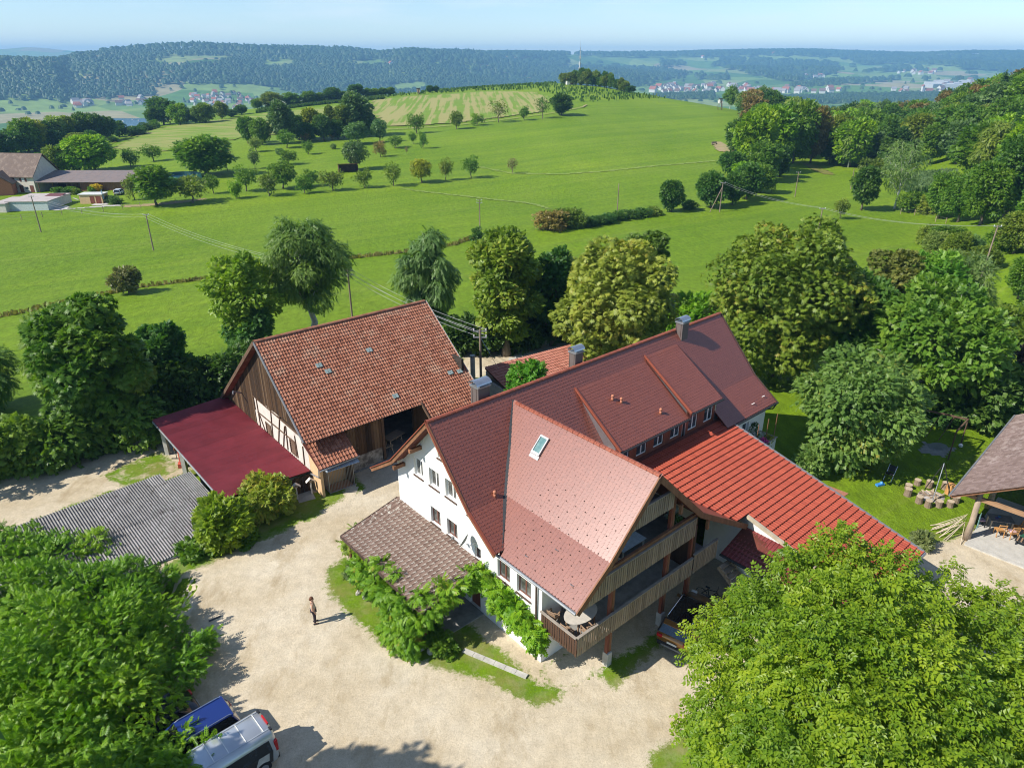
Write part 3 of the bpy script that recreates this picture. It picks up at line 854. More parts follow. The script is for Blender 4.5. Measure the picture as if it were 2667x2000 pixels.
# roof window in the wing roof
def on_wf(a, b, up=0.0):
    i = 1 if b > 1.55 else 0
    (y0, z0), (y1, z1) = wF[i], wF[i + 1]; t = (b - y0) / (y1 - y0); nrm = Vector((0, -(z1 - z0), y1 - y0)).normalized()
    return Vector((a, b, z0 + t * (z1 - z0))) + nrm * up
mb = MB()
for (a0, a1, b0, b1) in ((-4.38, -4.31, 3.28, 4.0), (-3.85, -3.78, 3.28, 4.0), (-4.31, -3.85, 3.28, 3.38), (-4.31, -3.85, 3.93, 4.0)):
    mb.prism([on_wf(a0, b0, 0.03), on_wf(a1, b0, 0.03), on_wf(a1, b1, 0.03), on_wf(a0, b1, 0.03)], on_wf(0, 3, 0.12) - on_wf(0, 3))
sk = mb.obj('roof_window', M_GREYMETAL, house)
mb = MB(); mb.prism([on_wf(-4.31, 3.38, 0.05), on_wf(-3.85, 3.38, 0.05), on_wf(-3.85, 3.93, 0.05), on_wf(-4.31, 3.93, 0.05)], on_wf(0, 3, 0.06) - on_wf(0, 3)); mb.obj('pane', glass('sky_glass', (0.10, 0.20, 0.20), (0.18, 0.28, 0.27)), sk)
mb = MB(); mb.prism([on_wf(-4.42, 3.14, 0.045), on_wf(-3.76, 3.14, 0.045), on_wf(-3.76, 3.27, 0.045), on_wf(-4.42, 3.27, 0.045)], on_wf(0, 3, 0.02) - on_wf(0, 3)); mb.obj('flashing', M_GREYMETAL, sk)
# snow guards on the lower wing slope
sg = MB(); sg.add([(-0.016, 0, 0.0), (0.016, 0, 0.0), (0.016, 0.05, 0.0), (-0.016, 0.05, 0.0), (-0.016, 0.0, 0.065), (0.016, 0.0, 0.065)], [(0, 1, 5, 4), (1, 2, 5), (0, 4, 3), (4, 5, 2, 3)])
sgm = sg.mesh('snow_guard', M_FASCIA)
for j in range(11):
    b = -0.15 + j * 0.29
    for i in range(16):
        a = -2.2 + i * 0.62 + (0.31 if j % 2 else 0.0) - max(0, b) * 0.15
        if a > 2.4 or a < -2.6 - b * 0.95 + 0.3: continue
        p = on_wf(a, b, 0.03); q = on_wf(a, b + 0.1, 0.03)
        o = mesh_obj('snow_guard', sgm, house, p, (math.atan2(q.z - p.z, q.y - p.y), 0, 0))
# vent pipes on the roofs
def vent(p, r, h, m):
    mb = MB(); mb.tube([p, (p[0], p[1], p[2] + h * 0.7)], r * 0.8, 8); mb.ball((p[0], p[1], p[2] + h), r * 1.15, 8, 6); mb.obj('roof_vent', m, house, smooth=True)
M_VENT = simple('vent_clay', (0.42, 0.17, 0.10), 0.6, 0.3)
for a, b in ((-4.55, 0.95), (-5.7, 10.9), (-5.4, 11.35), (-4.1, 13.5)):
    z = float(f_main(np.array([a]))[0])
    if b > 9: z = DORM[0][3] + (a - DORM[0][2]) * (DORM[0][5] - DORM[0][3]) / (DORM[0][4] - DORM[0][2])
    vent((a, b, z - 0.05), 0.09, 0.32, M_VENT)
for a, b in ((-1.2, 0.1), (0.0, 0.9), (1.7, 0.2)):
    p = on_wf(a, b, 0.04); mb = MB(); mb.tube([p + Vector((-0.1, 0, 0.02)), p + Vector((0, -0.08, 0.08)), p + Vector((0.1, 0, 0.02))], 0.02, 5); mb.obj('ladder_hook', M_GREYMETAL, house)
for a, b in ((-3.0, 22.2), (-3.1, 23.6)):
    mb = MB(); z = float(f_main(np.array([a]))[0]) + 0.05; mb.tube([(a, b - 0.15, z), (a + 0.1, b, z + 0.08), (a, b + 0.15, z)], 0.025, 5); mb.obj('ladder_hook', M_FRAMEW, house)
# satellite dish on the front wall
dish = empty('satellite_dish', (-4.95, -0.05, 4.5), 0.0, parent=house)
mb = MB(); k = 18; vs = [(0, 0, 0)]; fs = []
for ring in (1, 2, 3):
    for i in range(k):
        a = 2 * math.pi * i / k; rr = 0.42 * ring / 3; vs.append((rr * math.cos(a), -0.10 * (ring / 3) ** 2, rr * math.sin(a)))
for i in range(k):
    fs.append((0, 1 + i, 1 + (i + 1) % k))
    for ring in (0, 1): fs.append((1 + ring*k + i, 1 + (ring+1)*k + i, 1 + (ring+1)*k + (i+1) % k, 1 + ring*k + (i+1) % k))
mb.add(vs, fs); o = mb.obj('reflector', simple('dish_grey', (0.16, 0.165, 0.17), 0.5, 0.4), dish, (-0.25, -0.45, 0.05), (math.radians(-25), 0, math.radians(-62)), smooth=True)
mb = MB(); mb.tube([(0, 0.05, -0.1), (0, -0.42, -0.1), (-0.15, -0.46, 0.0)], 0.025, 6); mb.tube([(-0.3, -0.5, -0.3), (-0.9, -0.75, 0.05)], 0.015, 5); mb.box(-0.98, -0.86, -0.8, -0.68, 0.0, 0.12); mb.obj('dish_arm', M_GREYMETAL, dish)

# balconies: floor slab, cladding planks, handrail
def balcony(name, a, b0, b1, zb, zt, depth, floor=True, side=None, mat=None, slant=None):
    e = empty(name, (0, 0, 0), 0, parent=house)
    if floor:
        mb = MB(); mb.box(0.004, a - 0.05, b0 + 0.03, b1 - 0.02, zb + 0.06, zb + 0.24); mb.obj('floor', M_CONCDARK, e)
    rr = random.Random(int(zb * 100))
    pm = []
    for k in range(4):
        m_ = MB(); m_.box(-0.013, 0.013, -0.054, 0.054, 0, 1.0); pm.append(m_.mesh('plank', mat or M_SILVER))
    n = int((b1 - b0) / 0.15)
    for i in range(n):
        y = b0 + (i + 0.5) * (b1 - b0) / n
        lo, hi = zb, zt - 0.06
        if slant: hi = min(hi, slant(y))
        if hi - lo < 0.12: continue
        o = bpy.data.objects.new('plank', pm[rr.randrange(4)]); COL.objects.link(o); o.parent = e
        o.location = (a + rr.uniform(-0.008, 0.008), y, lo); o.scale = (1, 1, hi - lo)
    y0 = b0
    if slant:
        while slant(y0) < zt and y0 < b1: y0 += 0.05
    mb = MB(); mb.box(a - 0.09, a + 0.05, y0, b1, zt - 0.055, zt); mb.obj('handrail', M_RAIL, e)
    mb = MB(); mb.box(a - 0.07, a - 0.02, b0, b1, zb + 0.2, zb + 0.3); mb.obj('rail_beam', M_WOODRED, e)
    return e
roof_lim = lambda y: float(np.interp(y, [t[0] for t in wF + wB[1:]], [t[1] for t in wF + wB[1:]])) - 0.22
b1_ = balcony('balcony', 2.4, -0.05, 8.55, 2.25, 3.38, 2.4)
balcony('balcony', 2.4, 0.25, 8.42, 4.80, 5.98, 2.4, slant=roof_lim)
balcony('balcony', 2.4, 2.9, 6.25, 7.55, 8.60, 2.4, slant=roof_lim)
b2_ = balcony('balcony', 2.4, 8.62, 10.75, 2.27, 3.52, 2.4)
# end rail of the lower balcony towards the front, darker and open
pm = MB(); pm.box(-0.06, 0.06, -0.012, 0.012, 0, 1.0); pm = pm.mesh('plank', M_DARKPLANK)
for i in range(15):
    o = bpy.data.objects.new('plank', pm); COL.objects.link(o); o.parent = b1_; o.location = (0.12 + i * 0.158, -0.08, 2.27 + 0.03 * math.sin(i * 2.1)); o.scale = (1, 1, 1.02)
mb = MB(); mb.box(0.02, 2.36, -0.15, -0.03, 3.30, 3.36); mb.obj('handrail', M_RAIL, b1_)
# posts
for b in (2.38, 6.5, 8.58):
    e = empty('balcony_post', (2.18, b, 0), 0, parent=house)
    mb = MB(); mb.box(-0.17, 0.17, -0.17, 0.17, -0.1, 0.82); mb.obj('post_base', M_CONC, e, bevel=0.02)
    top = min(roof_lim(b) , 6.2 if b > 8 else 8.0)
    for s in (-0.085, 0.085):
        mb = MB(); mb.box(-0.08, 0.08, s - 0.07, s + 0.07, 0.823, top); mb.obj('timber', M_WOODRED if s < 0 else M_WOOD, e)
for b, z0, z1 in ((5.9, 7.6, 9.0), (3.3, 7.6, 8.7)):
    mb = MB(); mb.box(2.2, 2.34, b - 0.07, b + 0.07, z0, z1 - 0.1); mb.obj('gable_strut', M_WOOD, house)
# gable tie beams and brackets under the wing's far eave
mb = MB(); mb.beam((2.3, 0.9, 6.1), (2.3, 8.3, 6.1), 0.14, 0.18); mb.obj('tie_beam', M_WOOD, house)
for b, z in ((6.6, 7.55), (9.15, 5.45)):
    mb = MB(); mb.box(2.52, 2.66, b - 0.07, b + 0.07, z - 0.45, z + 0.1); mb.obj('pendant', M_WOOD, house)
# fascia of the floor slab between the levels seen below the eave
mb = MB(); mb.box(-0.0, 2.3, 8.6, 8.75, 2.3, 5.3); mb.obj('side_screen', M_DARKPLANK, house)

# small balcony at the far end
fb = empty('balcony', (0, 0, 0), 0, parent=house)
mb = MB(); mb.box(-3.05, -1.75, 19.6, 23.9, 2.02, 2.2); mb.obj('floor', M_CONCDARK, fb)
mb = MB(); mb.box(-0.012, 0.012, -0.028, 0.028, 0, 0.95); pk = mb.mesh('baluster', M_FRAMEW)
for i in range(46):
    mesh_obj('baluster', pk, fb, (-1.78, 19.75 + i * 0.09, 2.22))
for i in range(13): mesh_obj('baluster', pk, fb, (-3.0 + i * 0.095, 23.86, 2.22), (0, 0, math.pi / 2))
mb = MB(); mb.box(-1.83, -1.73, 19.7, 23.95, 3.17, 3.21); mb.box(-3.05, -1.83, 23.83, 23.9, 3.17, 3.21); mb.obj('handrail', M_RAIL, fb)
for b in (19.9, 21.4, 22.6, 23.7):
    mb = MB(); mb.tube([(-1.9, b, 3.0), (-1.9, b, 5.0 if b > 20 else 4.6)], 0.03, 6); mb.obj('rail_pole', M_WOOD, fb)

# ------------------------------------------------------------------ the long red wing
red = empty('red_roofed_wing', (HX, HY, 0.0), HROT, 'long low wing with bright red pan tile roof joined to the farmhouse', 'building')
bpy.context.view_layer.update()
def keep_red(x, y, z): return ((z > f_wing(y) + 0.02) | (x > AE)) & ((x > -3.55) | (y > 19)) & ((y > 13.0) | (x < AE))
ra0, ra1, rb0, rb1 = -3.6, 9.75, 9.8, 19.4
zr = lambda a: float(5.62 - 0.2385 * (a + 3.6))
slab(red, [(ra0, 10.2, zr(ra0)), (ra0, rb1, zr(ra0)), (2.6, rb1, zr(2.6)), (2.6, 12.2, zr(2.6))], 0.14, M_ROOFSLAB)
slab(red, [(2.6, 13.0, zr(2.6)), (2.6, rb1, zr(2.6)), (ra1, rb1, zr(ra1)), (ra1, 13.0, zr(ra1))], 0.14, M_ROOFSLAB)
Ls = math.hypot(ra1 - ra0, zr(ra0) - zr(ra1))
lay_tiles(red, [((ra1, 10.0, zr(ra1)), (0, 1, 0), (ra0 - ra1, 0, zr(ra0) - zr(ra1)), rb1 - 10.0, Ls, keep_red)], tile_pan(0.215, 0.40, 0.035, 0.04, 0.075), 0.215, 0.385, M_REDTILE, 8, stagger=False)
mb = MB(); mb.beam((ra0, rb1 + 0.05, zr(ra0) + 0.0), (ra1, rb1 + 0.05, zr(ra1) + 0.0), 0.14, 0.2); mb.obj('verge_board', M_GREYMETAL, red)
mb = MB(); mb.beam((2.7, 12.93, zr(2.7) - 0.03), (ra1, 12.93, zr(ra1) - 0.03), 0.16, 0.2); mb.obj('verge_board', simple('beige_board', (0.42, 0.36, 0.27), 0.7, 0.3), red)
mb = MB(); mb.tube([(ra1 + 0.06, 12.9, zr(ra1) - 0.03), (ra1 + 0.06, rb1 + 0.1, zr(ra1) - 0.03)], 0.08, 8); mb.obj('gutter', M_GREYMETAL, red)
mb = MB(); wall_run(mb, 0, 13.3, 0.25, 0.02, 9.2, 0.0, [(0.02, 4.2), (9.2, 2.15)], [(6.6, 7.6, 0.05, 2.0)]); mb.obj('wall', M_WHITE, red)
mb = MB(); wall_run(mb, 1, 9.0, 0.25, 13.56, 18.8, 0.0, [(13, 2.3), (19, 2.3)]); mb.obj('wall', M_WHITE, red)
mb = MB(); wall_run(mb, 0, 18.8, 0.25, -3.0, 9.25, 0.0, [(-3.0, 5.1), (9.25, 2.2)]); mb.obj('wall', M_WHITE, red)
# maroon lean-to along its near side
lt = empty('lean_to', (0, 0, 0), 0, parent=red)
la0, la1 = 2.5, 8.9; lb0, lz0, lb1, lz1 = 11.05, 2.42, 13.1, 3.1
slab(lt, [(la0, lb0, lz0), (la1, lb0, lz0), (la1, lb1, 2.75), (la0, lb1, lz1 + 0.1)], 0.1, M_ROOFSLAB)
bpy.context.view_layer.update()
lt.matrix_basis = Matrix.Identity(4)



lay_tiles(red, [((la0, lb0, lz0), (1, 0, 0), (0, lb1 - lb0, lz1 - lz0), la1 - la0, math.hypot(lb1 - lb0, lz1 - lz0) + 0.05, None)], tile_pan(0.215, 0.34, 0.03, 0.025, 0.04), 0.215, 0.33, M_MAROON, 9, name='maroon_tile', stagger=False, budget=150)
mb = MB(); mb.tube([(la0, lb0 - 0.06, lz0 - 0.04), (la1, lb0 - 0.06, lz0 - 0.04)], 0.07, 8); mb.obj('gutter', M_DARKMETAL, red)
mb = MB(); wall_run(mb, 0, 11.5, 0.25, 3.3, 8.8, 0.0, [(3.3, 2.42), (8.8, 2.42)], [(6.7, 8.0, 0.05, 1.95)]); mb.obj('wall', M_WHITE, red)
mb = MB(); wall_run(mb, 1, 3.05, 0.25, 11.5, 13.3, 0.0, [(11.5, 2.42), (13.3, 3.0)]); mb.obj('wall', M_WHITE, red)
mb = MB(); mb.box(6.7, 8.0, 11.62, 11.68, 0.05, 1.95); mb.obj('door', M_DARKPLANK, red)
mb = MB(); mb.box(5.9, 6.65, 11.42, 11.497, 0.1, 2.2); mb.obj('board_panel', simple('pale_board', (0.50, 0.42, 0.30), 0.7, 0.2), red)
# outside stair down from the lower balcony
st = empty('outside_stair', (HX, HY, 0.0), HROT, 'wooden outside stair descending beside the white wall under the maroon roof', 'stair')
for s in (0.0, 0.9):
    mb = MB(); mb.beam((2.9, 10.3 + s, 2.15), (6.0, 10.3 + s, 0.0), 0.06, 0.26); mb.obj('stringer', M_SILVER, st)
for i in range(12):
    t = (i + 0.5) / 12; x = 2.9 + 3.1 * t; z = 2.22 - 2.15 * t
    mb = MB(); mb.box(x - 0.14, x + 0.14, 10.27, 11.23, z - 0.02, z + 0.03); mb.obj('tread', M_SILVER, st)

# ------------------------------------------------------------------ porch with the weathered brown roof
porch = empty('porch', (HX, HY, 0.0), HROT, 'open porch with weathered brown tile roof against the white gable wall', 'porch')
bpy.context.view_layer.update()
pa0, pa1, pb0, pz0, pz1 = -12.45, -4.35, -3.85, 2.42, 3.36
slab(porch, [(pa0, pb0, pz0), (pa1, pb0, pz0), (pa1, -0.01, pz1), (pa0, -0.01, pz1)], 0.10, M_FASCIA)
lay_tiles(porch, [((pa0, pb0, pz0), (1, 0, 0), (0, -0.02 - pb0, pz1 - pz0), pa1 - pa0, math.hypot(pb0, pz1 - pz0), None)], tile_pan(0.30, 0.36, 0.035, 0.02, 0.035), 0.30, 0.335, M_BROWNTILE, 12, stagger=False)
for nm, p, q in (('fascia', (pa0 - 0.02, pb0, pz0 - 0.03), (pa0 - 0.02, 0.0, pz1 - 0.03)), ('fascia', (pa0, pb0 - 0.02, pz0 - 0.03), (pa1, pb0 - 0.02, pz0 - 0.03)), ('fascia', (pa1 + 0.02, pb0, pz0 - 0.03), (pa1 + 0.02, 0.0, pz1 - 0.03))):
    mb = MB(); mb.beam(p, q, 0.06, 0.16); mb.obj(nm, M_FASCIA, porch)
for a in (-12.1, -8.4, -4.7):
    mb = MB(); mb.box(a - 0.08, a + 0.08, -3.6, -3.44, 0.0, 2.36); mb.obj('post', M_WOOD, porch)
mb = MB(); mb.beam((pa0 + 0.1, -3.52, 2.30), (pa1 - 0.1, -3.52, 2.30), 0.12, 0.14); mb.obj('beam', M_WOOD, porch)
mb = MB(); mb.box(-12.4, -4.4, -3.7, -0.01, 0.0, 0.06); mb.obj('floor', M_CONCDARK, porch)

# ------------------------------------------------------------------ the barn
BROT = math.radians(-50.0)
barn = empty('barn', (-13.62, 40.60, 0.0), BROT, 'old barn with mossy clay pan tile roof, plank gable and half timbered white wall', 'barn')
bpy.context.view_layer.update()
M_BARNPLANK = simple('barn_plank', (0.085, 0.050, 0.028), 0.85, 0.15, var=0.45, scale=2.2, stretch=(1, 1, 0.10), bmp=0.4, dirt=((0.30, 0.21, 0.13), 1.3, 0.62, 0.6))
M_BARNPLANK2 = simple('barn_plank_dark', (0.050, 0.032, 0.021), 0.85, 0.15, var=0.45, scale=2.2, stretch=(1, 1, 0.10), bmp=0.4)
M_BARNPLANK3 = simple('barn_plank_pale', (0.140, 0.092, 0.055), 0.85, 0.15, var=0.35, scale=2.2, stretch=(1, 1, 0.10), bmp=0.4)
M_LIME = simple('lime_render', (0.60, 0.55, 0.49), 0.9, 0.1, var=0.12, scale=1.5, bmp=0.3, dirt=((0.34, 0.29, 0.23), 1.1, 0.58, 0.7))
M_TIMBER = simple('old_timber', (0.12, 0.075, 0.050), 0.8, 0.2, var=0.35, scale=3.0)
M_BEIGE = simple('ochre_render', (0.62, 0.42, 0.24), 0.85, 0.15, var=0.10, scale=2.0, dirt=((0.42, 0.30, 0.2), 1.5, 0.6, 0.6))
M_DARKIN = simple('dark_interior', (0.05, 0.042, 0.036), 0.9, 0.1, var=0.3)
RX, RZ, EZ, BX, BZ, BL = -6.45, 9.2, 4.1, -16.7, 1.05, 14.1
zb_front = lambda x: EZ + (x / RX) * (RZ - EZ)
slab(barn, [(0, 0, EZ), (0, 9.15, EZ), (RX, 9.15, RZ), (RX, 0, RZ)], 0.14, M_ROOFSLAB)
slab(barn, [(1.9, 9.15, zb_front(1.9)), (1.9, BL, zb_front(1.9)), (RX, BL, RZ), (RX, 9.15, RZ)], 0.14, M_ROOFSLAB)
slab(barn, [(BX, 0, BZ), (BX, BL, BZ), (RX, BL, RZ), (RX, 0, RZ)], 0.14, M_BARNTILE)
sl = [((1.9, 0.0, zb_front(1.9)), (0, 1, 0), (RX - 1.9, 0, RZ - zb_front(1.9)), BL, math.hypot(RX - 1.9, RZ - zb_front(1.9)), lambda x, y, z: (x < 0.02) | (y > 9.15))]
lay_tiles(barn, sl, tile_pan(0.205, 0.32, 0.04, 0.03, 0.05), 0.205, 0.285, M_BARNTILE, 21, stagger=False, wob=0.012)
ridge_row(barn, (RX, 0, RZ + 0.02), (RX, BL, RZ + 0.02), M_BARNTILE, r=0.14, L=0.40)
def bedge(pl, w, h, m, name):
    mb = MB()
    for p, q in zip(pl[:-1], pl[1:]): mb.beam(p, q, w, h)
    return mb.obj(name, m, barn)
bedge([(0, -0.04, EZ - 0.02), (RX, -0.04, RZ - 0.02)], 0.06, 0.2, M_GREYMETAL, 'verge_board')
bedge([(BX, -0.04, BZ - 0.02), (RX, -0.04, RZ - 0.02)], 0.06, 0.26, M_TIMBER, 'verge_board')
bedge([(1.9, BL + 0.03, zb_front(1.9)), (RX, BL + 0.03, RZ)], 0.06, 0.2, M_CONC, 'verge_board')
bedge([(1.9, 9.1, zb_front(1.9) + 0.02), (0, 9.1, EZ + 0.04)], 0.08, 0.18, M_TIMBER, 'verge_board')
mb = MB(); mb.tube([(0.07, 0, EZ - 0.06), (0.07, 9.1, EZ - 0.06)], 0.07, 6); mb.obj('gutter', M_DARKMETAL, barn)
# gable: lime wall below, planks above, timbers and shutters
zg = lambda x: (EZ + (x / RX) * (RZ - EZ)) if x > RX else (RZ + (x - RX) / (BX - RX) * (BZ - RZ))
SHUT = [(-8.15, -7.15, 1.22, 2.25), (-3.8, -2.85, 1.55, 2.65)]
mb = MB(); wall_run(mb, 0, 0.5, 0.3, -10.1, -0.75, -1.6, [(-10.1, 3.95), (-0.75, 3.5)], SHUT); mb.obj('wall', M_LIME, barn)
mb = MB(); wall_run(mb, 0, 0.56, 0.3, BX + 0.8, -10.1, -1.6, [(BX, 1.0), (-14.5, 2.5), (-10.1, 3.95)]); mb.obj('wall', M_BARNPLANK2, barn)
mb = MB(); wall_run(mb, 0, 0.56, 0.2, -12.6, -0.75, 3.2, [(BX, BZ - 0.1), (RX, RZ - 0.25), (0, EZ - 0.2)]); mb.obj('wall', M_BARNPLANK2, barn)
rr = random.Random(8)
pmesh = {}
x = -15.6
while x < -0.85:
    w = rr.uniform(0.15, 0.2); top = zg(x + w / 2) - 0.22
    lo = 3.72 + (x + 9.1) * 0.055 if x > -9.9 else (0.9 if x < -10.0 else 2.6)
    if top - lo > 0.2:
        m = rr.choice((M_BARNPLANK, M_BARNPLANK, M_BARNPLANK2, M_BARNPLANK3, M_BARNPLANK2))
        key = (m.name, rr.randrange(3))
        if key not in pmesh:
            q = MB(); q.box(0, 0.16, 0, 0.025, 0, 1); pmesh[key] = q.mesh('plank', m)
        o = bpy.data.objects.new('plank', pmesh[key]); COL.objects.link(o); o.parent = barn
        o.location = (x, 0.44 + rr.uniform(0, 0.012), lo + rr.uniform(-0.04, 0.04)); o.scale = (w / 0.165, 1, top - lo)
    x += w + 0.012
for x0, x1, z0, z1 in SHUT:
    e = empty('louvred_window', (0, 0, 0), parent=barn)
    for k in range(7):
        mb = MB(); z = z0 + (k + 0.5) * (z1 - z0) / 7; mb.beam((x0 + 0.06, 0.54, z), (x1 - 0.06, 0.54, z), 0.02, 0.12, up=(0, 0.7, 0.7)); mb.obj('slat', M_TIMBER, e)
    mb = MB(); mb.box(x0, x0 + 0.07, 0.46, 0.56, z0, z1); mb.box(x1 - 0.07, x1, 0.46, 0.56, z0, z1); mb.box(x0 + 0.07, x1 - 0.07, 0.46, 0.56, z0, z0 + 0.07); mb.box(x0 + 0.07, x1 - 0.07, 0.46, 0.56, z1 - 0.07, z1); mb.obj('frame', M_TIMBER, e)
for p, q in (((-9.3, 1.2), (-9.3, 3.75)), ((-7.0, 1.3), (-6.6, 3.8)), ((-6.0, 1.3), (-5.0, 3.85)), ((-5.1, 1.4), (-4.3, 3.4)), ((-4.3, 1.5), (-4.1, 3.5)), ((-2.6, 1.6), (-2.7, 3.3)), ((-1.6, 1.5), (-1.5, 3.0)), ((-9.4, 2.55), (-2.8, 2.75)), ((-8.4, 1.3), (-9.2, 2.6)), ((-9.9, 3.72), (-1.0, 3.68))):
    mb = MB(); mb.beam((p[0], 0.485, p[1]), (q[0], 0.485, q[1]), 0.06, 0.11, up=(0, 1, 0)); mb.obj('timber', M_TIMBER, barn)
mb = MB(); mb.tube([(-12.3, 0.4, 3.1), (-12.1, -0.25, 3.5), (-11.6, -0.45, 3.5)], 0.06, 6); mb.obj('lamp_arm', M_GREYMETAL, barn)
# front: plank wall over a limewashed base, wide opening, dark inside
mb = MB(); wall_run(mb, 1, -1.05, 0.22, 0.8, 6.05, 1.2, [(0, EZ - 0.2), (7, EZ - 0.2)]); mb.obj('wall', M_BARNPLANK2, barn)
x = 3.1
while x < 6.0:
    w = rr.uniform(0.16, 0.22)
    m = rr.choice((M_BARNPLANK, M_BARNPLANK2, M_BARNPLANK3, M_BARNPLANK))
    q = MB(); q.box(-0.83, -0.80, x, x + w, 1.15 + rr.uniform(-.05, .05), EZ - 0.28); q.obj('plank', m, barn); x += w + 0.012
mb = MB(); wall_run(mb, 1, -1.07, 0.27, 0.8, 6.1, 0.0, [(0, 1.19), (7, 1.19)]); mb.obj('base_wall', simple('stained_limewash', (0.40, 0.37, 0.32), 0.9, 0.1, var=0.3, scale=1.5, dirt=((0.12, 0.10, 0.085), 1.4, 0.45, 0.85)), barn)
mb = MB(); mb.box(-1.05, -0.8, 8.9, 13.9, 0, EZ - 0.25); mb.obj('wall', M_BARNPLANK2, barn)
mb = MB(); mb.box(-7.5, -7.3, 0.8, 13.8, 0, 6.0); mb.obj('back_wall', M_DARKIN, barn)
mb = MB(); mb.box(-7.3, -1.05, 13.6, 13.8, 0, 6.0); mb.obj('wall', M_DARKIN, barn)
mb = MB(); mb.box(-7.3, -0.6, 0.9, 13.9, 0.0, 0.05); mb.obj('floor', M_CONCDARK, barn)
for y in (6.2, 8.9):
    mb = MB(); mb.box(-1.02, -0.82, y, y + 0.2, 0.05, EZ - 0.3); mb.obj('post', M_TIMBER, barn)
mb = MB(); mb.box(-16.4, -0.9, 13.55, 13.9, -1.6, 1.0); mb.obj('wall', M_LIME, barn)
# glass tiles
for (x, y) in ((-4.0, 7.25), (-3.4, 3.6), (-0.75, 7.3), (-1.0, 13.2), (-1.1, 12.4), (-3.9, 3.2)):
    v = Vector((RX, 0, RZ - EZ)).normalized(); n3 = v.cross(Vector((0, 1, 0))); n3 = n3 if n3.z > 0 else -n3
    p = Vector((x, y, zb_front(x))) + n3 * 0.09
    for k in (0, 1):
        mb = MB(); q = p + Vector((0, 0.235 * k, 0)); mb.prism([q, q + Vector((0, 0.2, 0)), q + Vector((0, 0.2, 0)) + v * 0.33, q + v * 0.33], n3 * 0.03)
        mb.obj('glass_tile', glass('roof_glass', (0.22, 0.30, 0.28), (0.34, 0.42, 0.40)), barn)

# small annex with its own tiled roof
annex = empty('barn_annex', (-13.62, 40.60, 0.0), BROT, 'small ochre annex with tiled lean-to roof at the near barn corner', 'annex')
bpy.context.view_layer.update()
an = [(1.25, 0.32, 2.42), (1.05, 3.3, 2.42), (-0.78, 2.95, 3.72), (-0.78, 0.15, 3.80)]
slab(annex, [an[0], an[1], an[2], an[3]], 0.1, M_ROOFSLAB)
lay_tiles(annex, [((1.2, 0.32, 2.44), (0, 1, 0), (-1.98, 0, 1.30), 2.9, math.hypot(1.98, 1.30), None)], tile_pan(0.235, 0.38, 0.05, 0.03, 0.05), 0.235, 0.345, M_BARNTILE, 22, stagger=False, wob=0.01)
mb = MB(); wall_run(mb, 0, 0.5, 0.2, -0.78, 0.75, -0.9, [(-0.78, 3.65), (0.75, 2.62)]); mb.obj('wall', M_BEIGE, annex)
mb = MB(); wall_run(mb, 1, -0.6, 0.2, 0.7, 2.84, -0.3, [(0, 3.3), (4, 3.3)]); mb.obj('wall', M_BEIGE, annex)
mb = MB(); wall_run(mb, 0, 2.85, 0.2, -0.78, 0.54, 0.0, [(-0.78, 3.55), (0.75, 2.55)]); mb.obj('wall', M_BARNPLANK, annex)
mb = MB(); mb.tube([(1.3, 0.3, 2.38), (1.1, 3.3, 2.36)], 0.06, 6); mb.obj('gutter', M_GREYMETAL, annex)
mb = MB(); mb.tube([(0.85, 0.42, 2.3), (0.72, 0.42, 1.6), (-0.4, 0.40, 1.35), (-0.6, 0.40, 1.3)], 0.05, 6); mb.obj('downpipe', M_GREYMETAL, annex)

# red corrugated lean-to
M_REDSHEET = simple('red_sheet_metal', (0.205, 0.030, 0.040), 0.55, 0.4, var=0.16, scale=0.7, each=0.10, dirt=((0.36, 0.12, 0.10), 6.0, 0.72, 0.5))
shed = empty('lean_to_shed', (-20.0, 44.0, -1.5), 0.0, 'open lean-to shed with dark red corrugated metal roof beside the barn gable', 'shed')
BW = lambda x, y, z: np.array([-13.62 + math.cos(BROT) * x - math.sin(BROT) * y, 40.60 + math.sin(BROT) * x + math.cos(BROT) * y, z])
o_l = np.array([-28.0, 49.05, 1.25]); o_r = np.array([-18.45, 38.05, 1.30]); w_r_ = BW(-0.55, 0.43, 1.42); w_l_ = BW(-16.6, 0.43, 1.15)
L0 = np.array([-20.0, 44.0, -1.5])
def corrugated(parent, name, A, B, C, D, n, amp, mat, th=0.03, sheets=1, sub=4):
    """ribbed sheet with ribs from edge A-B to edge D-C, n ribs along A-B, laid as separate sheets"""
    A, B, C, D = (np.asarray(q, float) for q in (A, B, C, D))
    nn = unit(np.cross(B - A, D - A)); nn = nn if nn[2] > 0 else -nn
    per = n // sheets
    for s in range(sheets):
        k0 = s * per; k1 = n if s == sheets - 1 else (s + 1) * per
        i = np.arange((k1 - k0) * sub + 1) / sub + k0
        t = np.clip(i / n, 0, 1)
        h = amp * np.clip(0.5 + 0.9 * np.cos(2 * np.pi * i), 0, 1) + 0.004 * (s % 2)
        R0 = A + (B - A) * t[:, None] + nn * h[:, None]; R1 = D + (C - D) * t[:, None] + nn * h[:, None]
        m = len(i); V = np.concatenate([R0, R1, R0 - nn * th, R1 - nn * th])
        q = np.arange(m - 1)
        F = np.concatenate([np.stack([q, q + 1, m + q + 1, m + q], 1), np.stack([2*m + q, 3*m + q, 3*m + q + 1, 2*m + q + 1], 1),
                            np.stack([q, 2*m + q, 2*m + q + 1, q + 1], 1), np.stack([m + q, m + q + 1, 3*m + q + 1, 3*m + q], 1)])
        mesh_obj(name, np_mesh(name, V, F, mat=mat), parent)
corrugated(shed, 'roof_sheet', o_l - L0, o_r - L0, w_r_ - L0, w_l_ - L0, 51, 0.13, M_REDSHEET, sheets=17)
dv = (o_r - o_l); 
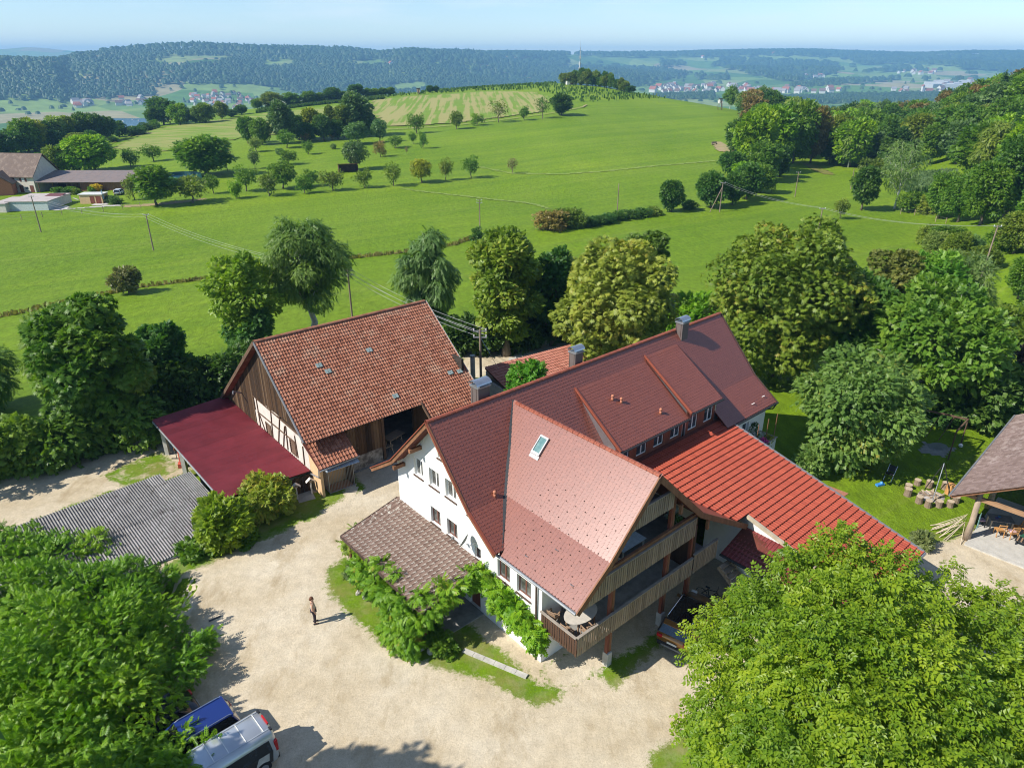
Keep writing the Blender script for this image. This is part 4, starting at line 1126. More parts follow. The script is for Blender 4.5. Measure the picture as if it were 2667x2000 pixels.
mb = MB(); mb.tube([tuple(o_l - L0 + (0, 0, -0.06)), tuple(o_r - L0 + (0, 0, -0.06))], 0.08, 8); mb.obj('gutter', M_GREYMETAL, shed)
for t in (0.06, 0.36, 0.66, 0.94):
    for dep in (0.06, 0.5):
        p = o_l + dv * t + (w_l_ - o_l) * dep - L0; g = gz(p[0] + L0[0], p[1] + L0[1]) - L0[2]
        mb = MB(); mb.box(p[0] - 0.15, p[0] + 0.15, p[1] - 0.15, p[1] + 0.15, g - 0.1, p[2] - 0.18); mb.obj('pillar', M_CONC if dep < 0.1 else M_TIMBER, shed)
for dep in (0.06, 0.5):
    p = o_l + (w_l_ - o_l) * dep - L0; q = o_r + (w_r_ - o_r) * dep - L0
    mb = MB(); mb.beam(tuple(p + (0, 0, -0.14)), tuple(q + (0, 0, -0.14)), 0.14, 0.16); mb.obj('purlin', M_TIMBER, shed)
mb = MB(); q0, q1 = o_r - L0, w_r_ - L0
for i in range(16):
    t0, t1 = i / 16 + 0.35 * 0, (i + 0.93) / 16
    a_, b_ = q0 + (q1 - q0) * (0.3 + 0.68 * t0), q0 + (q1 - q0) * (0.3 + 0.68 * t1)
    n2 = MB(); n2.prism([(a_[0], a_[1], 0.1), (b_[0], b_[1], 0.1), (b_[0], b_[1], b_[2] - 0.12), (a_[0], a_[1], a_[2] - 0.12)], (-0.02, 0.03, 0)); n2.obj('plank', M_BARNPLANK2 if i % 3 else M_BARNPLANK, shed)

# dog kennel with barred front
ken = empty('dog_kennel', (-12.37, 40.80, 0.0), math.atan2(1.05, 1.43), 'wire and bar dog kennel with blue grey sheet roof in front of the annex', 'kennel')
KW, KD, KH = 1.8, 1.0, 1.95
mb = MB()
for xx in (0.0, KW):
    for yy in (0.0, KD): mb.tube([(xx, yy, -0.05), (xx, yy, KH if yy < 0.1 else KH + 0.12)], 0.03, 6)
for z in (0.06, KH): mb.tube([(0, 0, z), (KW, 0, z)], 0.025, 6)
for z in (0.06, KH): mb.tube([(0, 0, z), (0, KD, z)], 0.025, 6); mb.tube([(KW, 0, z), (KW, KD, z)], 0.025, 6)
mb.obj('frame', M_GREYMETAL, ken)
q = MB(); q.tube([(0, 0, 0.06), (0, 0, KH)], 0.012, 5); qm = q.mesh('bar', M_GREYMETAL)
for i in range(1, 17): mesh_obj('bar', qm, ken, (KW * i / 17, 0, 0))
for i in range(1, 9): mesh_obj('bar', qm, ken, (0, KD * i / 9, 0))
mb = MB(); mb.box(0.0, KW, 0.0, KD, -0.03, 0.05); mb.obj('floor', simple('kennel_floor', (0.46, 0.24, 0.14), 0.8, 0.2, var=0.15), ken)
corrugated(ken, 'roof', (-0.25, -0.45, KH + 0.03), (KW + 0.35, -0.45, KH + 0.03), (KW + 0.35, KD * 0.4, KH + 0.22), (-0.25, KD * 0.4, KH + 0.22), 14, 0.03, simple('blue_grey_sheet', (0.50, 0.58, 0.66), 0.5, 0.4, var=0.1), th=0.015)

# footbridge deck with two little roofed posts
fbz = empty('footbridge', (-14.0, 40.5, 0.0), math.radians(28), 'small grey plank footbridge at the corner of the red lean-to', 'footbridge')
for i in range(9):
    mb = MB(); mb.box(-0.55, 0.55, -0.62 + i * 0.14, -0.49 + i * 0.14, -0.02, 0.03); mb.obj('plank', simple('bridge_plank', (0.30, 0.33, 0.32), 0.7, 0.3), fbz)
M_POSTW = simple('whitish_wood', (0.66, 0.63, 0.58), 0.7, 0.2, var=0.15)
for (x, y), lab in (((-14.42, 40.16), 'nearer of two pale roofed posts by the footbridge, left one'), ((-13.62, 40.82), 'pale roofed post by the footbridge beside the ochre annex corner')):
    e = empty('roofed_post', (x, y, 0.0), math.radians(25), lab, 'post', 'roofed posts at the footbridge')
    mb = MB(); mb.box(-0.05, 0.05, -0.05, 0.05, -0.3, 1.05); mb.obj('post', M_POSTW, e)
    for s in (-1, 1):
        mb = MB(); mb.beam((0, 0, 1.24), (s * 0.3, 0, 0.98), 0.28, 0.03); mb.obj('roof_board', M_POSTW, e)
    mb = MB(); mb.box(-0.12, 0.12, -0.1, 0.1, 0.95, 1.1); mb.obj('box', M_SILVER, e)

# grey fibre-cement shed roof, half sunk in the bank
M_FIBRE = simple('fibre_cement', (0.225, 0.22, 0.215), 0.85, 0.2, var=0.3, scale=1.6, dirt=((0.055, 0.045, 0.035), 3.2, 0.53, 0.95), each=0.12)
gs = empty('grey_shed', (-27.0, 36.0, -1.5), math.radians(44.5), 'low shed with lichen stained grey corrugated fibre cement roof', 'shed')
GX0, GX1, GYU, GYL, GZU, GZL = -14.0, 7.65, 2.0, -6.3, 2.5, 1.62
# local x along 44.5 deg, y towards upper left
def gcell(x0, x1, yu, k):
    zu = GZL + (GZU - GZL) * (yu - GYL) / (GYU - GYL)
    ym = (GYL + yu) / 2; zm = (zu + GZL) / 2
    corrugated(gs, 'roof_sheet', (x0, GYL, GZL), (x1, GYL, GZL), (x1, ym + 0.1, zm + 0.01), (x0, ym + 0.1, zm + 0.01), 6, 0.11, M_FIBRE, th=0.02)
    corrugated(gs, 'roof_sheet', (x0, ym, zm + 0.03), (x1, ym, zm + 0.03), (x1, yu, zu + 0.03), (x0, yu, zu + 0.03), 6, 0.11, M_FIBRE, th=0.02)
w = 0.95; k = 0; x = GX0
while x < GX1 - 0.1:
    gcell(x, min(x + w, GX1), GYU if x < 5.8 else GYU - 0.95, k); x += w; k += 1
for y, z in ((GYL + 0.2, GZL), (GYU - 1.0, GZU - 0.2)):
    mb = MB(); mb.box(GX0, GX1 - 0.15, y, y + 0.2, -0.3, z - 0.05); mb.obj('wall', M_CONCDARK, gs)
mb = MB(); mb.box(GX1 - 0.3, GX1 - 0.1, GYL + 0.2, GYU - 1.0, -0.3, 1.55); mb.obj('wall', M_LIME, gs)
gp = empty('drain_pipe', (0, 0, 0), 0, 'thin grey pipe lying on the grass below the grey shed roof', 'pipe')
p0, p1 = at(395, 1473), at(525, 1432)
mb = MB(); mb.tube([(p0[0], p0[1], p0[2] + 0.08), (p1[0], p1[1], p1[2] + 0.08)], 0.05, 6); mb.obj('pipe', M_GREYMETAL, gp)

# red hand pump and odds beside the lean-to
pp = at(476, 1215); pump = empty('red_pump', tuple(pp), 0.3, 'red iron hydrant pump on a red block left of the lean-to', 'pump')
mb = MB(); mb.box(-0.28, 0.28, -0.25, 0.25, -0.05, 0.35); mb.obj('block', simple('red_block', (0.52, 0.11, 0.07), 0.6, 0.3), pump)
mb = MB(); mb.tube([(0, 0.0, 0.35), (0, 0, 1.35), (0.05, 0, 1.5)], [0.16, 0.14, 0.08], 10); mb.obj('column', simple('pump_red', (0.42, 0.05, 0.04), 0.5, 0.4), pump)
mb = MB(); mb.tube([(0.05, 0, 1.4), (0.4, 0, 1.3)], 0.04, 6); mb.obj('spout', M_DARKMETAL, pump)
pp = at(461, 1195); hook = empty('iron_hoist', tuple(pp), 0, 'rusty iron weight on a thin stand left of the lean-to roof', 'stand')
mb = MB(); mb.tube([(0, 0, 0), (0, 0, 1.6)], 0.03, 6); mb.box(-0.4, 0.4, -0.05, 0.05, 0, 0.06); mb.obj('stand', M_DARKMETAL, hook)
mb = MB(); mb.ball((0, 0, 0.9), 0.14, 8, 6, (0.8, 0.8, 1.3)); mb.obj('weight', simple('rust', (0.16, 0.06, 0.03), 0.8, 0.2), hook)

# trestle table inside the barn opening
tt_ = empty('trestle_table', tuple(BW(-2.4, 8.0, 0.05)), BROT + 0.3, 'pale wooden trestle table in the dark barn opening', 'table')
M_PALEWOOD = simple('pale_wood', (0.48, 0.40, 0.30), 0.7, 0.2, var=0.2, scale=4.0, stretch=(0.2, 1, 1))
mb = MB(); mb.box(-0.45, 0.45, -0.8, 0.8, 0.74, 0.78); mb.obj('tabletop', M_PALEWOOD, tt_)
for y in (-0.6, 0.6):
    for s in (-1, 1):
        mb = MB(); mb.beam((s * 0.32, y, 0), (s * 0.12, y, 0.74), 0.05, 0.05); mb.obj('leg', M_PALEWOOD, tt_)
    mb = MB(); mb.beam((-0.28, y, 0.2), (0.28, y, 0.2), 0.04, 0.04); mb.obj('stretcher', M_PALEWOOD, tt_)
bx = empty('saw_horse', tuple(BW(-1.5, 6.9, 0.05)), BROT, 'low pale saw horse beside the trestle table in the barn', 'saw horse')
for y in (-0.35, 0.35):
    for s in (-1, 1):
        mb = MB(); mb.beam((s * 0.25, y, 0), (-s * 0.2, y, 0.7), 0.05, 0.05); mb.obj('leg', M_PALEWOOD, bx)
mb = MB(); mb.beam((0, -0.4, 0.5), (0, 0.4, 0.5), 0.05, 0.06); mb.obj('beam', M_PALEWOOD, bx)

# little tiled outbuilding behind the farmhouse
ob = empty('outbuilding', (-2.33, 56.37, 0.0), math.atan2(3.94, 5.82), 'low red tiled outbuilding behind the farmhouse chimneys', 'outbuilding')
bpy.context.view_layer.update()
OW, OD = 9.5, 4.6
slab(ob, [(0, -OD, 1.55), (OW, -OD, 1.55), (OW, 0, 2.6), (0, 0, 2.6)], 0.12, M_ROOFSLAB)
lay_tiles(ob, [((0, -OD, 1.55), (1, 0, 0), (0, OD, 1.05), OW, math.hypot(OD, 1.05), None)], tile_pan(0.24, 0.40, 0.05, 0.03, 0.05), 0.24, 0.37, tile_mat('outbuilding_tile', [(0.29, 0.105, 0.07), (0.38, 0.15, 0.105), (0.44, 0.20, 0.145)], 0.7, 0.25), 25, stagger=False)
for args in ((0, OW, -0.3, -0.1, -0.8, 2.35), (0, OW, -OD + 0.2, -OD + 0.4, -0.5, 1.45)):
    mb = MB(); mb.box(*args); mb.obj('wall', M_LIME, ob)
mb = MB(); mb.box(0.1, 0.3, -OD + 0.4, -0.3, -0.5, 1.5); mb.obj('wall', M_LIME, ob)

# ------------------------------------------------------------------ pavilion on the right
pav = empty('pavilion', (26.57, 36.23, 0.0), math.radians(-45.5), 'open timber pavilion with weathered brown shingle roof at the right edge', 'pavilion')
bpy.context.view_layer.update()
PE, PR, PX, PL = 2.95, 6.0, 4.6, 15.0
M_SHING = tile_mat('pavilion_shingle', [(0.17, 0.115, 0.10), (0.23, 0.165, 0.145), (0.30, 0.22, 0.20)], 0.7, 0.3, wear=((0.42, 0.34, 0.31), 1.5, 0.5, 0.6))
for x0, z0, x1, z1 in ((0, PE, PX, PR), (2 * PX, PE, PX, PR)):
    slab(pav, [(x0, 0, z0), (x0, PL, z0), (x1, PL, z1), (x1, 0, z1)], 0.12, M_FASCIA)
lay_tiles(pav, [((0, 0, PE), (0, 1, 0), (PX, 0, PR - PE), PL, math.hypot(PX, PR - PE), None)][:0] + [((0, PL, PE), (0, -1, 0), (PX, 0, PR - PE), PL, math.hypot(PX, PR - PE), None)], tile_biber(0.236, 0.34), 0.24, 0.235, M_SHING, 31, name='shingle')
mb = MB(); mb.tube([(-0.06, 0, PE - 0.05), (-0.06, PL, PE - 0.05)], 0.08, 8); mb.obj('gutter', M_GREYMETAL, pav)
for x0, z0, x1, z1 in ((0, PE, PX, PR), (2 * PX, PE, PX, PR)):
    mb = MB(); mb.beam((x0, 0.02, z0 - 0.1), (x1, 0.02, z1 - 0.1), 0.05, 0.2); mb.obj('verge_board', M_WOOD, pav)
M_OAK = simple('oak_beam', (0.33, 0.20, 0.115), 0.75, 0.2, var=0.25, scale=3.0, stretch=(0.2, 1, 1))
for y in (0.75, 5.5, 10.0, 14.3):
    for x in (1.3, 8.0):
        mb = MB(); mb.tube([(x, y, -0.05), (x + 0.04, y, 1.3), (x, y, PE + 0.75)], [0.24, 0.17, 0.16], 8); mb.obj('post', simple('grey_log', (0.36, 0.28, 0.21), 0.85, 0.2, var=0.3, scale=3.0, stretch=(1, 1, 0.2), bmp=0.4), pav, smooth=True)
    mb = MB(); mb.beam((0.4, y, PE + 0.02), (8.8, y, PE + 0.02), 0.2, 0.24); mb.obj('tie_beam', M_OAK, pav)
    mb = MB(); mb.beam((1.5, y, PE + 0.9), (PX, y, PR - 0.3), 0.14, 0.18); mb.beam((7.7, y, PE + 0.9), (PX, y, PR - 0.3), 0.14, 0.18); mb.obj('rafter', M_OAK, pav)
for x in (1.3, 8.0):
    mb = MB(); mb.beam((x, 0.1, PE + 0.68), (x, PL - 0.1, PE + 0.68), 0.18, 0.2); mb.obj('plate_beam', M_OAK, pav)
for i in range(46):
    mb = MB(); y = 0.35 + i * 0.15; mb.box(1.45, 9.0, y, y + 0.142, 0.06, 0.11); mb.obj('plank', simple('deck_board', (0.47, 0.45, 0.41), 0.8, 0.2, var=0.12, scale=3.0) if i == 0 else bpy.data.materials['deck_board'], pav)
mb = MB(); mb.box(1.4, 9.05, -0.02, 0.33, -0.1, 0.10); mb.obj('kerb', M_CONC, pav)
mb = MB(); mb.box(1.42, 9.0, 0.34, 7.3, -0.1, 0.05); mb.obj('floor', M_CONCDARK, pav)
ZA = lambda x, y: (600 + x * 0.40687, 220 + y * 0.40687, 0.40687)
ZB = lambda x, y: (0 + x * 0.45208, 100 + y * 0.45208, 0.45208)
ZC = lambda x, y: (900 + x * 0.45208, 100 + y * 0.45208, 0.45208)
ZD = lambda x, y: (1667 + x * 0.45208, 100 + y * 0.45208, 0.45208)

# ------------------------------------------------------------------ yard, tracks, lawns, fields
def gravel_nodes(n, l, ns):
    a = ns(0.22, 5.0, None, 0.6); b = ns(1.6, 6.0, None, 0.75); c = ns(9.0, 5.0, None, 0.8); d = ns(30.0, 3.0, None, 0.8)
    col = ramp(n, l, a, [(0.30, (0.46, 0.375, 0.25)), (0.5, (0.535, 0.455, 0.33)), (0.70, (0.60, 0.53, 0.41))])
    col = mixc(n, l, 1.0, col, ramp(n, l, b, [(0.28, 0.80), (0.70, 1.12)]), 'MULTIPLY')
    col = mixc(n, l, 1.0, col, ramp(n, l, c, [(0.30, 0.80), (0.5, 1.0), (0.72, 1.10)]), 'MULTIPLY')
    col = mixc(n, l, 1.0, col, ramp(n, l, d, [(0.25, 0.62), (0.45, 1.0), (0.75, 1.12)]), 'MULTIPLY')
    st = ramp(n, l, ns(0.55, 6.0, (1.0, 0.45, 1.0, 0.9), 0.7), [(0.53, 0.0), (0.70, 0.65)])
    col = mixc(n, l, st, col, (0.30, 0.225, 0.125))
    return col, c
def border_mat(name, inner, rag=0.55, tufts=0.5, bare=0.0, grassc=None):
    """grass and gravel meeting in a ragged line; 'edge' is metres inside the outline; inner = 'gravel' or 'grass'"""
    m, n, l, b = newmat(name)
    g, small, tiny, ns = grass_nodes(n, l)
    lush = mixc(n, l, 0.35, g, (0.085, 0.165, 0.012))
    gc = lush
    dry = ns(0.5, 5.0, None, 0.7)
    gc = mixc(n, l, ramp(n, l, dry, [(0.44, 0.0), (0.66, 0.8)]), gc, (0.215, 0.205, 0.060))
    gr, c = gravel_nodes(n, l, ns)
    at_ = n.new('ShaderNodeAttribute'); at_.attribute_name = 'edge'
    e1 = ns(0.7, 6.0, None, 0.72); e2 = ns(4.0, 5.0, None, 0.8)
    v = mathn(n, l, 'ADD', at_.outputs['Fac'], mathn(n, l, 'MULTIPLY', mathn(n, l, 'SUBTRACT', e1, 0.5), 2.4 * rag))
    v = mathn(n, l, 'ADD', v, mathn(n, l, 'MULTIPLY', mathn(n, l, 'SUBTRACT', e2, 0.5), 2.2 * rag))
    f = ramp(n, l, mathn(n, l, 'ADD', mathn(n, l, 'MULTIPLY', v, 0.8), 0.5, True), [(0.38, 0.0), (0.62, 1.0)])
    if inner == 'gravel':
        # weeds scattered within a couple of metres of the border
        near = ramp(n, l, mathn(n, l, 'MULTIPLY', at_.outputs['Fac'], 0.25, True), [(0.0, 1.0), (0.8, 0.0)])
        wd = ramp(n, l, e2, [(0.60, 0.0), (0.68, 1.0)])
        f = mathn(n, l, 'SUBTRACT', f, mathn(n, l, 'MULTIPLY', mathn(n, l, 'MULTIPLY', near, wd), tufts), True)
        col = mixc(n, l, f, gc, gr)
    else:
        if bare:
            f = mathn(n, l, 'SUBTRACT', f, mathn(n, l, 'MULTIPLY', ramp(n, l, e1, [(0.50, 0.0), (0.62, 1.0)]), bare), True)
        col = mixc(n, l, f, gr, gc)
    l.new(col, b.inputs['Base Color']); b.inputs['Roughness'].default_value = 0.9; b.inputs['Specular IOR Level'].default_value = 0.12
    bump(n, l, b, mathn(n, l, 'ADD', c, small), 0.55, 0.05)
    return m
M_YARD = border_mat('yard_gravel', 'gravel')
M_LAWN = border_mat('yard_lawn', 'grass', rag=0.7, bare=0.15)
M_TRACK = border_mat('track_gravel', 'gravel', rag=0.9, tufts=1.0)

yard = drape('gravel_yard', pts((100,2300),(300,1900),(400,1620),(448,1508),(525,1470),(689,1402),(820,1345),(892,1300),(948,1272),(925,1235),(985,1185),(1105,1110),(1230,1080),
      (1330,1180),(1500,1300),(1750,1420),(2000,1490),(2330,1452),(2409,1425),(2503,1397),(2535,1385),(2640,1350),(2950,1440),(2950,2300),(1850,2300),(1560,2120),(900,2250),(300,2300)), M_YARD, 0.35, 0.006, grow=1.2)
lawn1 = drape('lawn_island', pts((853,1484),(849,1533),(906,1600),(969,1653),(1025,1698),(1103,1725),(1168,1746),(1258,1773),(1320,1805),(1400,1838),(1450,1832),(1475,1800),(1440,1790),(1380,1760),(1300,1690),(1240,1640),(1120,1560),(900,1450)), M_LAWN, 0.18, 0.012, grow=0.8)
lawn2 = drape('lawn_strip', pts((438,1530),(448,1512),(525,1474),(689,1405),(820,1348),(892,1300),(905,1270),(860,1262),(800,1290),(620,1310),(560,1390),(430,1478),(420,1510)), M_LAWN, 0.2, 0.014, grow=0.8)
lawn3 = drape('lawn_strip', pts((1570,1725),(1560,1760),(1600,1790),(1640,1750),(1740,1660),(1830,1590),(1870,1560),(1840,1560),(1760,1600),(1660,1680)), M_LAWN, 0.2, 0.012, grow=0.7)
lawn4 = drape('lawn_strip', pts((1640,2100),(1700,1960),(1800,1900),(2000,1900),(2300,2000),(2400,2200),(1700,2200)), M_LAWN, 0.25, 0.012, grow=0.8)
lawn5 = drape('lawn_strip', pts((262,1240),(330,1208),(420,1172),(470,1222),(400,1252),(320,1268)), border_mat('thin_lawn', 'grass', rag=0.8, bare=0.9), 0.25, 0.016, grow=0.8)
track = drape('dirt_track', pts((-300,1420),(-300,1330),(0,1252),(150,1200),(300,1160),(420,1128),(470,1150),(490,1225),(440,1240),(330,1262),(200,1310),(0,1390)), M_TRACK, 0.4, 0.008, grow=1.2)
dirt = drape('dirt_patch', pts((1195,945),(1215,915),(1300,905),(1400,893),(1440,885),(1440,905),(1300,950),(1250,985),(1215,985)), M_TRACK, 0.5, 0.010, grow=1.2)
m_path = simple('pale_path', (0.48, 0.46, 0.42), 0.9, 0.1, var=0.12, scale=2.0)
path1 = drape('concrete_path', pts((1256,962),(1340,925),(1440,895),(1600,860),(1600,878),(1440,914),(1350,945),(1282,975)), m_path, 0.5, 0.03)
edge_ = empty('lawn_edging', (0, 0, 0), 0, 'long pale concrete edging lying in the grass beside the house corner', 'edging')
q0, q1 = at(1208, 1695), at(1373, 1764)
for i in range(6):
    a_, b_ = q0 + (q1 - q0) * (i / 6), q0 + (q1 - q0) * ((i + 0.97) / 6)
    mb = MB(); mb.beam((a_[0], a_[1], 0.04), (b_[0], b_[1], 0.04), 0.26, 0.12); mb.obj('kerb_stone', M_CONC, edge_)
apron = drape('gravel_apron', pts((1400,1752),(1420,1728),(1560,1665),(1590,1690),(1580,1735),(1500,1790),(1440,1792)), M_YARD, 0.2, 0.018, grow=0.1)

# mown and stubble fields on the hill, tracks between them
def stripe_dir(Zf, p, q):
    a, b = at(*Zf(*p)[:2]), at(*Zf(*q)[:2]); return math.atan2(b[1] - a[1], b[0] - a[0])
sd_ = stripe_dir(ZC, (690, 345), (690, 480))
def stubble(name, strong, ang):
    def ex(n, l, c, ns):
        s1 = ns(0.38, 3.0, (60.0, 1.0, 1.0, ang, 1), 0.5); s2 = ns(0.05, 4.0, (1.0, 1.0, 1.0, 0.0), 0.6)
        f = ramp(n, l, mathn(n, l, 'ADD', s1, mathn(n, l, 'MULTIPLY', mathn(n, l, 'SUBTRACT', s2, 0.5), 0.35)), [(0.44, 0.0), (0.54, strong)])
        lush = mixc(n, l, 0.5, c, (0.175, 0.265, 0.040))
        return mixc(n, l, f, lush, (0.40, 0.31, 0.15))
    return grass_mat(name, ex)
M_STUB = stubble('stubble', 0.6, sd_)
stub = drape('stubble_field', pts(*[ZC(*p)[:2] for p in ((140,362),(420,334),(800,310),(1100,312),(1205,345),(1160,425),(880,465),(620,495),(320,512),(215,512),(160,440))]), M_STUB, 3.0, 0.35)
stub2 = drape('mown_field', pts(*[ZB(*p)[:2] for p in ((620,640),(780,560),(900,520),(1340,462),(1480,440),(1850,400),(2200,372),(2200,480),(2100,560),(1900,560),(1600,560),(1400,580),(1000,650),(760,670))]), stubble('mown_stubble', 0.45, sd_ + 0.9), 3.0, 0.28)
M_DRYSTRIP = grass_mat('dry_strip', lambda n, l, c, ns: mixc(n, l, ramp(n, l, ns(0.35, 5.0, None, 0.7), [(0.35, 0.35), (0.6, 0.95)]), c, (0.20, 0.165, 0.055)))
M_PALESTRIP = grass_mat('pale_strip', lambda n, l, c, ns: mixc(n, l, 0.45, c, (0.30, 0.36, 0.12)))
M_PATCH = grass_mat('bare_earth', lambda n, l, c, ns: mixc(n, l, ramp(n, l, ns(0.4, 5.0, None, 0.7), [(0.3, 0.55), (0.6, 1.0)]), c, (0.36, 0.27, 0.15)))
def strip(name, line, width, mat, step, lift, kind='structure'):
    P = np.array([at(*p)[:2] for p in line]); d = np.gradient(P, axis=0); d = unit(d); nrm = np.stack([-d[:, 1], d[:, 0]], 1)
    w = np.asarray(width if np.ndim(width) else [width] * len(P))[:, None] / 2
    return drape(name, np.concatenate([P + nrm * w, (P - nrm * w)[::-1]]), mat, step, lift, kind), P
ditch_l = [(-150,850),(0,825),(60,815),(150,792),(235,775),(370,748),(470,735),(590,722),(720,700),(850,680),(960,668),(1070,656),(1180,638),(1250,615)]
strip('ditch_strip', ditch_l, 1.9, M_DRYSTRIP, 0.6, 0.05)
strip('field_path', [ZC(*p)[:2] for p in ((215,532),(420,522),(640,505),(880,478),(1050,455),(1180,438),(1300,415),(1370,400),(1385,388))], 2.6, M_PATCH, 1.2, 0.5)
strip('mown_strip', [ZA(*p)[:2] for p in ((1085,668),(1250,690),(1450,712),(1650,735),(1880,758),(1980,778),(2050,802))], 2.4, M_PALESTRIP, 0.9, 0.12)
strip('mown_strip', [ZC(*p)[:2] for p in ((760,740),(960,780),(1250,785),(1500,768),(1800,735),(2150,705))], 3.0, M_PALESTRIP, 1.2, 0.12)
strip('field_boundary', [ZB(*p)[:2] for p in ((600,625),(720,580),(860,530),(1000,505))], 2.0, M_DRYSTRIP, 1.2, 0.35)
strip('field_boundary', [ZB(*p)[:2] for p in ((640,662),(860,650),(1030,640),(1300,622))], 1.4, M_DRYSTRIP, 1.0, 0.3)
drape('bare_patch', pts(*[ZD(*p)[:2] for p in ((405,600),(470,598),(560,640),(600,670),(520,665),(430,650))]), M_PATCH, 1.2, 0.2)
drape('bare_bank', pts((2590,545),(2630,540),(2660,600),(2700,650),(2640,655),(2600,600)), M_PATCH, 1.0, 0.15)
drape('shaded_bank', pts(*[ZD(*p)[:2] for p in ((920,715),(1020,735),(1110,775),(1140,795),(1080,790),(990,765))]), M_DRYSTRIP, 1.0, 0.15)
# reed bed of the pond
M_REED = simple('reed_green', (0.13, 0.20, 0.085), 0.8, 0.2, var=0.25, scale=0.6)
reedp = pts(*[ZD(*p)[:2] for p in ((1520,880),(1590,800),(1800,785),(1830,830),(1700,880),(1560,900))])
drape('pond_ground', reedp, M_DRYSTRIP, 1.5, 0.12)

# tall things made of many blades: corn, reeds, rough grass
def blades(name, poly, n, h, w, color, seed, mat, spread=0.35, kind='stuff'):
    r = np.random.RandomState(seed); P = np.asarray(poly); lo, hi = P.min(0), P.max(0)
    Q = r.uniform(lo, hi, (n * 4, 2)); sd = poly_sd(P, Q[:, 0], Q[:, 1]); Q = Q[sd > 0][:n]; m = len(Q)
    z = terrain(Q[:, 0], Q[:, 1]); a = r.uniform(0, np.pi, m); hh = h * r.uniform(0.7, 1.15, m); ww = w * r.uniform(0.6, 1.3, m)
    dx, dy = np.cos(a) * ww / 2, np.sin(a) * ww / 2; lx, ly = r.normal(0, spread * 0.5, m) * hh, r.normal(0, spread * 0.5, m) * hh
    V = np.stack([np.stack([Q[:, 0] - dx, Q[:, 1] - dy, z - 0.1], 1), np.stack([Q[:, 0] + dx, Q[:, 1] + dy, z - 0.1], 1),
                  np.stack([Q[:, 0] + dx * 0.8 + lx, Q[:, 1] + dy * 0.8 + ly, z + hh], 1), np.stack([Q[:, 0] - dx * 0.8 + lx, Q[:, 1] - dy * 0.8 + ly, z + hh * 0.9], 1)], 1).reshape(-1, 3)
    o = mesh_obj(name, np_mesh(name, V, np.arange(m * 4).reshape(-1, 4), mat=mat, tint=np.clip(r.normal(0.5, 0.2, m), 0, 1)))
    o.color = (*color, 1); o['kind'] = kind
    return o

# ------------------------------------------------------------------ trees
M_LEAF = leaf_mat('leaf')
M_LEAF_TURN = leaf_mat('leaf_turning', autumn=((0.33, 0.27, 0.045), 0.78))
M_LEAF_GLOSSY = leaf_mat('leaf_glossy', gloss=0.35, transl=0.36)
M_BARK = simple('bark', (0.16, 0.13, 0.10), 0.85, 0.2, var=0.35, scale=6.0, bmp=0.5, bscale=12.0, stretch=(1, 1, 0.25))
M_BARK_PALE = simple('bark_pale', (0.52, 0.50, 0.46), 0.75, 0.2, var=0.25, scale=5.0, dirt=((0.06, 0.05, 0.045), 4.0, 0.58, 0.9))


def spray_template(k, L, w, kind, tri=True):
    """leaf quads of one twig: axis +x, normal +z. returns (k,4,3)"""
    q = []
    def leaf(px, py, ang, l, ww, drop=0.0):
        c, s = math.cos(ang), math.sin(ang)
        pts = [(l * 0.12, ww * 0.56, l * 0.05), (l, 0, -drop * l), (l * 0.12, -ww * 0.56, l * 0.05)] if tri else [(0, 0, 0), (l * 0.5, ww / 2, l * 0.06), (l, 0, -drop * l), (l * 0.5, -ww / 2, l * 0.06)]
        q.append([(px + x * c - y * s, py + x * s + y * c, z) for x, y, z in pts])
    if kind == 'pinnate':
        n = (k - 1) // 2
        for i in range(n):
            x = L * (0.25 + 0.62 * i / max(1, n - 1))
            ll = L * 0.42 * (1 - 0.25 * i / n)
            leaf(x, 0, 0.95, ll, w, 0.25); leaf(x, 0, -0.95, ll, w, 0.25)
        leaf(L * 0.85, 0, 0.0, L * 0.42, w, 0.2)
    elif kind == 'palm':
        for i in range(k):
            a = (i - (k - 1) / 2) * (2.5 / k)
            leaf(0.0, 0, a, L * (1 - 0.12 * abs(a)), w, 0.22)
    elif kind == 'alt':
        for i in range(k):
            sgn = 1 if i % 2 else -1
            leaf(L * i / k, 0, sgn * 0.8, L * 0.5, w, 0.15)
    elif kind == 'hang':
        for i in range(k):
            sgn = 1 if i % 2 else -1
            leaf(L * i / k, 0, sgn * 0.5, L * 0.36, w, 0.1)
    return np.array(q, float)

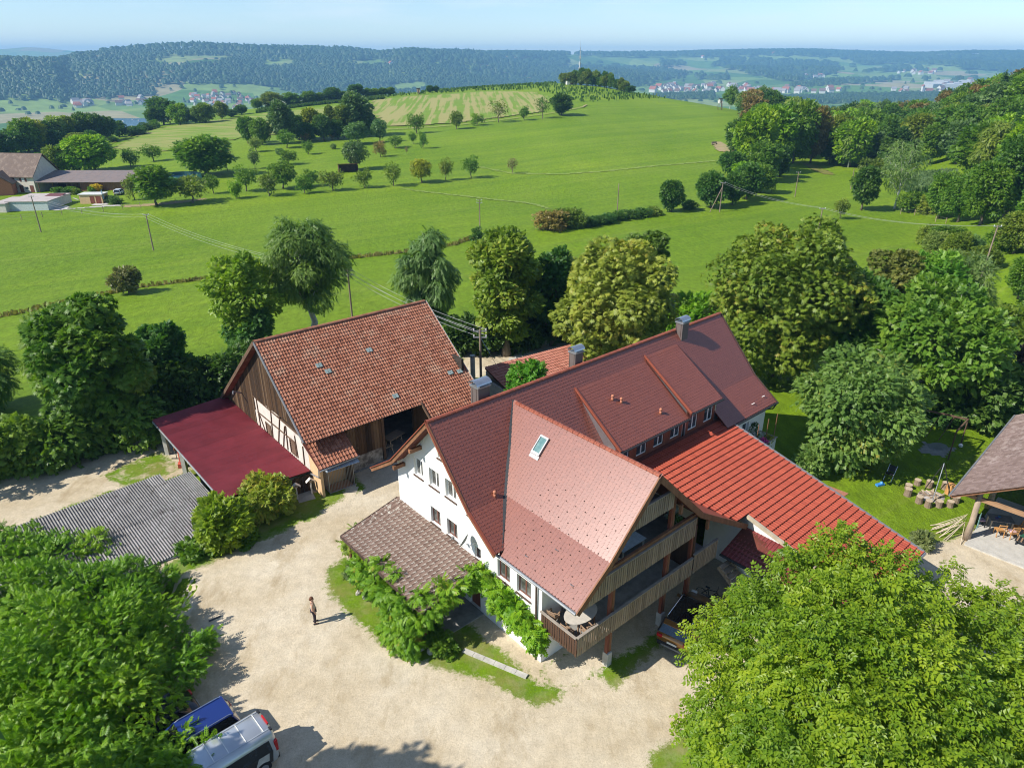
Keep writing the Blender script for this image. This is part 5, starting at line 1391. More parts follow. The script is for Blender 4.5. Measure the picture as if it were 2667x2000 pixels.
def crown(name, seed, lobes, n, tmpl, mat, droop=0.25, inner=0.22, fill=1.0, upbias=0.35, cull=0.62, rag=0.16, flat=0.5, lobe_var=0.12):
    """foliage spread through the volume of the lobes (cx,cy,cz,rx,ry,rz)"""
    r = np.random.RandomState(seed)
    Lb = np.asarray(lobes, float)
    area = (Lb[:, 3] * Lb[:, 4] + Lb[:, 3] * Lb[:, 5] + Lb[:, 4] * Lb[:, 5])
    idx = r.choice(len(Lb), size=n, p=area / area.sum())
    d = unit(r.normal(size=(n, 3)) + np.array([0, 0, upbias]))
    rad = np.where(r.rand(n) < inner, r.uniform(0.35, 0.85, n), r.uniform(0.82, 1.03, n))
    # ragged outline: bumps that differ per lobe and direction
    ph = r.uniform(0, 6.28, (len(Lb), 3)); fr = r.uniform(2.5, 5.0, (len(Lb), 3))
    bumpy = np.sin(d[:, 0] * fr[idx, 0] + ph[idx, 0]) + np.sin(d[:, 1] * fr[idx, 1] + ph[idx, 1]) + np.sin(d[:, 2] * fr[idx, 2] + ph[idx, 2])
    rad = rad * (1 + rag * bumpy / 2.0)
    P = Lb[idx, :3] + d * rad[:, None] * Lb[idx, 3:]
    keep = np.ones(n, bool)
    for j in range(len(Lb)):
        q = np.linalg.norm((P - Lb[j, :3]) / Lb[j, 3:], axis=1)
        keep &= ~((q < cull) & (idx != j) & (r.rand(n) < 0.85))
    P, d, idx = P[keep], d[keep], idx[keep]; n = len(P)
    ctr = Lb[:, :3].mean(0)
    out = unit(P - ctr)
    ax = unit(d * 0.55 + out * 0.45 + r.normal(size=(n, 3)) * 0.55 + np.array([0, 0, -droop]))
    nm = unit(d * flat + np.array([0, 0, 0.75]) + r.normal(size=(n, 3)) * 0.42)
    sd = unit(np.cross(nm, ax)); nm = np.cross(ax, sd)
    sc = r.uniform(0.75, 1.3, n)
    R = np.stack([ax, sd, nm], 1) * sc[:, None, None]          # rows are axes
    k = len(tmpl)
    Q = np.einsum('kvc,ncd->nkvd', tmpl, R) + P[:, None, None, :]
    V = Q.reshape(-1, 3)
    F = np.arange(len(V)).reshape(-1, tmpl.shape[1])
    tl = r.normal(0, lobe_var, len(Lb))[idx]
    tint = np.clip(0.5 + tl[:, None] + r.normal(0, 0.10, (n, 1)) + r.normal(0, 0.11, (n, k)), 0, 1).ravel()
    return np_mesh(name, V, F if F.shape[1] == 4 else None, F if F.shape[1] == 3 else None, mat=mat, tint=tint)

def limb_mesh(name, seed, base_r, lobes, mat, fork=0.35, sides=7, lean=(0, 0), reach=0.8, twigs=0, stems=1, spread=0.0):
    """trunk(s) with limbs running into each lobe"""
    r = random.Random(seed); mb = MB()
    top = max(l[2] for l in lobes)
    for sidx in range(stems):
        a = 6.28 * sidx / max(1, stems) + 0.4
        ox, oy = spread * math.cos(a), spread * math.sin(a)
        zt = top * 0.82
        n = 6; P = []
        for i in range(n + 1):
            t = i / n
            P.append(Vector((ox * (0.4 + t) + lean[0] * t + r.uniform(-1, 1) * base_r * 0.8 * (0 < i), oy * (0.4 + t) + lean[1] * t + r.uniform(-1, 1) * base_r * 0.8 * (0 < i), -0.25 + (zt + 0.25) * t)))
        R = [base_r * (1.35 if i == 0 else (1.0 - 0.82 * i / n)) for i in range(n + 1)]
        mb.tube(P, R, sides)
        for li, L in enumerate(lobes):
            if stems > 1 and li % stems != sidx: continue
            c = Vector(L[:3])
            t = min(0.92, max(fork, (c.z * 0.62) / max(0.1, zt)))
            f = t * n; i = min(n - 1, int(f)); p0 = P[i].lerp(P[i + 1], f - i)
            r0 = base_r * (1.0 - 0.82 * t) * 0.62
            q = p0.lerp(c, reach)
            mid = p0.lerp(q, 0.5) + Vector((r.uniform(-1, 1), r.uniform(-1, 1), r.uniform(0.0, 1.0))) * (q - p0).length * 0.10
            mb.tube([p0, mid, q], [r0, r0 * 0.66, r0 * 0.28], 5)
            for _ in range(twigs):
                e = c + Vector((r.uniform(-1, 1) * L[3], r.uniform(-1, 1) * L[4], r.uniform(-0.6, 1) * L[5])) * 0.95
                m2 = mid.lerp(q, r.random())
                mb.tube([m2, m2.lerp(e, 0.5) + Vector((0, 0, 0.1)), e], [r0 * 0.34, r0 * 0.22, r0 * 0.08], 4)
    return mb.mesh(name, mat, smooth=True)

def lobes_round(seed, h, w, n, base=0.28, r0=0.30, top=1.0, squash=0.85, jit=(0.58, 0.80)):
    """lobes over a rounded crown of height h and width w whose foliage starts at base*h"""
    r = random.Random(seed); out = []
    z0, z1 = base * h, h * top
    cz, hz, hw = (z0 + z1) / 2, (z1 - z0) / 2, w / 2
    for i in range(n):
        t = (i + 0.5) / n
        zz = 1 - 2 * t; ph = i * 2.399963 + r.uniform(-0.4, 0.4)
        rr = math.sqrt(max(0, 1 - zz * zz))
        k = r.uniform(*jit)
        rad = r0 * w * 0.5 * r.uniform(0.8, 1.25) * 1.35
        out.append((rr * math.cos(ph) * hw * k, rr * math.sin(ph) * hw * k, cz + zz * hz * k, rad, rad, rad * squash))
    out.append((0, 0, cz, hw * 0.55, hw * 0.55, hz * 0.6))
    return out

T_ALT = spray_template(5, 0.42, 0.15, 'alt')

def make_tree(name, loc, crown_me, trunk_me, color, label=None, group=None, rz=0.0, scale=(1, 1, 1), cat='tree', trunk_name='trunk', crown_name='crown'):
    e = empty(name, loc, rz, label, cat, group)
    e.scale = scale
    c = mesh_obj(crown_name, crown_me, e); c.color = (*color, 1.0)
    if trunk_me is not None: mesh_obj(trunk_name, trunk_me, e)
    return e

def proto(kind, seed, h, w, nl, nspray, tmpl, base=0.25, r0=0.34, mat=None, bark=None, trunk_r=None, droop=0.25, fork=0.3, twigs=0, rag=0.16, squash=0.85, stems=1, spread=0.0, flat=0.5, top=1.0, inner=0.22, jit=(0.58, 0.80)):
    lb = lobes_round(seed, h, w, nl, base, r0, top, squash, jit)
    cm = crown(kind + '_crown', seed, lb, nspray, tmpl, mat or M_LEAF, droop=droop, rag=rag, flat=flat, inner=inner)
    tm = limb_mesh(kind + '_trunk', seed, trunk_r or h * 0.025, lb, bark or M_BARK, fork=fork, twigs=twigs, stems=stems, spread=spread)
    return (cm, tm, h, w)

# prototypes: fruit trees, broad trees, hedge bushes, birches, firs (shared meshes)
t_fruit = spray_template(5, 0.36, 0.14, 'alt'); t_broad = spray_template(5, 0.85, 0.36, 'alt'); t_fine = spray_template(5, 0.5, 0.2, 'alt')
P_FRUIT = [proto('fruit_tree', 11 + i, 5.0, 5.4, 6 + i, 1500, t_fruit, base=0.26, r0=0.27, trunk_r=0.17, fork=0.25, rag=0.45, twigs=2, jit=(0.4, 1.02)) for i in range(5)]
P_PEAR = [proto('pear_tree', 31 + i, 8.0, 5.6, 13, 2600, t_fruit * 1.25, base=0.2, r0=0.34, trunk_r=0.2, rag=0.2, droop=0.6) for i in range(2)]
P_THIN = [proto('thin_tree', 41 + i, 5.5, 5.0, 9, 620, t_fruit, base=0.32, r0=0.36, trunk_r=0.16, twigs=9, rag=0.25) for i in range(2)]
P_BROAD = [proto('broad_tree', 51 + i, 14.0, 11.0, 19 + 2 * i, 4600, t_broad, base=0.10, r0=0.27, trunk_r=0.35, rag=0.22) for i in range(4)]
P_NEAR = [proto('broad_tree', 55 + i, 14.0, 11.0, 22, 8200, t_broad * 0.62, base=0.06, r0=0.25, trunk_r=0.35, rag=0.26) for i in range(2)]
P_TALL = [proto('tall_tree', 61 + i, 17.0, 9.0, 18, 4200, t_broad, base=0.12, r0=0.32, trunk_r=0.32, rag=0.22) for i in range(2)]
P_BIRCH = [proto('birch_tree', 71 + i, 14.0, 7.0, 16, 4200, spray_template(5, 0.8, 0.2, 'hang'), base=0.15, r0=0.34, bark=M_BARK_PALE, trunk_r=0.2, droop=1.3, twigs=2, rag=0.25, flat=0.8) for i in range(2)]
P_BUSH = [proto('bush', 81 + i, 3.0, 3.6, 8, 1900, t_fruit * 0.9, base=0.0, r0=0.4, trunk_r=0.06, fork=0.1, rag=0.2, stems=3, spread=0.3) for i in range(2)]
def fir_proto(seed):
    r = random.Random(seed); lb = []
    for i in range(9):
        t = i / 8; z = 2.0 + 13.5 * t; rad = 2.9 * (1 - t) + 0.35
        lb.append((r.uniform(-.15, .15), r.uniform(-.15, .15), z, rad, rad, 1.25))
    cm = crown('fir_crown', seed, lb, 3600, t_broad * 0.9, M_LEAF, droop=0.7, rag=0.2, cull=0.3)
    return (cm, limb_mesh('fir_trunk', seed, 0.3, lb[::3], M_BARK), 16.5, 6.2)
P_FIR = [fir_proto(91)]

GREENS = {'mid': (0.084, 0.165, 0.013), 'dark': (0.050, 0.112, 0.014), 'bright': (0.138, 0.248, 0.009), 'yellow': (0.222, 0.248, 0.014), 'olive': (0.118, 0.165, 0.018),
          'blue': (0.082, 0.149, 0.041), 'pale': (0.156, 0.215, 0.045), 'brown': (0.180, 0.143, 0.041), 'purple': (0.102, 0.061, 0.036), 'bare': (0.168, 0.143, 0.063)}
_tr = random.Random(77)
def vary(c, a=0.14):
    k = _tr.uniform(1 - a, 1 + a); return (c[0] * k * _tr.uniform(0.93, 1.07), c[1] * k, c[2] * k * _tr.uniform(0.9, 1.1))
def plant(protos, p, h, w, color, name, label, group=None, cat='tree'):
    cm, tm, H, W = _tr.choice(protos)
    return make_tree(name, (p[0], p[1], p[2] - 0.05), cm, tm, vary(color), label, group, _tr.uniform(0, 6.28), (w / W, w / W, h / H), cat)
def plant_px(protos, bx, by, hp, wp, color, name, label, group=None, cat='tree', hmin=0.5):
    p = at(bx, by)
    a = math.atan2(p[0], p[1]); dcr = float(np.interp(a, C_AZ, C_D))
    if math.hypot(p[0], p[1]) > dcr + 25: p = np.array([math.sin(a) * (dcr - 4), math.cos(a) * (dcr - 4), gz(math.sin(a) * (dcr - 4), math.cos(a) * (dcr - 4))])
    s = px_size(p)
    return plant(protos, p, max(hmin, hp * s * 1.06), wp * s, color, name, label, group, cat)
KIND = {'n': (P_NEAR, 'broad_tree'), 'f': (P_FRUIT, 'fruit_tree'), 'p': (P_PEAR, 'pear_tree'), 't': (P_THIN, 'thin_tree'), 'b': (P_BROAD, 'broad_tree'), 'l': (P_TALL, 'tall_tree'), 'w': (P_BIRCH, 'birch_tree'), 'u': (P_BUSH, 'bush'), 'c': (P_FIR, 'fir_tree')}
def rows(Zf, items, group):
    for it in items:
        x, y, h, w, k, col, label = it
        bx, by, s = Zf(x, y); pr, nm = KIND[k]
        plant_px(pr, bx, by, h * s, w * s, GREENS[col], nm, label, group, 'bush' if k == 'u' else 'tree')

rows(ZA, [
 (40,730,80,75,'f','bright','small pale fruit tree at the near left corner of the orchard row'),
 (105,685,135,150,'f','mid','broad round fruit tree at the left end of the lower orchard row'),
 (250,715,130,130,'f','olive','leaning fruit tree standing lowest in the orchard beside the open field'),
 (340,668,165,160,'p','mid','largest dense tree of the lower orchard row'),
 (475,697,100,110,'f','mid','leaning low fruit tree just right of the largest orchard tree'),
 (520,652,90,110,'f','mid','fruit tree half hidden behind a low leaning one in the orchard'),
 (660,680,115,145,'f','olive','spreading fruit tree with loose crown left of the dark orchard shed'),
 (860,662,105,120,'f','olive','rounded fruit tree directly below and right of the red roofed orchard shed'),
 (1045,650,130,125,'f','olive','round fruit tree where the pale mown strip begins'),
 (1225,630,145,135,'p','yellow','tall yellowish fruit tree in the lower orchard row'),
 (1380,615,120,90,'f','olive','ragged upright fruit tree between yellowish tree and round dark one'),
 (1540,600,120,115,'f','mid','round dark fruit tree last but one on the right of the lower row'),
 (1805,570,85,65,'t','bare','nearly bare small tree alone in the middle of the open slope'),
 (800,548,170,140,'p','blue','tall blue green pear tree right behind the orchard shed'),
 (960,465,85,80,'f','brown','brownish leaning fruit tree on the upper orchard slope'),
 (1060,408,70,110,'f','mid','wide low fruit tree below the field path'),
 (1170,382,65,55,'f','mid','small rounded tree below the path trees'),
 (1235,412,90,58,'f','mid','narrow fruit tree of two tiers furthest right on the upper orchard slope'),
 (960,372,135,90,'p','blue','greyish blue tree of two tiers at the right edge of the dark grove'),
 (820,385,135,150,'p','blue','blue green spreading tree in front of the dark grove'),
 (655,355,48,58,'f','brown','small pale brown tree before the dark grove'),
 (500,448,75,80,'f','mid','round small fruit tree in the middle of the upper orchard'),
 (365,408,95,125,'f','mid','broad fruit tree before the left end of the dark grove'),
 (485,375,62,60,'t','brown','little thin brown tree between grove and orchard'),
 (375,515,80,112,'f','mid','dome shaped fruit tree near the orchard middle with clear trunk'),
 (160,540,105,75,'f','blue','lower greyish tree of the narrow pair on the orchard left side'),
 (165,432,80,95,'f','pale','upper pale tree of the narrow pair on the orchard left side'),
 (320,452,36,44,'u','blue','small grey bush in the orchard'),
 (660,415,30,36,'u','pale','tiny pale sapling in the upper orchard'),
 (1130,448,44,25,'t','bare','thin bare sapling on the open slope'),
], 'fruit trees of the orchard slope')
rows(ZA, [
 (1195,315,110,105,'f','mid','leftmost round tree along the field path'),
 (1450,288,105,78,'p','olive','upright brown tinged tree second along the field path'),
 (1580,265,65,85,'f','bright','low bright leaning tree third along the field path'),
 (1718,245,120,112,'t','olive','thin airy tree fourth along the field path'),
 (1880,232,75,72,'f','mid','small tree fifth along the field path'),
 (1998,220,115,98,'t','mid','tall thin tree sixth along the field path'),
 (2118,200,130,128,'b','dark','dense dark tree at the right end of the field path row'),
], 'trees along the field path')
rows(ZA, [
 (115,380,160,110,'b','mid','broad tree at the left end of the dark grove'),(205,388,150,125,'b','mid','second broad tree at the left end of the dark grove'),
 (340,380,250,140,'l','blue','tall loose tree rising from the left of the dark grove'),(440,355,145,120,'b','dark','dark low tree in the middle of the grove'),
 (530,350,185,120,'l','yellow','yellow topped tree in the middle of the grove'),(600,360,150,120,'b','dark','dark round tree right of the yellow topped one in the grove'),
 (650,345,190,80,'l','olive','slim thinning tree in the grove'),(730,345,190,110,'l','olive','olive tree left of the tallest in the grove'),
 (810,335,255,190,'l','blue','tallest widest tree of the dark grove'),(890,330,140,90,'b','dark','dark tree at the right end of the grove'),
 (500,368,110,120,'b','dark','dark bushy tree at the foot of the grove'),(690,352,110,120,'b','dark','dark bushy tree at the foot of the grove right half'),
], 'trees of the dark grove above the orchard')
rows(ZA, [
 (175,160,62,75,'b','mid','small dark tree lowest on the field crest'),(270,155,90,135,'b','olive','wide olive tree on the field crest above the village'),(395,125,75,110,'b','mid','rounded tree on the field crest right of the olive one'),
 (505,110,72,100,'b','mid','low dome tree on the field crest'),(575,105,62,60,'b','mid','small tree beside the low dome on the field crest'),(655,88,85,105,'b','dark','tall dark round tree on the field crest'),
 (730,82,55,65,'b','mid','small tree between the two tall ones on the crest'),(805,75,88,100,'l','dark','tallest dark tree on the crest before the wooded ridge'),(885,62,55,60,'b','mid','low tree right of the tallest on the crest'),
 (925,60,52,60,'b','mid','middle one of the low tree line on the crest'),(975,56,50,60,'b','mid','low tree further right in the crest line'),(1025,54,48,55,'b','mid','last low tree of the crest line'),
 (1280,42,42,48,'b','dark','left one of the two round trees on the crest'),(1318,38,38,34,'b','dark','right one of the two round trees on the crest'),(1385,30,12,34,'u','dark','low dark bush on the crest right of the two round trees'),
], 'trees on the crest of the hill')
rows(ZB, [
 (885,510,95,70,'b','dark','narrow dark tree before the lake'),(945,500,140,155,'b','dark','great dark tree right of the lake'),(1040,500,112,115,'b','bright','bright green dome tree beside the great dark one'),
 (1125,492,75,80,'b','dark','low dark tree right of the bright dome'),(1185,490,105,120,'b','olive','rounded tree fourth from the lake on the field edge'),(1280,470,95,75,'l','olive','upright thin tree on the field edge below the village'),
 (1335,455,42,65,'b','dark','dark bush at the upper end of the field edge'),(1390,440,50,70,'b','dark','dark tree at the end of the hedge by the corn'),(895,522,42,50,'u','mid','small bush at the near corner of the crest field'),
 (780,560,45,120,'u','dark','low dark hedge bush below the lake'),(840,530,36,80,'u','dark','low hedge bush right below the lake'),(650,600,30,60,'u','dark','low bush along the field boundary'),
], 'trees along the left field edge')
rows(ZB, [
 (20,600,120,110,'b','dark','dark tree at the far left of the left wood'),(95,560,130,120,'b','dark','dark tall tree of the left wood'),(150,600,170,150,'b','mid','broad tree of the left wood'),(200,625,165,150,'b','yellow','yellow green tree in the left wood'),
 (255,580,140,110,'b','dark','dark tree behind the yellow green one'),(330,600,165,120,'l','pale','pale grey green tall tree in the left wood'),(385,590,160,100,'b','olive','olive tree of the left wood'),(455,610,150,120,'b','dark','dark tree in the middle of the left wood'),
 (515,600,150,110,'b','dark','dark round tree of the left wood'),(575,600,145,110,'b','dark','dense dark tree of the left wood'),(630,590,130,100,'b','dark','dark tree near the right end of the left wood'),(690,570,85,90,'b','dark','low dark tree at the right end of the left wood'),
 (40,670,120,110,'b','dark','dark front tree of the left wood'),(120,655,130,130,'b','dark','dark spreading front tree of the left wood'),(230,650,110,110,'b','mid','mid green front tree of the left wood'),(470,630,75,170,'b','olive','flat wide olive tree before the left wood'),
 (545,640,100,90,'b','dark','dark tree beside the flat wide one'),(5,640,140,110,'b','dark','dark tree cut by the left edge of the photo'),(80,690,36,60,'u','mid','small bush by the farm roof'),
 (390,620,130,100,'b','mid','mid green tree in the front of the left wood'),(300,640,110,110,'b','dark','dark tree at the foot of the pale tall one'),
], 'trees of the left wood')
rows(ZB, [
 (545,765,195,240,'b','bright','large bright yellow green tree behind the long shed'),(430,770,150,160,'b','mid','mid green tree left of the large bright one'),(345,775,140,140,'b','olive','olive tree behind the far farmhouse'),(260,780,105,110,'b','mid','low tree next to the far farmhouse'),
 (755,742,88,98,'f','mid','round fruit tree above the long shed'),(885,710,82,118,'f','mid','mushroom shaped fruit tree standing alone above the long shed'),
 (1190,790,205,290,'b','mid','great spreading walnut tree by the round green pool'),(1310,762,135,75,'t','bare','half dead thin tree beside the great walnut'),
 (905,962,215,195,'l','mid','tall full tree at the corner of the farm paddock'),(775,932,125,110,'f','pale','pale grey green leaning tree by the paddock'),
 (1115,948,128,195,'f','olive','low wide twisted fruit tree on the bare path'),(1230,895,95,92,'f','mid','small tree right of the pool'),(1365,922,92,82,'f','bright','slim bright tree at the end of the bare path'),
 (985,850,40,80,'u','mid','low bush before the round pool'),(1080,840,36,110,'u','olive','low flat bush before the round pool'),
], 'trees round the far farm')
# copse round the mast
for i in range(17):
    t = i / 16; x = 1318 + 275 * t + _tr.uniform(-16, 16); y = 262 + 34 * t + _tr.uniform(-6, 4)
    bx, by, s = ZC(x, y)
    plant_px(P_BROAD + P_TALL, bx, by, (96 - 26 * t) * s * _tr.uniform(0.62, 1.08), _tr.uniform(38, 72) * s, GREENS[('olive', 'mid', 'dark', 'olive')[i % 4]], 'broad_tree', '%s tree from the left in the small copse on the hilltop' % ('first second third fourth fifth sixth seventh eighth ninth tenth eleventh twelfth thirteenth fourteenth fifteenth sixteenth seventeenth'.split()[i]), 'trees of the hilltop copse')
rows(ZC, [(1258,256,58,62,'b','olive','separate round tree left of the hilltop hut'), (1640,306,36,60,'b','dark','small dark trees end right of the copse')], 'trees of the hilltop copse')
# ditch hedge in the middle of the meadow and its bushes
rows(ZC, [
 (1180,1105,95,170,'u','brown','reddish brown wide bush at the left end of the ditch hedge'),(1265,1090,95,150,'u','olive','second brown green bush of the ditch hedge'),(1330,1090,80,110,'u','olive','olive bush of the ditch hedge'),
 (1395,1085,50,90,'u','dark','low bush of the ditch hedge before the slope'),(1450,1075,48,90,'u','dark','low dark bush of the hedge middle'),(1510,1065,50,90,'u','dark','low dark bush further along the hedge'),(1570,1050,48,90,'u','dark','low dark bush by the leaning pole'),(1640,1040,46,90,'u','dark','low dark bush right of the pole in the hedge'),(1710,1030,46,90,'u','dark','low dark bush near the round tree'),(1775,1018,42,90,'u','olive','low olive bush next to the round tree'),
 (1875,1000,175,130,'b','dark','round dark tree standing alone at the end of the ditch hedge'),(1980,985,45,90,'u','dark','low bush between the two dark trees'),
], 'bushes of the ditch hedge')
rows(ZD, [
 (405,978,195,170,'b','dark','dark bushy tree beside the braced pole'),(530,960,170,130,'b','dark','dark tree right of the braced pole'),(610,930,190,170,'b','dark','dark mid tree below the bright trees'),(690,890,150,140,'b','mid','mid green tree at the foot of the bright group'),
 (520,800,140,140,'b','dark','dark tree at the corner of the bare patch'),(560,690,210,150,'b','dark','dark tree at the left of the bright group'),(640,760,320,220,'b','bright','bright yellow green tree, leftmost of the bright group'),(760,730,310,200,'l','bright','tall bright tree in the middle of the bright group'),
 (700,820,200,180,'b','mid','mid green tree in front of the bright group'),(880,720,325,210,'b','mid','tall round tree right of the bright group'),(590,880,150,150,'b','bright','bright low tree in front of the dark ones'),
 (755,892,88,58,'f','pale','small pale tree at the edge of the shaded slope'),(800,800,170,120,'b','dark','dark tree at the edge of the shaded bank'),
 (980,720,280,170,'b','brown','brownish tree behind the shaded bank'),(1090,725,180,140,'b','mid','mid green dome tree behind the bank'),(1200,745,205,130,'w','pale','pale willow like tree left of the blue green one'),
 (1330,742,190,190,'b','blue','wide blue green tree above the pond'),(1275,992,240,140,'l','dark','dark upright tree standing free in the meadow by the pond'),
 (1150,1040,100,92,'f','olive','small round fruit tree at the far end of the right meadow'),(1460,650,90,60,'t','purple','bare purple tree before the wood'),
 (1570,1000,100,150,'u','mid','bush right of the white birch'),(1340,800,90,130,'u','olive','olive bush behind the dark upright tree'),(1680,1010,95,130,'u','olive','olive bush between birch and wood'),
], 'trees at the edge of the right wood')
rows(ZD, [
 (1720,1040,250,200,'n','mid','mid green tree at the front of the right hillside'),(1830,1060,270,220,'n','mid','round front tree of the right hillside'),(1960,1075,340,280,'n','mid','great tree of the right hillside'),(2110,1030,420,300,'n','dark','great dark tree of the right hillside'),
 (2230,1010,500,300,'n','dark','great dark tree cut by the right edge of the photo'),(2330,1100,480,300,'n','mid','great tree just at the right edge of the photo'),(2150,1240,230,240,'n','olive','olive tree on the bare earth bank'),(2260,1200,330,260,'n','mid','mid green tree above the bare earth bank'),
 (1690,1290,170,160,'n','pale','pale tree of the shrubbery at the meadow corner'),(1790,1330,210,170,'n','olive','olive tree of the shrubbery at the meadow corner'),(1880,1290,150,150,'n','blue','blue green tree in the shrubbery at the meadow corner'),(1960,1350,150,190,'n','olive','low olive tree beside the leaning pole'),
 (1760,1200,120,190,'n','mid','upper tree of the shrubbery at the meadow corner'),(1660,1180,90,120,'u','olive','bush at the tip of the meadow corner'),(2060,1230,120,150,'u','mid','bush on the earth bank'),
 (2180,1500,230,200,'n','mid','mid green tree at the right edge above the garden'),(2280,1640,260,240,'n','dark','dark tree at the right edge near the pavilion'),
], 'trees of the right hillside')
# the wood on the right, filled up
w_r = np.random.RandomState(4); cand = []
for _ in range(5000):
    a = w_r.uniform(math.atan2(300, 1950), 0.76); d = w_r.uniform(190, 560) if a > 0.42 else w_r.uniform(300, 560)
    x, y = math.sin(a) * d, math.cos(a) * d
    z = gz(x, y); px, py = proj(x, y, z)
    if px < 2030 and d < 415 - (px - 1900) * 0.6: continue
    if px < 1945 + (py < 330) * 0 and d < np.interp(a, C_AZ, C_D) + 35: continue
    if py > 445 and px < 2480: continue
    if 2330 < px < 2490 and 430 < py < 520: continue
    if py > 520: continue
    if all((x - q[0]) ** 2 + (y - q[1]) ** 2 > (7.6 + d * 0.005) ** 2 for q in cand): cand.append((x, y, z, px, py, d))
cand = sorted(cand, key=lambda q: q[5])[:250]
mix = ['mid', 'mid', 'dark', 'olive', 'mid', 'dark', 'bright', 'olive', 'blue', 'pale', 'mid', 'dark', 'olive', 'mid', 'mid', 'bright', 'olive', 'pale', 'blue', 'mid', 'brown']
KL = {'mid': 'mid green', 'dark': 'dark green', 'olive': 'olive green', 'bright': 'bright green', 'blue': 'blue green', 'pale': 'pale grey green', 'brown': 'brown tinged'}
for i, (x, y, z, px, py, d) in enumerate(cand):
    c = mix[w_r.randint(len(mix))]; k = w_r.choice(['b', 'b', 'l', 'b', 'c', 'w']) if c in ('mid', 'dark', 'olive') else 'b'
    if k == 'c': c = 'dark'
    h = w_r.uniform(11, 17); pr, nm = KIND[k]
    word = {'b': 'broad tree', 'l': 'tall tree', 'c': 'fir', 'w': 'birch'}[k]
    rank = 'front' if d < 260 else 'second' if d < 320 else 'middle' if d < 390 else 'rear' if d < 460 else 'last'
    where = ('left end', 'left part', 'middle part', 'right part', 'right end')[int(np.clip((px - 1900) / 165, 0, 4))]; size = 'low' if h < 12.6 else 'tall' if h > 15.2 else 'mid high'
    plant(pr, (x, y, z), h, {'b': h * 0.8, 'l': h * 0.55, 'c': h * 0.4, 'w': h * 0.55}[k], GREENS[c], nm, '%s %s %s in %s rank of the right wood, %s' % (size, KL[c], word, rank, where), 'trees of the right wood')


blades('reeds', reedp, 3500, 2.0, 0.7, (0.10, 0.16, 0.06), 3, M_LEAF)
corn1 = pts(*[ZC(*p)[:2] for p in ((-60,372),(140,352),(420,324),(800,302),(1100,300),(1230,335),(1375,372),(1600,358),(1870,352),(1800,338),(1600,312),(1420,292),(1220,262),(1000,258),(800,280),(430,316),(0,350))])
blades('corn_field', corn1, 42000, 1.7, 1.1, (0.050, 0.098, 0.010), 5, M_LEAF)
corn2 = pts(*[ZB(*p)[:2] for p in ((1470,435),(1750,395),(2000,368),(2212,352),(2212,340),(2000,350),(1700,380),(1500,418))])
blades('corn_field', corn2, 13000, 1.7, 1.1, (0.052, 0.098, 0.011), 6, M_LEAF)
def along(line, width):
    P = np.array([at(*p)[:2] for p in line]); d = unit(np.gradient(P, axis=0)); nrm = np.stack([-d[:, 1], d[:, 0]], 1)
    return np.concatenate([P + nrm * width / 2, (P - nrm * width / 2)[::-1]])
blades('rough_grass', along(ditch_l, 1.3), 9000, 0.55, 0.30, (0.16, 0.15, 0.05), 7, M_LEAF)

# ------------------------------------------------------------------ across the valley: forests, villages, lake
def in_poly(P, X, Y): return poly_sd(np.asarray(P, float), X, Y) > 0
# open land among the forest, and woods among the fields (outlines as they appear from the yard, turned into ground points below)
OPEN_L = [[(380,166),(450,146),(585,146),(640,154),(530,167),(450,174)], [(680,165),(770,155),(762,174),(690,177)], [(405,236),(430,222),(640,220),(700,226),(790,250),(780,266),(560,268),(400,262)],
          [(-400,270),(120,268),(240,258),(400,250),(620,250),(850,262),(850,330),(-400,420)], [(895,160),(985,157),(1012,170),(940,172)], [(1020,222),(1100,212),(1120,235),(1030,240)]]
WOOD_R = [[(1500,139),(1960,131),(2667,136),(3200,140),(3200,200),(2667,192),(2500,178),(2420,170),(2240,170),(2180,150),(2000,147),(1900,151),(1700,151),(1640,152),(1500,147)],
          [(1860,170),(1900,154),(2180,167),(2180,190),(2080,214),(2040,212),(1900,183)], [(1380,175),(1720,182),(1795,197),(1700,217),(1640,232),(1500,262),(1380,262)],
          [(1720,160),(1780,166),(1780,176),(1720,176)], [(1810,200),(1895,204),(1895,210),(1815,208)], [(2060,222),(2340,206),(2340,212),(2060,230)], [(2030,190),(2065,195),(2060,215),(2035,210)],
          [(2290,180),(2400,178),(2400,186),(2290,190)], [(2480,170),(2667,175),(2667,188),(2500,182)], [(1700,250),(1860,246),(1860,258),(1700,262)], [(1960,256),(2300,250),(2667,236),(2667,262),(1960,275)]]
def forest_here(px, py):
    left = px < 1480
    f = np.zeros(px.shape, bool)
    f |= left & (py < 262)
    for P in OPEN_L: f &= ~(left & in_poly(P, px, py))
    for P in WOOD_R: f |= (px >= 1380) & in_poly(P, px, py)
    return f
fr = np.random.RandomState(12)
XS, YS, RS = [], [], []
for (dlo, dhi, sp) in ((2500, 3400, 14.0), (3400, 4400, 18.0), (4400, 5600, 30.0), (5600, 7000, 42.0), (7000, 8750, 50.0)):
    n = int(0.5 * 1.7 * (dhi ** 2 - dlo ** 2) / sp ** 2)
    a = fr.uniform(-0.80, 0.90, n); d = np.sqrt(fr.uniform(dlo ** 2, dhi ** 2, n))
    XS.append(np.sin(a) * d); YS.append(np.cos(a) * d); RS.append(np.full(n, sp))
X, Y, S = np.concatenate(XS), np.concatenate(YS), np.concatenate(RS)
Z = terrain(X, Y)
px, py = proj(X, Y, Z)
D = np.hypot(X, Y); rdd = np.interp(np.arctan2(X, Y), R_AZ, R_D)
k = (px > -160) & (px < 2830) & forest_here(px, py) & (D < rdd + 60)
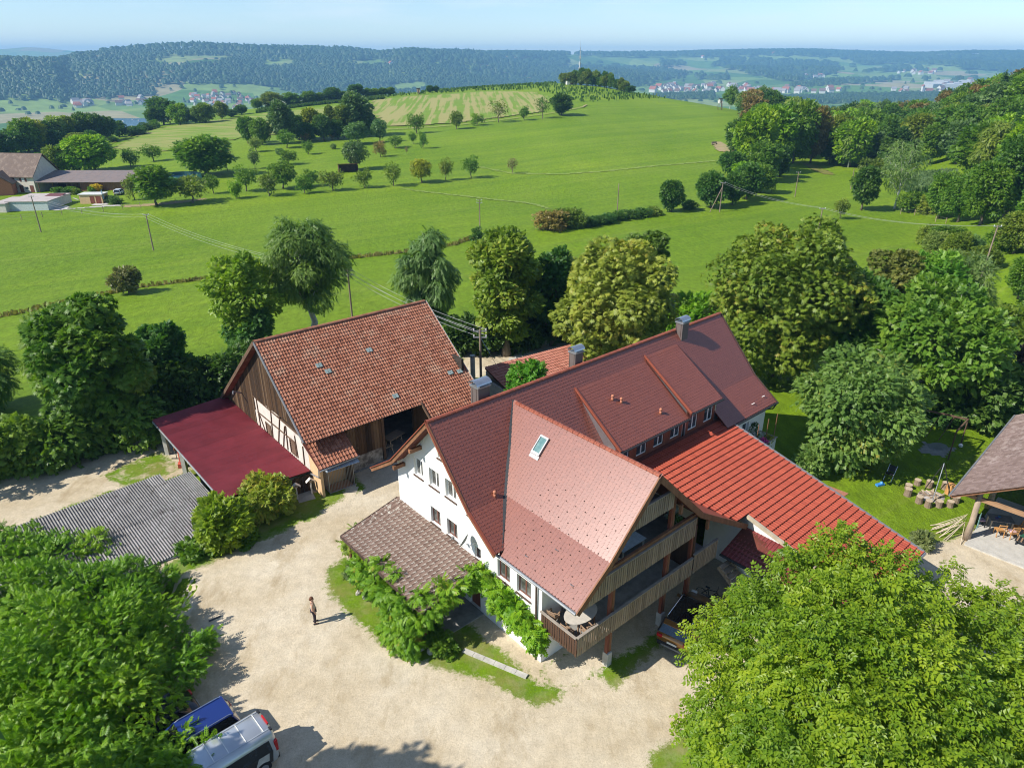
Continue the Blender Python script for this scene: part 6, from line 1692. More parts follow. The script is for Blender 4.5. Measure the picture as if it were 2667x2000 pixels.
# scattered single trees and hedges over the fields
sc_ = (fr.rand(len(X)) < 0.016) & (px > -200) & (px < 2860) & (D < rdd) & (Z < 40)
k |= sc_
X, Y, Z, S = X[k], Y[k], Z[k], S[k]; n = len(X)
def canopy(name, X, Y, Z, S, seed, col):
    r = np.random.RandomState(seed); n = len(X)
    K = 5; ang = 2 * np.pi * np.arange(K) / K
    rad = S * r.uniform(0.50, 0.80, n); h = np.clip(S * r.uniform(0.7, 1.15, n), 9, 32); con = r.rand(n) < 0.25
    rad = np.where(con, rad * 0.7, rad); h = np.where(con, h * 1.15, h)
    rot = r.uniform(0, 6, n); jit = r.uniform(0.78, 1.2, (n, K))
    def ring(fr_, zf): 
        rr = rad[:, None] * fr_ * jit; a = ang[None] + rot[:, None]
        return np.stack([X[:, None] + np.cos(a) * rr, Y[:, None] + np.sin(a) * rr, (Z + h * zf)[:, None] + 0 * a], -1)
    mid = np.where(con, 0.5, 0.86)[:, None, None]
    r1 = ring(1.05, 0.3)
    r2 = ring(1.0, 0.85); c = np.stack([X, Y, Z], -1)[:, None, :]
    r2[..., :2] = c[..., :2] + (r2[..., :2] - c[..., :2]) * np.where(con, 0.35, 0.68)[:, None, None]
    top = np.stack([X + r.normal(0, 1, n) * rad * 0.15, Y + r.normal(0, 1, n) * rad * 0.15, Z + h], -1)[:, None, :]
    V = np.concatenate([r1, r2, top], 1); m = 2 * K + 1
    i = np.arange(K); j = (i + 1) % K
    q = np.stack([i, j, K + j, K + i], 1)
    t = np.stack([K + i, K + j, np.full(K, 2*K)], 1)
    b = (np.arange(n) * m)[:, None, None]
    tv = np.clip(r.normal(0.36, 0.15, n) + 0.13 * wob(X, Y, 700.0) + 0.08 * wob(Y, X, 210.0), 0, 1)
    me = np_mesh(name, V.reshape(-1, 3), (q[None] + b).reshape(-1, 4), (t[None] + b).reshape(-1, 3), mat=M_LEAF, tint=np.concatenate([np.repeat(tv, len(q)), np.repeat(tv, len(t))]), smooth=True)
    o = mesh_obj(name, me); o.color = (*col, 1); o['kind'] = 'stuff'
    return o
canopy('far_forest', X, Y, Z, S, 3, (0.040, 0.082, 0.018))

# lake
m_lake, n_, l_, b_ = newmat('lake_water')
b_.inputs['Base Color'].default_value = (0.02, 0.07, 0.12, 1); b_.inputs['Roughness'].default_value = 0.12; b_.inputs['Specular IOR Level'].default_value = 0.8
bump(n_, l_, b_, noise(n_, l_, 0.05, 4.0), 0.05, 1.0)
lake_pts = np.array([at(*p)[:2] for p in ((240,311),(300,310),(376,308.5),(420,310),(420,345),(240,345))])
lk = drape('lake', lake_pts, m_lake, 25.0, 1.2)

# far houses
hr = random.Random(5)
M_HW = simple('far_white_wall', (0.58, 0.57, 0.54), 0.8, 0.2, var=0.05)
M_HR = [simple('far_roof_red', (0.30, 0.11, 0.07), 0.8, 0.2), simple('far_roof_brown', (0.17, 0.11, 0.09), 0.8, 0.2), simple('far_roof_grey', (0.26, 0.25, 0.25), 0.8, 0.2)]
def far_house_mesh(w, l, h, rh):
    a = MB(); a.box(-w/2, w/2, -l/2, l/2, -2, h); a.add([(-w/2, -l/2, h), (w/2, -l/2, h), (0, -l/2, h + rh), (-w/2, l/2, h), (w/2, l/2, h), (0, l/2, h + rh)], [(0, 1, 2), (4, 3, 5)])
    b = MB()
    for s in (-1, 1):
        b.prism([(s * (w/2 + 0.6), -l/2 - 0.6, h - 0.5), (s * (w/2 + 0.6), l/2 + 0.6, h - 0.5), (0, l/2 + 0.6, h + rh + 0.1), (0, -l/2 - 0.6, h + rh + 0.1)], (0, 0, 0.35))
    return a, b
HM = []
for (w, l, h, rh) in ((10, 13, 6, 5), (12, 16, 7.5, 5.5), (9, 11, 5, 4.5)):
    a, b = far_house_mesh(w, l, h, rh)
    wm = a.mesh('wall', M_HW)
    for mt in M_HR: HM.append((wm, b.mesh('roof', mt)))
bigm = MB(); bigm.box(-32, 32, -16, 16, -2, 9); bigm = bigm.mesh('wall', simple('far_hall', (0.40, 0.41, 0.42), 0.7, 0.3))
def village(poly, n, label, group, big=0, scale=1.0):
    P = np.asarray(poly, float); lo, hi = P.min(0), P.max(0); c = 0; tries = 0
    while c < n and tries < n * 12:
        tries += 1
        x, y = hr.uniform(lo[0], hi[0]), hr.uniform(lo[1], hi[1])
        if not in_poly(P, np.array([x]), np.array([y]))[0]: continue
        p = at(x, y)
        if math.hypot(p[0], p[1]) < 1500: continue
        third = 'left part' if x < lo[0] + (hi[0] - lo[0]) * 0.33 else 'right part' if x > lo[0] + (hi[0] - lo[0]) * 0.67 else 'middle'
        ri = hr.randrange(len(HM)); row = 'upper' if y < (lo[1] + hi[1]) / 2 else 'lower'
        lb = '%s %s, %s rows, %s' % (('red roofed', 'brown roofed', 'grey roofed')[ri % 3] if c >= big else 'flat roofed', label if c < big else label.replace('long pale hall', 'small house'), row, third)
        e = empty('far_building' if c < big else 'far_house', tuple(p), hr.uniform(0, 3.14), lb, 'house', group)
        if c < big: mesh_obj('wall', bigm, e)
        else:
            wm, rm = HM[ri]; mesh_obj('wall', wm, e); mesh_obj('roof', rm, e)
        e.scale = (scale,) * 3
        c += 1
village([(480,262),(500,244),(560,238),(640,250),(690,262),(660,290),(600,300),(520,296)], 78, 'small pale house of the lakeside village across the valley', 'houses of the lakeside village', scale=1.15)
village([(185,270),(230,266),(240,284),(195,284)], 9, 'white house of the row left of the lakeside village', 'houses left of the lakeside village', scale=1.5)
village([(300,262),(390,256),(400,272),(310,280)], 14, 'white house among trees above the lake', 'houses above the lake', scale=1.3)
village([(1690,228),(1760,222),(1880,224),(2010,228),(2130,236),(2200,238),(2150,247),(1700,246)], 86, 'pale house of the broad town beyond the hill', 'houses of the broad town', scale=1.9)
village([(2085,200),(2140,194),(2150,206),(2095,208)], 22, 'pale house of the hamlet between two woods', 'houses of the hamlet between woods', scale=1.9)
village([(2430,218),(2540,212),(2540,228),(2440,236)], 22, 'long pale hall of the works area in the valley', 'halls of the works area', big=12, scale=1.6)
village([(2310,236),(2450,232),(2600,234),(2600,246),(2330,250)], 20, 'pale house at the right end of the town', 'houses at the right end of the town', scale=1.8)
village([(2330,190),(2440,182),(2440,194),(2350,200)], 12, 'pale house of the village below the long ridge', 'houses below the long ridge', scale=1.9)
for x, y, lb in ((1318,191,'lone pale house with red roof in the forest ridge'), (1018,172,'small white house at the edge of the ridge field'), (1830,152,'little farmhouse near the top of the far slope'), (2015,143,'white farmhouse on the far ridge meadow'), (2300,164,'small pale house on the far right slope')):
    p = at(x, y); e = empty('far_house', tuple(p), 0.5, lb, 'house'); mesh_obj('wall', HM[3][0], e); mesh_obj('roof', HM[3][1], e); e.scale = (1.8, 1.8, 1.8)
# church of the town
p = at(2400, 248); ce = empty('church', tuple(p), 0.2, 'pale church tower with a long red roof in the valley', 'church')
mb = MB(); mb.box(-5, 5, -5, 5, -3, 34); mb.obj('tower', M_HW, ce)
mb = MB(); mb.add([(-5.5, -5.5, 34), (5.5, -5.5, 34), (5.5, 5.5, 34), (-5.5, 5.5, 34), (0, -5.5, 41), (0, 5.5, 41)], [(0, 1, 4), (2, 3, 5), (1, 2, 5, 4), (3, 0, 4, 5)]); mb.obj('tower_roof', M_HR[0], ce)
a, b = far_house_mesh(18, 40, 14, 12); mesh_obj('nave', a.mesh('nave', M_HW), ce, (30, 0, 0), (0, 0, 1.57)); mesh_obj('nave_roof', b.mesh('nave_roof', M_HR[0]), ce, (30, 0, 0), (0, 0, 1.57))
for x, y in ((320,318),(348,314),(362,316)):
    p = at(x, y); e = empty('boat', (p[0], p[1], p[2] + 1.0), hr.uniform(0, 3), 'small white boat on the lake', 'boat', 'boats on the lake')
    mb = MB(); mb.prism([(-4, -1.2, 0), (2.5, -1.2, 0), (4.5, 0, 0), (2.5, 1.2, 0), (-4, 1.2, 0)], (0, 0, 1.0)); mb.obj('hull', M_HW, e)
    mb = MB(); mb.box(-1.5, 1.2, -0.8, 0.8, 1.003, 1.9); mb.obj('cabin', M_HW, e)
# pale mountains far beyond
def ridge_far(name, line, D, base):
    P = np.array([(_az(x, y)[0], CAM_H - _az(x, y)[1] * D) for x, y in line])
    A = np.linspace(P[0, 0], P[-1, 0], 60); zt = np.interp(A, P[:, 0], P[:, 1]) + np.sin(A * 90) * 4
    V = []
    for dd, f in ((D - 1400, 0.0), (D - 600, 0.55), (D, 1.0), (D + 500, 0.4)):
        V.append(np.stack([np.sin(A) * dd, np.cos(A) * dd, base + (zt - base) * f], -1))
    V = np.stack(V, 1)
    o = mesh_obj(name, np_mesh(name, V.reshape(-1, 3), grid_faces(60, 4)[:, ::-1], mat=m_val, smooth=True)); o['kind'] = 'structure'
ridge_far('mountains', [(-500,128),(-200,122),(0,128),(68,124),(130,128),(226,136),(316,134),(420,146),(520,152)], 10300, -122)

# ------------------------------------------------------------------ hilltop mast, huts and raised hides
p = at(1508, 232); d_ = math.hypot(p[0], p[1]); a_ = math.atan2(p[0], p[1]); dcr = float(np.interp(a_, C_AZ, C_D)) - 2
p = np.array([math.sin(a_) * dcr, math.cos(a_) * dcr, gz(math.sin(a_) * dcr, math.cos(a_) * dcr)])
mast = empty('radio_mast', tuple(p), 0.2, 'tall white and dark radio mast rising from the hilltop copse', 'mast'); mast.scale = (0.7, 0.7, 0.84)
M_MASTW = simple('mast_white', (0.55, 0.55, 0.56), 0.5, 0.3); M_MASTR = simple('mast_red', (0.35, 0.06, 0.05), 0.5, 0.3)
zz = 0.0; i = 0
for h, r in ((9, .55), (5, .5), (5, .45), (4, .38), (4, .3), (3, .2)):
    mb = MB(); mb.tube([(0, 0, zz), (0, 0, zz + h)], r, 8); mb.obj('mast_section', M_MASTW if i % 2 == 0 else M_GREYMETAL, mast); zz += h; i += 1
mb = MB(); mb.tube([(0, 0, zz), (0, 0, zz + 5)], 0.07, 5); mb.obj('aerial', M_GREYMETAL, mast)
for z, n_a in ((13, 3), (17, 3), (22, 3)):
    for k in range(n_a):
        a = k * 2.1 + z; mb = MB(); c, s = math.cos(a), math.sin(a)
        mb.beam((c * 0.4, s * 0.4, z), (c * 1.0, s * 1.0, z), 0.1, 0.1); mb.tube([(c * 1.0, s * 1.0, z - 1.1), (c * 1.0, s * 1.0, z + 1.1)], 0.24, 6); mb.obj('antenna_panel', M_MASTW, mast)
def hut(name, pxy, wm, dm, h, label, wallm, roofm, rot, cat='hut', open_front=False, rh=0.5, legs=0.0):
    p = at(*pxy); aa = math.atan2(p[0], p[1]); dd = float(np.interp(aa, C_AZ, C_D))
    if math.hypot(p[0], p[1]) > dd: p = np.array([math.sin(aa) * (dd - 3), math.cos(aa) * (dd - 3), gz(math.sin(aa) * (dd - 3), math.cos(aa) * (dd - 3))])
    e = empty(name, tuple(p), rot, label, cat)
    z0 = legs
    if legs:
        for sx in (-1, 1):
            for sy in (-1, 1):
                mb = MB(); mb.beam((sx * wm * 0.55, sy * dm * 0.55, -0.2), (sx * wm * 0.42, sy * dm * 0.42, legs), 0.12, 0.12); mb.obj('leg', M_TIMBER, e)
        mb = MB(); mb.beam((0.2, -dm * 0.9, 0), (0.2, -dm * 0.5, legs), 0.5, 0.05); mb.obj('ladder', M_TIMBER, e)
    mb = MB(); mb.box(-wm/2, wm/2, dm/2 - 0.1, dm/2, z0 - 0.05, z0 + h); mb.box(-wm/2, -wm/2 + 0.1, -dm/2, dm/2 - 0.1, z0 - 0.05, z0 + h); mb.box(wm/2 - 0.1, wm/2, -dm/2, dm/2 - 0.1, z0 - 0.05, z0 + h)
    if not open_front: mb.box(-wm/2 + 0.1, wm/2 - 0.1, -dm/2, -dm/2 + 0.1, z0 - 0.05, z0 + h * 0.98)
    else: mb.box(-0.06, 0.06, -dm/2, -dm/2 + 0.12, z0, z0 + h)
    mb.obj('wall', wallm, e)
    mb = MB(); mb.prism([(-wm/2 - 0.3, -dm/2 - 0.4, z0 + h + 0.02 + rh), (wm/2 + 0.3, -dm/2 - 0.4, z0 + h + 0.02 + rh), (wm/2 + 0.3, dm/2 + 0.3, z0 + h + 0.02), (-wm/2 - 0.3, dm/2 + 0.3, z0 + h + 0.02)], (0, 0, 0.12)); mb.obj('roof', roofm, e)
    mb = MB(); mb.box(-wm * 0.18, wm * 0.12, -dm/2 - 0.03, -dm/2 - 0.004, z0 + 0.1, z0 + h * 0.75)
    if not open_front: mb.obj('door', M_TIMBER, e)
    return e
hut('orchard_shed', ZA(755, 560)[:2], 6.0, 3.2, 2.1, 'dark open fronted orchard shed with red roof under the blue green pear tree', M_TIMBER, simple('shed_red_roof', (0.28, 0.05, 0.06), 0.6, 0.3), 0.3, 'shed', True)
hut('hilltop_hut', ZC(1300, 250)[:2], 8.0, 5.5, 2.6, 'white hut with red gable roof beside the copse on the hilltop', M_HW, M_HR[0], 0.2, 'hut', rh=1.4)
hut('raised_hide', ZC(421, 330)[:2], 2.2, 2.2, 2.2, 'small wooden raised hide at the edge of the corn field', simple('hide_wood', (0.42, 0.30, 0.2), 0.8, 0.2), M_TIMBER, 0.1, 'raised hide', legs=2.0)
hut('raised_hide', ZD(460, 402)[:2], 2.0, 2.0, 2.0, 'pale raised hide on stilts at the right shoulder of the hill', M_HW, M_TIMBER, 0.1, 'raised hide', legs=3.5)
p = at(*ZD(428, 615)[:2]); e = empty('field_bench', tuple(p), 0.4, 'small bench with posts on the bare patch at the meadow edge', 'bench')
mb = MB(); mb.box(-1.2, 1.2, -0.3, 0.3, 0.5, 0.6); mb.obj('seat', M_SILVER, e)
mb = MB(); mb.box(-1.2, 1.2, 0.3, 0.4, 0.6, 1.2); mb.obj('backrest', M_SILVER, e)
for x in (-1.0, 1.0):
    mb = MB(); mb.box(x - 0.12, x + 0.12, -0.25, 0.25, -0.1, 0.5); mb.obj('leg', M_TIMBER, e)

# ------------------------------------------------------------------ the trees round the yard
t_ch = spray_template(5, 0.36, 0.17, 'palm'); t_mid = spray_template(6, 0.40, 0.165, 'alt'); t_hang = spray_template(7, 0.55, 0.085, 'hang'); t_small = spray_template(6, 0.32, 0.125, 'alt')
def near_tree(name, bx, by, top, wpx, nl, ns, tmpl, color, label, seed, mat=None, bark=None, base=0.12, r0=0.30, droop=0.25, twigs=1, rag=0.2, trunk_r=None, cat='tree', group=None, shift=0.0, stems=1, spread=0.0, flat=0.5, pos=None, h=None, w=None, top_f=1.0, inner=0.2):
    p = at(bx, by) if pos is None else np.array([pos[0], pos[1], gz(*pos)])
    s = px_size(p)
    h = h or (by - top) * s * 1.07; w = w or wpx * s
    cm, tm, H, W = proto(name, seed, h, w, nl, int(ns * (1.35 if cat == 'tree' else 1.1)), tmpl, base=base, r0=r0, mat=mat, bark=bark, droop=droop, twigs=twigs, rag=rag, trunk_r=trunk_r or (0.03 * h if cat == 'tree' else 0.05), stems=stems, spread=spread, flat=flat, top=top_f, inner=inner)
    return make_tree(name, (p[0], p[1], p[2] - 0.05), cm, tm, color, label, group, 0.0, (1, 1, 1), cat)
near_tree('birch_tree', 815, 868, 578, 215, 20, 9000, t_hang, (0.105, 0.175, 0.034), 'tall loose hanging birch behind the barn ridge', 101, bark=M_BARK_PALE, droop=1.2, base=0.2, twigs=3, rag=0.42, r0=0.24, flat=0.8)
near_tree('robinia_tree', 650, 905, 655, 170, 14, 4200, t_mid, (0.151, 0.240, 0.021), 'yellow green airy tree left of the tall birch', 102, droop=0.3, base=0.05, rag=0.3, r0=0.28)
near_tree('young_tree', 665, 920, 815, 130, 9, 2600, t_mid, (0.067, 0.150, 0.033), 'dark blue green small tree at the foot of the yellow green one behind the barn', 103, base=0.0)
near_tree('chestnut_tree', 285, 1150, 772, 265, 24, 8500, t_ch * 1.1, (0.090, 0.175, 0.016), 'massive dark chestnut tree left of the barn', 104, M_LEAF, base=0.04, r0=0.26, rag=0.16)
near_tree('willow_tree', 195, 1090, 775, 135, 13, 3600, t_hang, (0.146, 0.215, 0.043), 'pale olive tree leaning out behind the massive dark chestnut', 105, droop=0.9, base=0.1)
near_tree('ash_tree', 445, 1022, 842, 135, 12, 3800, t_mid, (0.056, 0.137, 0.025), 'small dark tree between the massive chestnut and the barn', 106, base=0.08, twigs=3, rag=0.28, stems=3, spread=0.4, trunk_r=0.12)
near_tree('weeping_tree', -30, 1075, 905, 175, 12, 3600, t_hang, (0.073, 0.143, 0.021), 'dark hanging tree cut by the left edge of the photo', 107, droop=1.2, base=0.15, rag=0.25)
near_tree('weeping_tree', 1122, 890, 602, 142, 17, 7000, t_hang, (0.101, 0.176, 0.048), 'grey green weeping birch just right of the barn ridge', 108, bark=M_BARK_PALE, droop=1.6, base=0.12, twigs=2, rag=0.34, flat=0.8, r0=0.28)
near_tree('hornbeam_tree', 1318, 925, 590, 172, 20, 7600, t_mid, (0.150, 0.215, 0.024), 'tall egg shaped tree with yellowish leaves behind the telephone pole', 109, M_LEAF_TURN, base=0.06, r0=0.27, rag=0.16)
near_tree('dark_tree', 1438, 900, 640, 125, 12, 3200, t_mid, (0.043, 0.111, 0.019), 'dark tree in the gap between the egg shaped tree and the yellow chestnut', 110, base=0.04)
near_tree('chestnut_tree', 1592, 985, 622, 295, 26, 9500, t_ch, (0.215, 0.255, 0.038), 'wide yellow brown chestnut tree behind the middle chimney', 111, M_LEAF_TURN, base=0.05, r0=0.25, rag=0.18)
near_tree('dark_tree', 1668, 870, 600, 125, 12, 3000, t_ch, (0.101, 0.163, 0.025), 'olive tree peeping over the yellow brown chestnut', 112, M_LEAF_TURN, base=0.1)
near_tree('bush', 1795, 880, 775, 150, 9, 3000, t_mid, (0.123, 0.247, 0.013), 'bright green bush between the two great chestnuts behind the roof', 113, base=0.0, cat='bush')
near_tree('chestnut_tree', 2010, 985, 592, 375, 32, 13500, t_ch, (0.140, 0.200, 0.022), 'great broad chestnut tree behind the far roof end', 114, M_LEAF_TURN, base=0.03, r0=0.23, rag=0.18)
near_tree('dark_tree', 2205, 985, 700, 190, 14, 4200, t_mid, (0.067, 0.143, 0.021), 'dark tree right behind the great broad chestnut', 115, base=0.03)
near_tree('chestnut_tree', 2285, 915, 648, 150, 13, 4200, t_ch, (0.140, 0.160, 0.035), 'narrow brownish chestnut right of the great broad one', 116, M_LEAF_TURN, base=0.06)
near_tree('maple_tree', 2390, 870, 652, 180, 14, 4200, t_mid, (0.090, 0.202, 0.019), 'fresh green tree beside the narrow brownish chestnut', 117, base=0.05)
near_tree('birch_tree', 2480, 850, 650, 150, 12, 2800, t_hang, (0.129, 0.195, 0.052), 'pale grey green shrub tree beyond the fresh green one', 118, droop=0.9, base=0.05)
near_tree('cherry_tree', 2405, 1075, 735, 320, 24, 8200, t_mid, (0.106, 0.195, 0.021), 'broad thinning cherry tree showing pale bare branches', 119, bark=simple('bark_silver', (0.50, 0.46, 0.42), 0.7, 0.2, var=0.2), base=0.12, r0=0.2, twigs=5, rag=0.25, inner=0.3)
near_tree('apple_tree', 2215, 1205, 915, 292, 22, 8800, t_small, (0.120, 0.200, 0.040), 'full apple tree standing on the lawn right of the farmhouse', 120, M_LEAF_TURN, base=0.05, r0=0.26, droop=0.6, rag=0.22)
for i, (bx, by, tp, w_, c, lb) in enumerate(((2530,1100,938,190,(0.085,0.150,0.026),'large rounded bush behind the yellow shrub on the garden edge'), (2620,1110,950,170,(0.060,0.120,0.026),'dark bush touching the pavilion roof'), (2450,1085,990,150,(0.050,0.110,0.020),'low dark bush under the thinning cherry'),
      (2345,1075,985,150,(0.070,0.135,0.018),'low green bush right of the apple tree'), (2620,975,800,170,(0.095,0.155,0.018),'yellow green tree above the garden fence'), (2665,1085,880,110,(0.055,0.040,0.032),'dark purple leaved bush at the right photo edge'), (2280,1035,960,150,(0.055,0.115,0.02),'shaded bush behind the apple tree'))):
    near_tree('garden_bush', bx, by, tp, w_, 10, 3000, t_mid, c, lb, 130 + i, base=0.0, cat='bush')
near_tree('yellow_shrub', 2455, 1088, 1055, 36, 6, 420, t_small * 0.7, (0.470, 0.520, 0.043), 'small bright yellow shrub on the lawn edge', 140, base=0.0, cat='bush')
near_tree('lilac_shrub', 2108, 1238, 1155, 72, 9, 1100, t_small, (0.134, 0.215, 0.048), 'loose flowering shrub behind the red roof edge', 141, base=0.0, cat='bush', twigs=3)
near_tree('laurel_tree', 0, 0, 0, 0, 10, 3000, t_small, (0.067, 0.195, 0.017), 'bright green bushy tree behind the front chimney', 142, pos=(1.2, 49.8), h=6.3, w=3.6, base=0.0)
near_tree('laurel_shrub', 0, 0, 0, 0, 5, 500, t_small * 0.7, (0.062, 0.169, 0.017), 'low shrub just right of the front chimney', 143, pos=(-0.9, 47.2), h=5.4, w=1.3, base=0.0, cat='bush')
# hedges and shrubs behind the egg shaped tree
for i, (bx, by, tp, w_) in enumerate(((1200,915,828,110),(1275,915,835,110),(1365,905,820,120),(1445,890,800,110))):
    near_tree('hedge_bush', bx, by, tp, w_, 9, 2000, t_mid, (0.050, 0.100, 0.018), ('leftmost','second','third','rightmost')[i] + ' dark bush of the low hedge under the egg shaped tree', 150 + i, base=0.0, cat='bush', group='hedge bushes under the egg shaped tree')
# shrubs between the grey shed and the red lean-to
near_tree('garden_bush', 588, 1412, 1290, 138, 13, 3600, t_small, (0.168, 0.240, 0.015), 'large yellow green bush beside the grey shed roof', 160, M_LEAF, base=0.0, cat='bush', rag=0.22)
near_tree('garden_bush', 702, 1326, 1243, 128, 12, 3000, t_small, (0.174, 0.227, 0.028), 'yellowish bush below the corner of the red lean-to roof', 161, M_LEAF_TURN, base=0.0, cat='bush', rag=0.22)
near_tree('rowan_tree', 582, 1325, 1243, 58, 8, 900, t_small, (0.067, 0.143, 0.028), 'thin young rowan in front of the red lean-to', 162, base=0.3)
for i, (bx, by, w_, h_) in enumerate(((560,1425,70,22),(500,1440,90,14),(640,1410,60,18))):
    near_tree('low_bush', bx, by, by - h_, w_, 6, 700, t_small * 0.8, (0.085, 0.165, 0.014), ('low green growth right under the large yellow green bush', 'low growth along the lower edge of the grey roof', 'low growth right of the large yellow green bush')[i], 165 + i, base=0.0, cat='bush')
def hedge(name, line, h, w, n, color, label, seed, tmpl):
    r = random.Random(seed); P = [at(*p) for p in line]; lb = []
    o = P[0]
    for a, b in zip(P[:-1], P[1:]):
        L = math.hypot(b[0] - a[0], b[1] - a[1]); k = max(1, int(L / (w * 0.45)))
        for i in range(k):
            q = a + (b - a) * ((i + 0.5) / k)
            for lev in (0.28, 0.68):
                hh = h * r.uniform(0.85, 1.15)
                lb.append((q[0] - o[0] + r.uniform(-.3, .3) * w, q[1] - o[1] + r.uniform(-.3, .3) * w, q[2] - o[2] + hh * lev, w * 0.55 * r.uniform(.8, 1.2), w * 0.55 * r.uniform(.8, 1.2), hh * 0.36))
    e = empty(name, tuple(o), 0, label, 'hedge')
    c = mesh_obj('foliage', crown(name + '_foliage', seed, lb, n, tmpl, M_LEAF, rag=0.25, cull=0.5), e); c.color = (*color, 1)
    mb = MB()
    for q in lb[::4]: mb.tube([(q[0], q[1], q[2] - h * 0.35), (q[0] + .2, q[1], q[2] + h * 0.3)], 0.05, 5)
    mb.obj('stems', M_BARK, e)
hedge('hedge', [(-160,1290),(20,1245),(150,1205),(280,1172),(385,1150)], 3.9, 3.2, 7600, (0.100, 0.180, 0.022), 'tall thick hedge along the dirt track at the left', 171, t_mid)
hedge('hedge', [(395,1075),(470,1050),(560,1015),(640,985)], 3.4, 3.2, 5200, (0.062, 0.125, 0.018), 'dark hedge running behind the red lean-to and barn', 172, t_mid)
near_tree('hawthorn_bush', 335, 765, 702, 74, 9, 1900, t_small * 1.2, (0.118, 0.124, 0.038), 'reddish rounded hawthorn standing alone by the dry ditch', 173, M_LEAF, base=0.12, cat='bush', trunk_r=0.12)
near_tree('small_bush', 1242, 632, 590, 32, 6, 600, t_small, (0.062, 0.130, 0.021), 'small dark bush at the foot of the insulator pole', 174, base=0.0, cat='bush')
near_tree('thorn_bush', 590, 735, 672, 50, 7, 700, t_small, (0.123, 0.117, 0.057), 'reddish thin bush at the ditch left of the tall birch', 175, base=0.0, cat='bush', twigs=3)
near_tree('white_birch', 2330, 545, 378, 105, 15, 3600, t_hang, (0.134, 0.208, 0.057), 'tall pale birch with white leaning trunk by the pond', 176, bark=simple('birch_white', (0.68, 0.66, 0.62), 0.6, 0.2, var=0.1, dirt=((0.08, 0.07, 0.06), 3.0, 0.62, 0.9)), droop=1.1, base=0.2, twigs=3, rag=0.3, r0=0.28, trunk_r=0.28)
e = near_tree('dead_tree', 2560, 745, 690, 40, 5, 8, t_small, (0.157, 0.156, 0.076), 'small dead bare tree in the right meadow', 177, bark=M_SILVER if False else M_BARK_PALE, twigs=3, cat='tree')

# ---- vines on the porch and along the wing wall, garden bed
def house_w(a, b, z): 
    c, s = math.cos(HROT), math.sin(HROT); return (HX + c * a - s * b, HY + s * a + c * b, z)
def vine(name, spots, n, color, label, seed, tmpl, stems, mat=None):
    e = empty(name, (HX, HY, 0.0), HROT, label, 'vine')
    cm = crown(name, seed, [(a, b, z, r1, r1 * 0.8, r2) for a, b, z, r1, r2 in spots], n, tmpl, mat or M_LEAF, droop=0.9, rag=0.35, cull=0.4, inner=0.35)
    c = mesh_obj('foliage', cm, e); c.color = (*color, 1)
    mb = MB()
    for pl in stems: mb.tube(pl, 0.05, 6)
    mb.obj('stem', M_BARK, e)
t_vine = spray_template(9, 0.42, 0.09, 'pinnate')
vr = random.Random(3)
sp = [(-4.3 + 0.42 * i + vr.uniform(-.1, .1), -0.42 + vr.uniform(-.1, .1), 3.05 - 0.085 * i + vr.uniform(-.15, .15), 0.34, 0.40) for i in range(11)]
sp += [(0.1, -0.45, 1.9, 0.35, 0.5), (-0.3, -0.42, 2.1, 0.4, 0.45), (-1.5, -0.4, 1.9, 0.3, 0.45), (-2.8, -0.4, 2.1, 0.3, 0.4)]
vine('climbing_vine', sp, 1900, (0.129, 0.254, 0.011), 'lush wisteria running along the white wall to the balcony', 181, t_vine, [[(-4.2, -0.25, 3.0), (-2.0, -0.2, 2.7), (0.2, -0.25, 2.3)]])
sp = []
for i in range(14):
    a = -10.6 + 0.46 * i
    sp.append((a, -4.05 + vr.uniform(-.25, .15), 1.75 + vr.uniform(-.3, .3), 0.36, 0.42))
    if i > 7: sp.append((a + 0.2, -4.35 + vr.uniform(-.3, .3), 0.95 + vr.uniform(-.3, .3), 0.38, 0.42))
sp += [(-4.4 + vr.uniform(-.2, .3), -3.6 + 0.45 * i, 2.45 + 0.1 * i, 0.32, 0.32) for i in range(8)]
sp += [(-8.7, -3.5, 2.62, 0.4, 0.25), (-7.4, -3.3, 2.65, 0.35, 0.2), (-5.2, -3.4, 2.65, 0.5, 0.3), (-4.9, -2.3, 2.95, 0.4, 0.25), (-5.0, -4.6, 0.7, 0.7, 0.7), (-5.8, -4.8, 0.9, 0.6, 0.7)]
vine('porch_vine', sp, 3000, (0.123, 0.234, 0.013), 'vine climbing over the front edge of the brown porch roof', 182, t_vine, [[(-5.2, -4.2, 0), (-5.3, -4.1, 1.3), (-5.0, -3.9, 2.5)], [(-9.0, -4.1, 0), (-8.6, -4.0, 2.2)], [(-4.5, -3.7, 2.4), (-4.4, -0.4, 3.2)]], M_LEAF_TURN)
sp = [(-12.55 + vr.uniform(-.1, .1), -3.4 + 0.28 * i, 1.7 + 0.08 * i + vr.uniform(-.3, .2), 0.28, 0.5) for i in range(6)]
vine('side_vine', sp, 380, (0.168, 0.240, 0.028), 'pale vine hanging at the left side of the porch', 183, t_vine, [[(-12.5, -3.3, 0), (-12.5, -3.2, 2.0)]])
